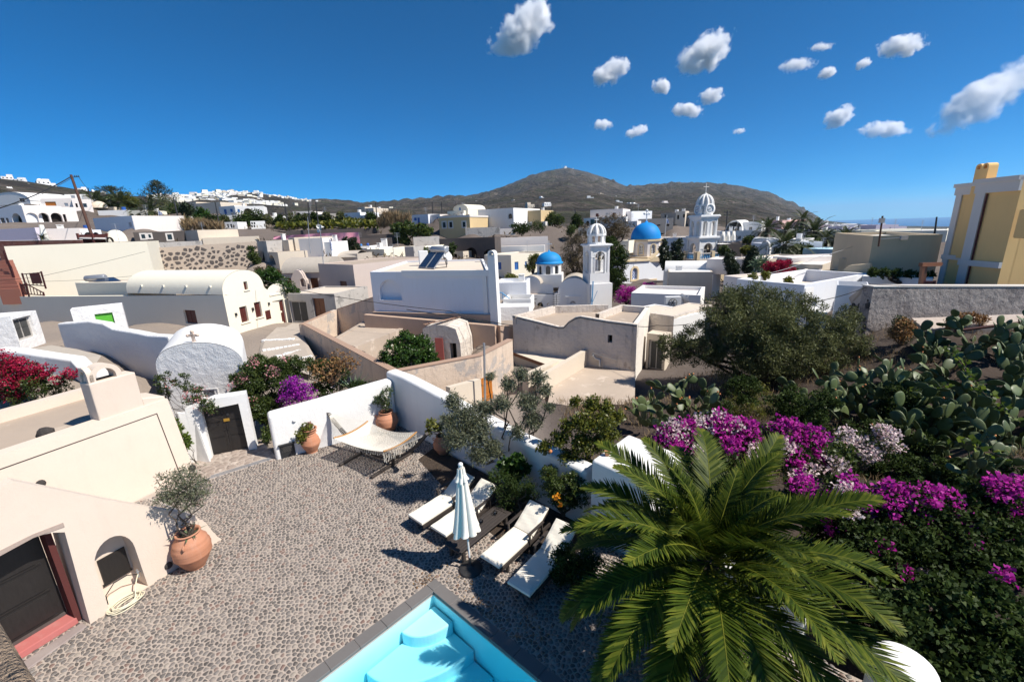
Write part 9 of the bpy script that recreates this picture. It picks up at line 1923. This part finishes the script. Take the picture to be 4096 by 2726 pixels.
plant('dry_bush','rust coloured dry bush on the pale ledge by the grey wall','shrub',BL('U',[(1280,270,60),(1380,230,60),(1500,230,70),(1590,260,60),(1260,310,40)],21.2,.8),1500,.10,L_DRY,base=Yp('U',1450,350,20.8),stems=12,stem_r=.02,seed=68,aspect=.6)
plant('dry_bush','withered dark bush at the foot of the grey wall','shrub',BL('U',[(760,280,80),(840,330,80),(720,370,70),(820,420,70)],21.3,.8),2200,.08,L_DARK,stems=6,seed=69,flowers=[(L_DRY,800,.09,BL('U',[(800,330,90),(760,400,80)],21))])
prickly('prickly pear mass in the far right corner of the garden',[GZ('H',x,y,Y)for x,y,Y in((2330,700,17.5),(2330,980,15),(2150,1180,13.4),(2300,1200,13),(2000,1220,13.4),(1850,1210,13.6),(1700,1190,13.8),(1600,1160,14.2))],230,.52,75,fruit=6)
plant('dark_scrub','low dark scrub carpet between bougainvillea and prickly pears','shrub',BL('H',[(1250,1200,110,.4),(1400,1230,120,.2),(1550,1230,120),(1700,1250,120),(1850,1270,120,-.4),(2050,1280,130,-.6),(2250,1280,130,-.8),(700,760,100,4),(950,830,110,2),(1150,830,100,1),(560,880,80,3),(1600,820,110,3),(1750,760,100,4)],12.4,.7),26000,.11,L_DARK,stems=6,seed=76,hollow=.5)
P=[]
for cx_,cy_2,sd_,n_l in((330,915,.12,120),(690,1130,.25,260),(520,1020,.3,120),(980,1250,.35,240),(240,300,.6,140),(620,760,.9,160)):
 q=Zp('K',cx_,cy_2,.02);P+=[(q.x+R.gauss(0,sd_),q.y+R.gauss(0,sd_),.018+R.random()*.012)for _ in range(n_l)]
P=[p for p in P if not inside(p[:2],pool_excl)]
o=leaf_mesh('fallen_leaves',np.array(P),.045,L_DRY,None,.5,(0,0,0),seed=77,fold=.05);tag(o,'dry fallen leaves blown along the pool edge and paving','fallen leaves',kind='stuff')
NEARGR=[]
gx=random.Random(9)
for i in range(5200):
 x,y=gx.uniform(2.2,32),gx.uniform(11,24)
 if y<10.8+.02*x or(x<9 and y>20.5):continue
 NEARGR.append((x,y,0))
NEARGR=[q for q in NEARGR if noise.noise(Vector((q[0]*.35,q[1]*.35,3)))>-.15]
zz_,_=terrain_z(np.array([q[0]for q in NEARGR]),np.array([q[1]for q in NEARGR]));P=np.array(NEARGR);P[:,2]=zz_;P=np.repeat(P,5,0)+NP.normal(size=(len(P)*5,3))*np.array([.10,.10,.02])
o=leaf_mesh('dry_grass',P,.34,REEDM,None,.06,(0,0,2.0),seed=70);tag(o,'dry brown grass tufts over the garden slope','grass',kind='stuff')
vp=[Yp('U',*q)for q in((1180,560,17),(1290,590,16.6),(1370,680,16),(1430,780,15.4),(1530,880,14.8),(1600,980,14.2),(1700,1090,13.6),(1850,1200,13),(1980,1290,12.6))];vp2=[Yp('L',*q)for q in((1540,745,6.6),(1700,770,6.4),(1900,780,6.3),(2050,800,6.1),(2200,850,5.9),(2350,890,5.8))];vp3=[Yp('U',*q)for q in((880,970,15.8),(960,1010,15.5),(1100,980,15.2),(1250,900,15.2))];vp4=[Yp('U',*q)for q in((1290,1480,11.4),(1430,1500,11.2),(1560,1540,11),(1800,1640,10.6))]
for k,(v,lab)in enumerate(((vp,'bright green vine trailing down over the prickly pears'),(vp2,'long leafy vine runner stretching right of the palm fronds'),(vp3,'yellow green vine patch left of the tallest prickly pear'),(vp4,'vine runner above the right magenta bougainvillea'))):
 t=thing('vine',lab,'climber','vines in the garden');mb=MB();mb.tube(v,.012,5,cap=False);mb.build('stem',BARK,t);P=[]
 for a,b in zip(v[:-1],v[1:]):
  for i in range(int((b-a).length/.055)+2):q=a.lerp(b,R.random());P.append((q.x+R.gauss(0,.09),q.y+R.gauss(0,.09),q.z+R.gauss(.02,.07)))
 leaf_mesh('foliage',np.array(P),.15 if k!=1 else .115,L_VINE,t,.95,(0,0,.8),fold=.1,seed=80+k)
plant('bougainvillea','pink and white bougainvillea mass flowering behind the palm','shrub',BL('H',[(280,1050,110),(400,1020,110),(520,990,110,.2),(640,1010,100,.2),(760,1060,100),(900,1060,100),(1020,1030,100,.2),(1120,1080,90),(420,1160,110,-.5),(560,1150,110,-.5),(820,1150,100,-.4),(1000,1160,100,-.4),(1180,1170,100,-.4),(1280,1150,80,-.3)],10.6,.8),17000,.1,L_BUSH,stems=10,seed=71,sub=14,aspect=.6,flowers=[(F_MAGENTA,4000,.085,BL('H',[(260,1060,90),(380,1000,80),(540,960,80,.2),(640,990,80,.2),(720,980,60,.2),(780,1060,60),(960,1000,90,.2),(1080,1040,90,.1),(330,1140,70,-.4),(400,1190,60,-.5),(620,1080,60,-.3),(1000,1150,60,-.4),(1130,1160,40,-.3)],10.4)),(F_WHITEPINK,2300,.075,BL('H',[(300,1010,80,.1),(460,960,60,.2),(560,940,60,.3),(430,1110,60,-.4),(780,1130,60,-.4),(830,1170,50,-.4),(930,1090,60,-.1),(420,1250,60,-.7),(1090,1230,40,-.6),(1200,1180,60,-.4),(1020,1270,50,-.7),(640,960,50,.3),(1290,1200,40,-.4)],10.3))])
plant('bougainvillea','white flowering bougainvillea branches against the dark cacti','shrub',BL('H',[(1300,1060,70),(1420,1060,80),(1540,1060,80),(1500,1010,60),(1400,1140,60)],11.3,.8),1300,.08,L_BUSH,stems=8,stem_r=.02,seed=72,flowers=[(F_WHITEPINK,1100,.075,BL('H',[(1300,1020,50),(1400,1090,60),(1450,1130,50),(1540,1020,60),(1580,1080,50),(1510,990,40),(1360,1060,40)],11.2))])
plant('bougainvillea','magenta bougainvillea bank spreading over the right garden edge','shrub',BL('L',[(1500,330,90),(1640,390,110),(1800,370,120),(1950,400,120),(2100,380,120),(2250,360,110),(1560,480,110,-.3),(1750,520,130,-.4),(1950,540,140,-.4),(2150,520,130,-.4),(2320,500,110,-.4),(1300,310,80,.6),(1390,430,90,.4),(1400,540,80,.2),(1440,700,80,-.2),(1640,620,110,-.8),(1850,680,130,-.8),(2080,680,130,-.8),(2280,660,120,-.8),(1500,600,80,-.7)],8.3,.8),32000,.1,L_DARK,stems=12,seed=73,sub=14,aspect=.65,flowers=[(F_MAGENTA,3900,.080,BL('L',[(1320,290,60,.4),(1400,360,50,.3),(1450,480,40,0),(1540,300,60),(1480,350,50),(1600,380,60),(1720,330,70),(1800,340,60),(1900,330,60),(2000,350,50),(1690,420,60),(1840,440,60),(2000,440,70),(2240,290,60),(2320,300,60),(2250,470,70),(1660,580,55,-.5),(1780,690,45,-.7),(2050,560,60,-.4),(2200,700,50,-.7),(2300,420,60)],8.1)),(F_WHITEPINK,420,.07,BL('L',[(1480,370,40),(1540,400,40),(1880,700,30,-.6),(1500,300,40)],8.0))])
plant('dark_creeper','dark leafy creeper bank in the bottom right corner','climber',BL('L',[(1700,900,150),(1950,900,170),(2200,880,170),(1750,1060,140,-.3),(2000,1060,160,-.4),(2250,1060,160,-.4),(2100,1180,140,-.6),(2330,1190,140,-.6),(1450,860,110,.2),(1900,1200,100,-.5)],6.1,.8),22000,.1,L_DARK,stems=6,seed=74,hollow=.6,aspect=.7,flowers=[(F_MAGENTA,900,.075,BL('L',[(1970,1080,60),(2060,1130,50),(2110,1160,40),(2260,1080,60),(2310,1100,40),(2110,1010,30),(1990,1170,40),(2270,710,40,.6),(2220,1050,30)],5.9))])
wp_=Zp('L',1790,1135,1.0);mb=MB();mb.lathe([(.40,-1.2),(.40,.0),(.37,.05),(.30,.08),(.0,.085)],wp_,28);tag(mb.build('round_pillar',WHITE),'round white pillar top in the bottom right corner','pillar')
pc=Zp('L',872,640,2.25)
palm('palm_tree','big feathery date palm spreading over the right foreground',(pc.x+.1,pc.y-.1,-.3),pc,2.55,60,3,None,.19,.50,None,78,wid=.034,elev=(80,-22))
def tree(lab,c,lst,Y,n,leaf,mat,name='tree',cat='tree',k=.9,stems=5,sr=.12,asp=.5,hol=.5,spr=.28,group='trees of the village',bias=(0,0,.25),sub=9):
 return plant(name,lab,cat,BL(c,lst,Y,k),n,leaf,mat,stems=stems,stem_r=sr,bark=BARKD,seed=len(lab)*7+int(abs(lst[0][0]))%97,aspect=asp,hollow=hol,spread=spr,group=group,bias=bias,sub=sub)
tree('tall brown tamarisk thicket left of the bell tower','C',[(900,760,110),(1000,720,90),(870,880,100),(980,880,110),(900,980,90),(1020,1000,70),(1030,620,60)],57,8000,.30,L_TAMARISK,sr=.2,asp=.2)
tree('brown tamarisk crown rising behind the bell tower','C',[(1180,570,80),(1270,580,110),(1350,570,80),(1280,670,110),(1370,640,60),(1150,640,60)],60,6000,.30,L_TAMARISK,sr=.2,asp=.2)
tree('dark ivy green tree right of the bell tower','C',[(1280,780,85),(1310,880,95),(1290,980,95),(1310,1060,85),(1270,1140,70),(1240,740,60)],56,8000,.26,L_DARK,sr=.2)
tree('rounded dark cypress in front of the domed church','C',[(1735,800,45),(1750,870,55),(1740,930,45),(1745,730,28)],62,3600,.24,L_CYPRESS,'cypress',sr=.15,hol=.6)
tree('second dark cypress nearest the clock tower','C',[(1860,770,50),(1850,860,65),(1870,930,45),(1880,720,24)],63,4000,.24,L_CYPRESS,'cypress',sr=.15,hol=.6)
tree('yellow green tree by the blue balcony house','C',[(540,900,50),(510,960,45),(560,870,35)],57,1800,.22,L_YELLOW)
tree('grassy shrub on the wall below the balcony','C',[(320,1060,45),(370,1075,35)],52,700,.25,L_YELLOW,'shrub','shrub',stems=2)
tree('dark shrub spreading before the yellow cube house','C',[(380,600,50),(470,598,50),(430,610,50)],78,1600,.30,L_DARK,'shrub','shrub',stems=2)
tree('dark fern like palm shrub below the yellow cube house','C',[(570,585,50),(620,590,35)],78,900,.5,L_DARK,'shrub','shrub',stems=2,asp=.12)
tree('green tree right of the yellow cube house','C',[(720,510,55),(770,530,50),(690,550,45)],92,2000,.35,L_BUSH)
tree('dark low tree left of the brown shuttered house','C',[(930,520,45),(910,580,40),(960,560,35)],94,1500,.35,L_DARK)
tree('bush beside the beige wall left of tamarisk','C',[(890,615,40),(870,640,35)],84,900,.3,L_BUSH,'shrub','shrub')
tree('magenta bougainvillea at the foot of the domed church','C',[(1370,1190,60),(1440,1180,50),(1340,1240,60),(1420,1250,60)],47,2400,.16,F_MAGENTA,'bougainvillea','shrub',stems=3)
tree('small magenta bougainvillea by the church door','C',[(1640,1130,30),(1600,1150,40),(1570,1130,30)],56,900,.17,F_MAGENTA,'bougainvillea','shrub',stems=3)
tree('dark tree right of the clock tower balcony','C',[(2290,900,70),(2330,860,60),(2320,960,60)],66,2600,.28,L_CYPRESS)
tree('twin topped dark juniper in the centre of the village','B',[(880,720,35),(900,770,40),(945,720,35),(960,770,45),(985,800,35),(930,810,35)],62,3200,.24,L_CYPRESS,'juniper',hol=.6)
tree('prickly pear thicket above the stone terraces','B',[(1360,620,55),(1430,610,60),(1500,630,55),(1580,630,60),(1640,640,40),(1400,680,50),(1440,720,30)],74,3000,.5,L_BUSH,'cactus_thicket','cactus',stems=2,asp=.75)
tree('ivy bush in the mouth of the broken vault','B',[(1560,840,45),(1600,820,45),(1570,880,35),(1640,850,40)],64,1500,.26,L_BUSH,'shrub','shrub')
tree('hanging green bush on the cave wall','B',[(1860,780,40),(1850,820,35),(1790,800,30)],69,900,.3,L_DARK,'shrub','shrub')
tree('dense climber cascading beside the cream door gable','B',[(100,1060,70),(190,1040,80),(260,1090,80),(340,1150,70),(420,1180,45),(180,1120,70)],39.5,5200,.17,L_CITRUS,'climber','climber',stems=3)
tree('brown flowered top of the wall climber','B',[(90,1010,50),(180,1000,50),(250,1020,40)],40.5,1500,.17,L_TAMARISK,'climber','climber',stems=2)
tree('weedy shrubs at the ruin corner far left','B',[(30,860,50),(60,900,40),(10,800,30)],57,1200,.25,L_BUSH,'shrub','shrub')
for i,(x,y,r)in enumerate(((60,500,70),(165,530,50),(275,530,45),(395,530,70),(450,540,60),(505,510,35),(590,495,35),(580,530,30),(645,525,20),(700,490,30),(715,520,22),(832,492,32),(1110,495,45))):tree('olive tree of the vineyard row, '+['first and largest from the left','by the road screen','left of the arch house','broadest in the row','right half of the broadest pair','under the tall pole','right of the tall pole','small, below the pole wires','tiny, right of the wires','beside the pale flag','tiny, under the pale flag','at the shaded car port','right of the white annex'][i],'B',[(x,y,r),(x-r*.5,y+r*.35,r*.6),(x+r*.5,y+r*.3,r*.6)],92,900,.4,L_OLIVE if i%2 else L_DARK,group='olive trees along the vineyard')
for i,(x,y,r,Y,mt)in enumerate(((865,350,70,112,L_DARK),(1010,370,60,110,L_DARK),(1090,350,70,110,L_PALMFAR),(1190,350,75,110,L_YELLOW),(1500,420,110,112,L_OLIVE),(1610,440,70,110,L_DARK),(1712,425,55,92,L_CYPRESS),(1870,480,60,88,L_CITRUS),(1965,530,50,86,L_DARK),(1830,540,40,86,L_CITRUS),(2060,535,45,88,L_OLIVE),(2230,535,75,90,L_DARK),(2300,500,60,92,L_OLIVE),(1720,540,40,84,L_DARK))):tree('leafy tree on the left slope, '+['darkest, right of the leaning pole','second from the leaning pole','rounded, before the skyline pole','golden green one','broad grey one behind the palm','right of the broad grey one','tall dark one at the pink beige house','bright green one','dark one by the slanting pole','low one under the bright green one','pale one on the white wall','largest before the blue pergola house','beside the broad arch house','dwarf one above the reeds'][i],'A',[(x,y,r),(x-r*.5,y+r*.4,r*.7),(x+r*.5,y+r*.35,r*.7)],Y,1500,.42,mt,group='trees on the left slope')
for lab,c,lst,Y,n in(('tall dry reeds before the blank pinkish wall','A',[(1480,600,45),(1560,600,45),(1640,605,45),(1720,600,45),(1820,610,45),(1920,615,45),(2020,625,40)],78,2600),('dry reed thicket left of the blue white houses','B',[(1220,590,45),(1290,570,50),(1360,555,45),(1440,560,45),(1260,540,40)],80,2200)):tree(lab,c,lst,Y,n,1.5,REEDM,'reeds','reeds',stems=0,asp=.06,bias=(0,0,2.2),group=None,hol=.1)
for i,(x,y,r,Y,mt)in enumerate(((1350,650,100,72,L_DARK),(1450,690,80,66,L_BUSH),(1240,540,90,82,L_DARK),(1900,670,110,68,L_DARK),(2030,680,90,68,L_BUSH),(430,600,60,78,L_BUSH),(1180,760,90,60,L_DARK),(1330,770,80,60,L_DARK),(1690,890,100,55,L_BUSH),(2240,680,70,66,L_DARK),(1640,640,60,78,L_DARK),(60,760,60,66,L_BUSH),(400,760,60,66,L_YELLOW),(1560,600,60,78,L_BUSH))):tree('garden shrub on the right, '+['under the tall palm','in front of the tall palm shrub','behind the white wall by the pink house','darkest below the cream cube','right end below the cream cube','by the flowered pergola house','above the lava wall left','above the lava wall right','beside the sky blue house','between cream cube and beige building','below the lilac house','at the black terrace foot','left of the vaulted gable','beneath the leaning palm'][i],'M',[(x,y,r),(x-r*.6,y+r*.2,r*.7),(x+r*.6,y+r*.2,r*.7)],Y,1500,.32,mt,group='garden shrubs on the right',stems=2)
tree('dark conifer beside the clock tower base','M',[(140,900,80),(180,1000,100),(200,1070,90),(120,830,40)],46,4200,.19,L_CYPRESS,'conifer',hol=.55)
tree('tall dark conifer left of the vaulted gable','M',[(520,740,45),(500,830,75),(460,930,90),(420,1040,80)],47,4600,.19,L_CYPRESS,'conifer',hol=.55)
tree('crimson bougainvillea above the white parapet terrace','M',[(720,1020,80),(820,1010,90),(930,980,80),(1040,950,50),(960,1080,90),(860,1090,80),(1100,1080,60)],37,3400,.15,F_RED,'red_bougainvillea','shrub',stems=8,sr=.03)
tree('green tangle of the crimson bougainvillea terrace','M',[(780,1060,90),(900,1030,90),(1020,1020,70),(1150,1110,70),(1220,1130,50)],37.6,2600,.15,L_BUSH,'shrub','shrub',stems=8,sr=.03)
tree('spiky agave like plant right of the tall conifer','M',[(600,1000,60),(640,980,40)],42,300,.9,L_AGAVE,'agave','plant',stems=0,asp=.1)
tree('dark shrubs on the planter under the beige building','D',[(1260,800,35),(1340,805,38),(1430,808,38),(1520,815,36),(1610,818,34),(1670,815,30)],28.5,3400,.13,L_DARK,'shrub','shrub',stems=2)
for lab,x,y,r,n,Y in(('leggy yellow green plant at the terrace parapet',500,1170,60,260,31.5),('potted yellow green plant in the terrace corner',700,1140,60,360,32),('little potted bush on the white parapet wall',1035,1225,50,320,30.5)):tree(lab,'M',[(x,y,r),(x-r*.6,y+r*.3,r*.6)],Y,n,.16,L_YELLOW,'potted_plant','plant',asp=.7,stems=6,sr=.02,group=None)
for lab,c,t0,b0,Y,L,nf in(('tallest slim palm on the right above the pink house','M',(1255,290),(1220,560),86,2.9,26),('broad palm with arching fronds before the white dome','M',(985,670),(965,850),56,3.6,30),('palm at the corner of the pink house','M',(715,430),(690,570),80,3.4,26),('palm between pink house and tall palm','M',(1005,470),(985,560),79,3.2,26),('big dark palm right of the tall slim one','M',(1440,480),(1430,620),78,4.4,30),('small palm below the big dark palm','M',(1610,580),(1600,660),72,2.8,24),('palm in front of the lilac and cream houses','M',(1885,560),(1870,650),72,3.0,26),('palm on the left slope beside the flag','A',(1385,440),(1392,500),92,4.6,30),('bushy palm behind the arcade house','A',(870,350),(872,420),106,4.5,26),('palm before the golden green tree','A',(1090,360),(1090,420),106,4.5,26)):
 palm('palm_tree',lab,Yp(c,*b0,Y)-Vector((0,0,.6)),Yp(c,*t0,Y),L,nf,len(lab)%13,L_PALMFAR,.22 if L<4 else .3,.55,'palms of the village',20,wid=.10,elev=(75,-45))
mb=MB();yb_=Yp('A',385,690,55.5)
for i in range(60):a=R.uniform(0,6.28);blade(mb,yb_,(math.cos(a),math.sin(a),R.uniform(-.3,1.6)),R.uniform(.8,1.3),.09,.5,3)
mb.tube([yb_-Vector((0,0,2.2)),yb_],.10,6);o=mb.build('yucca',L_PALMFAR);set_tone(o.data,[R.random()for _ in o.data.polygons]);tag(o,'spiky yucca beside the closed white rooftop parasol','plant')
def norfolk(lab,top_,bot_,Y,w,tiers):
 t=thing('norfolk_pine',lab,'tree','norfolk pines');a,b=Yp('A',*bot_,Y),Yp('A',*top_,Y);mb=MB();mb.tube([a-Vector((0,0,4)),b],[.3,.06],6);mb.build('trunk',BARKD,t);P=[];mb=MB();H=(b-a).length;rr=random.Random(tiers)
 for k in range(tiers):
  z=lerp(.18,.97,k/(tiers-1));c=a.lerp(b,z);r=w*(1-z)**.75*1.2+.3
  for j in range(7):
   an=j*.9+k*.5;d=Vector((math.cos(an),math.sin(an),.12));e=c+d*r*rr.uniform(.8,1.1)+Vector((0,0,.25*r));mb.tube([c,c.lerp(e,.5)-Vector((0,0,.1)),e],[.07,.05,.02],4,cap=False)
   for q in range(26):s=rr.uniform(.35,1.05);p=c.lerp(e,s);P.append((p.x+rr.gauss(0,.16),p.y+rr.gauss(0,.16),p.z+rr.gauss(.1,.12)))
 mb.build('branches',BARKD,t);leaf_mesh('foliage',np.array(P),.5,L_CYPRESS,t,.3,(0,0,.6),seed=tiers)
norfolk('tall tiered norfolk pine on the left skyline',(1432,178),(1475,430),128,4.6,11);norfolk('smaller tiered norfolk pine left of the skyline pole',(1010,236),(1020,300),150,4.0,5)
P=[]
for k in range(9):
 for i in range(420):x=R.uniform(260,1190);P.append(tuple(Yp('B',x,598-k*8.5-x*.018+R.gauss(0,1.6),84+k*2.6)))
P=np.array(P);o=leaf_mesh('vineyard',P,.85,L_YELLOW,None,.6,(0,0,.5),seed=90);tag(o,'rows of low yellow green vines on the field','vineyard',kind='stuff')
P=[]
for i in range(9000):x=R.uniform(-60,46);y=R.uniform(38,128);P.append((x,y,0))
P=np.array([q for q in P if noise.noise(Vector((q[0]*.12,q[1]*.12,7)))>.05]);zz_,_=terrain_z(P[:,0],P[:,1]);P[:,2]=zz_;o=leaf_mesh('scrub',P,.8,L_TAMARISK,None,.25,(0,0,1.2),seed=91);tag(o,'dry scrub scattered between the village houses','scrub',kind='stuff')
# ================================================================== air
mb=MB();mb.box((0,10000,-262),62000,44000,962);hz=mb.build('haze',bpy.data.materials.new('air'));m=hz.data.materials[0];m.use_nodes=True;nt=m.node_tree;nt.nodes.remove(nt.nodes['Principled BSDF'])
v=nd(nt,'ShaderNodeVolumePrincipled');v.inputs['Color'].default_value=(.50,.76,1,1);v.inputs['Density'].default_value=4.6e-5;v.inputs['Anisotropy'].default_value=.2;nt.links.new(v.outputs[0],nt.nodes['Material Output'].inputs['Volume']);tag(hz,kind='stuff')
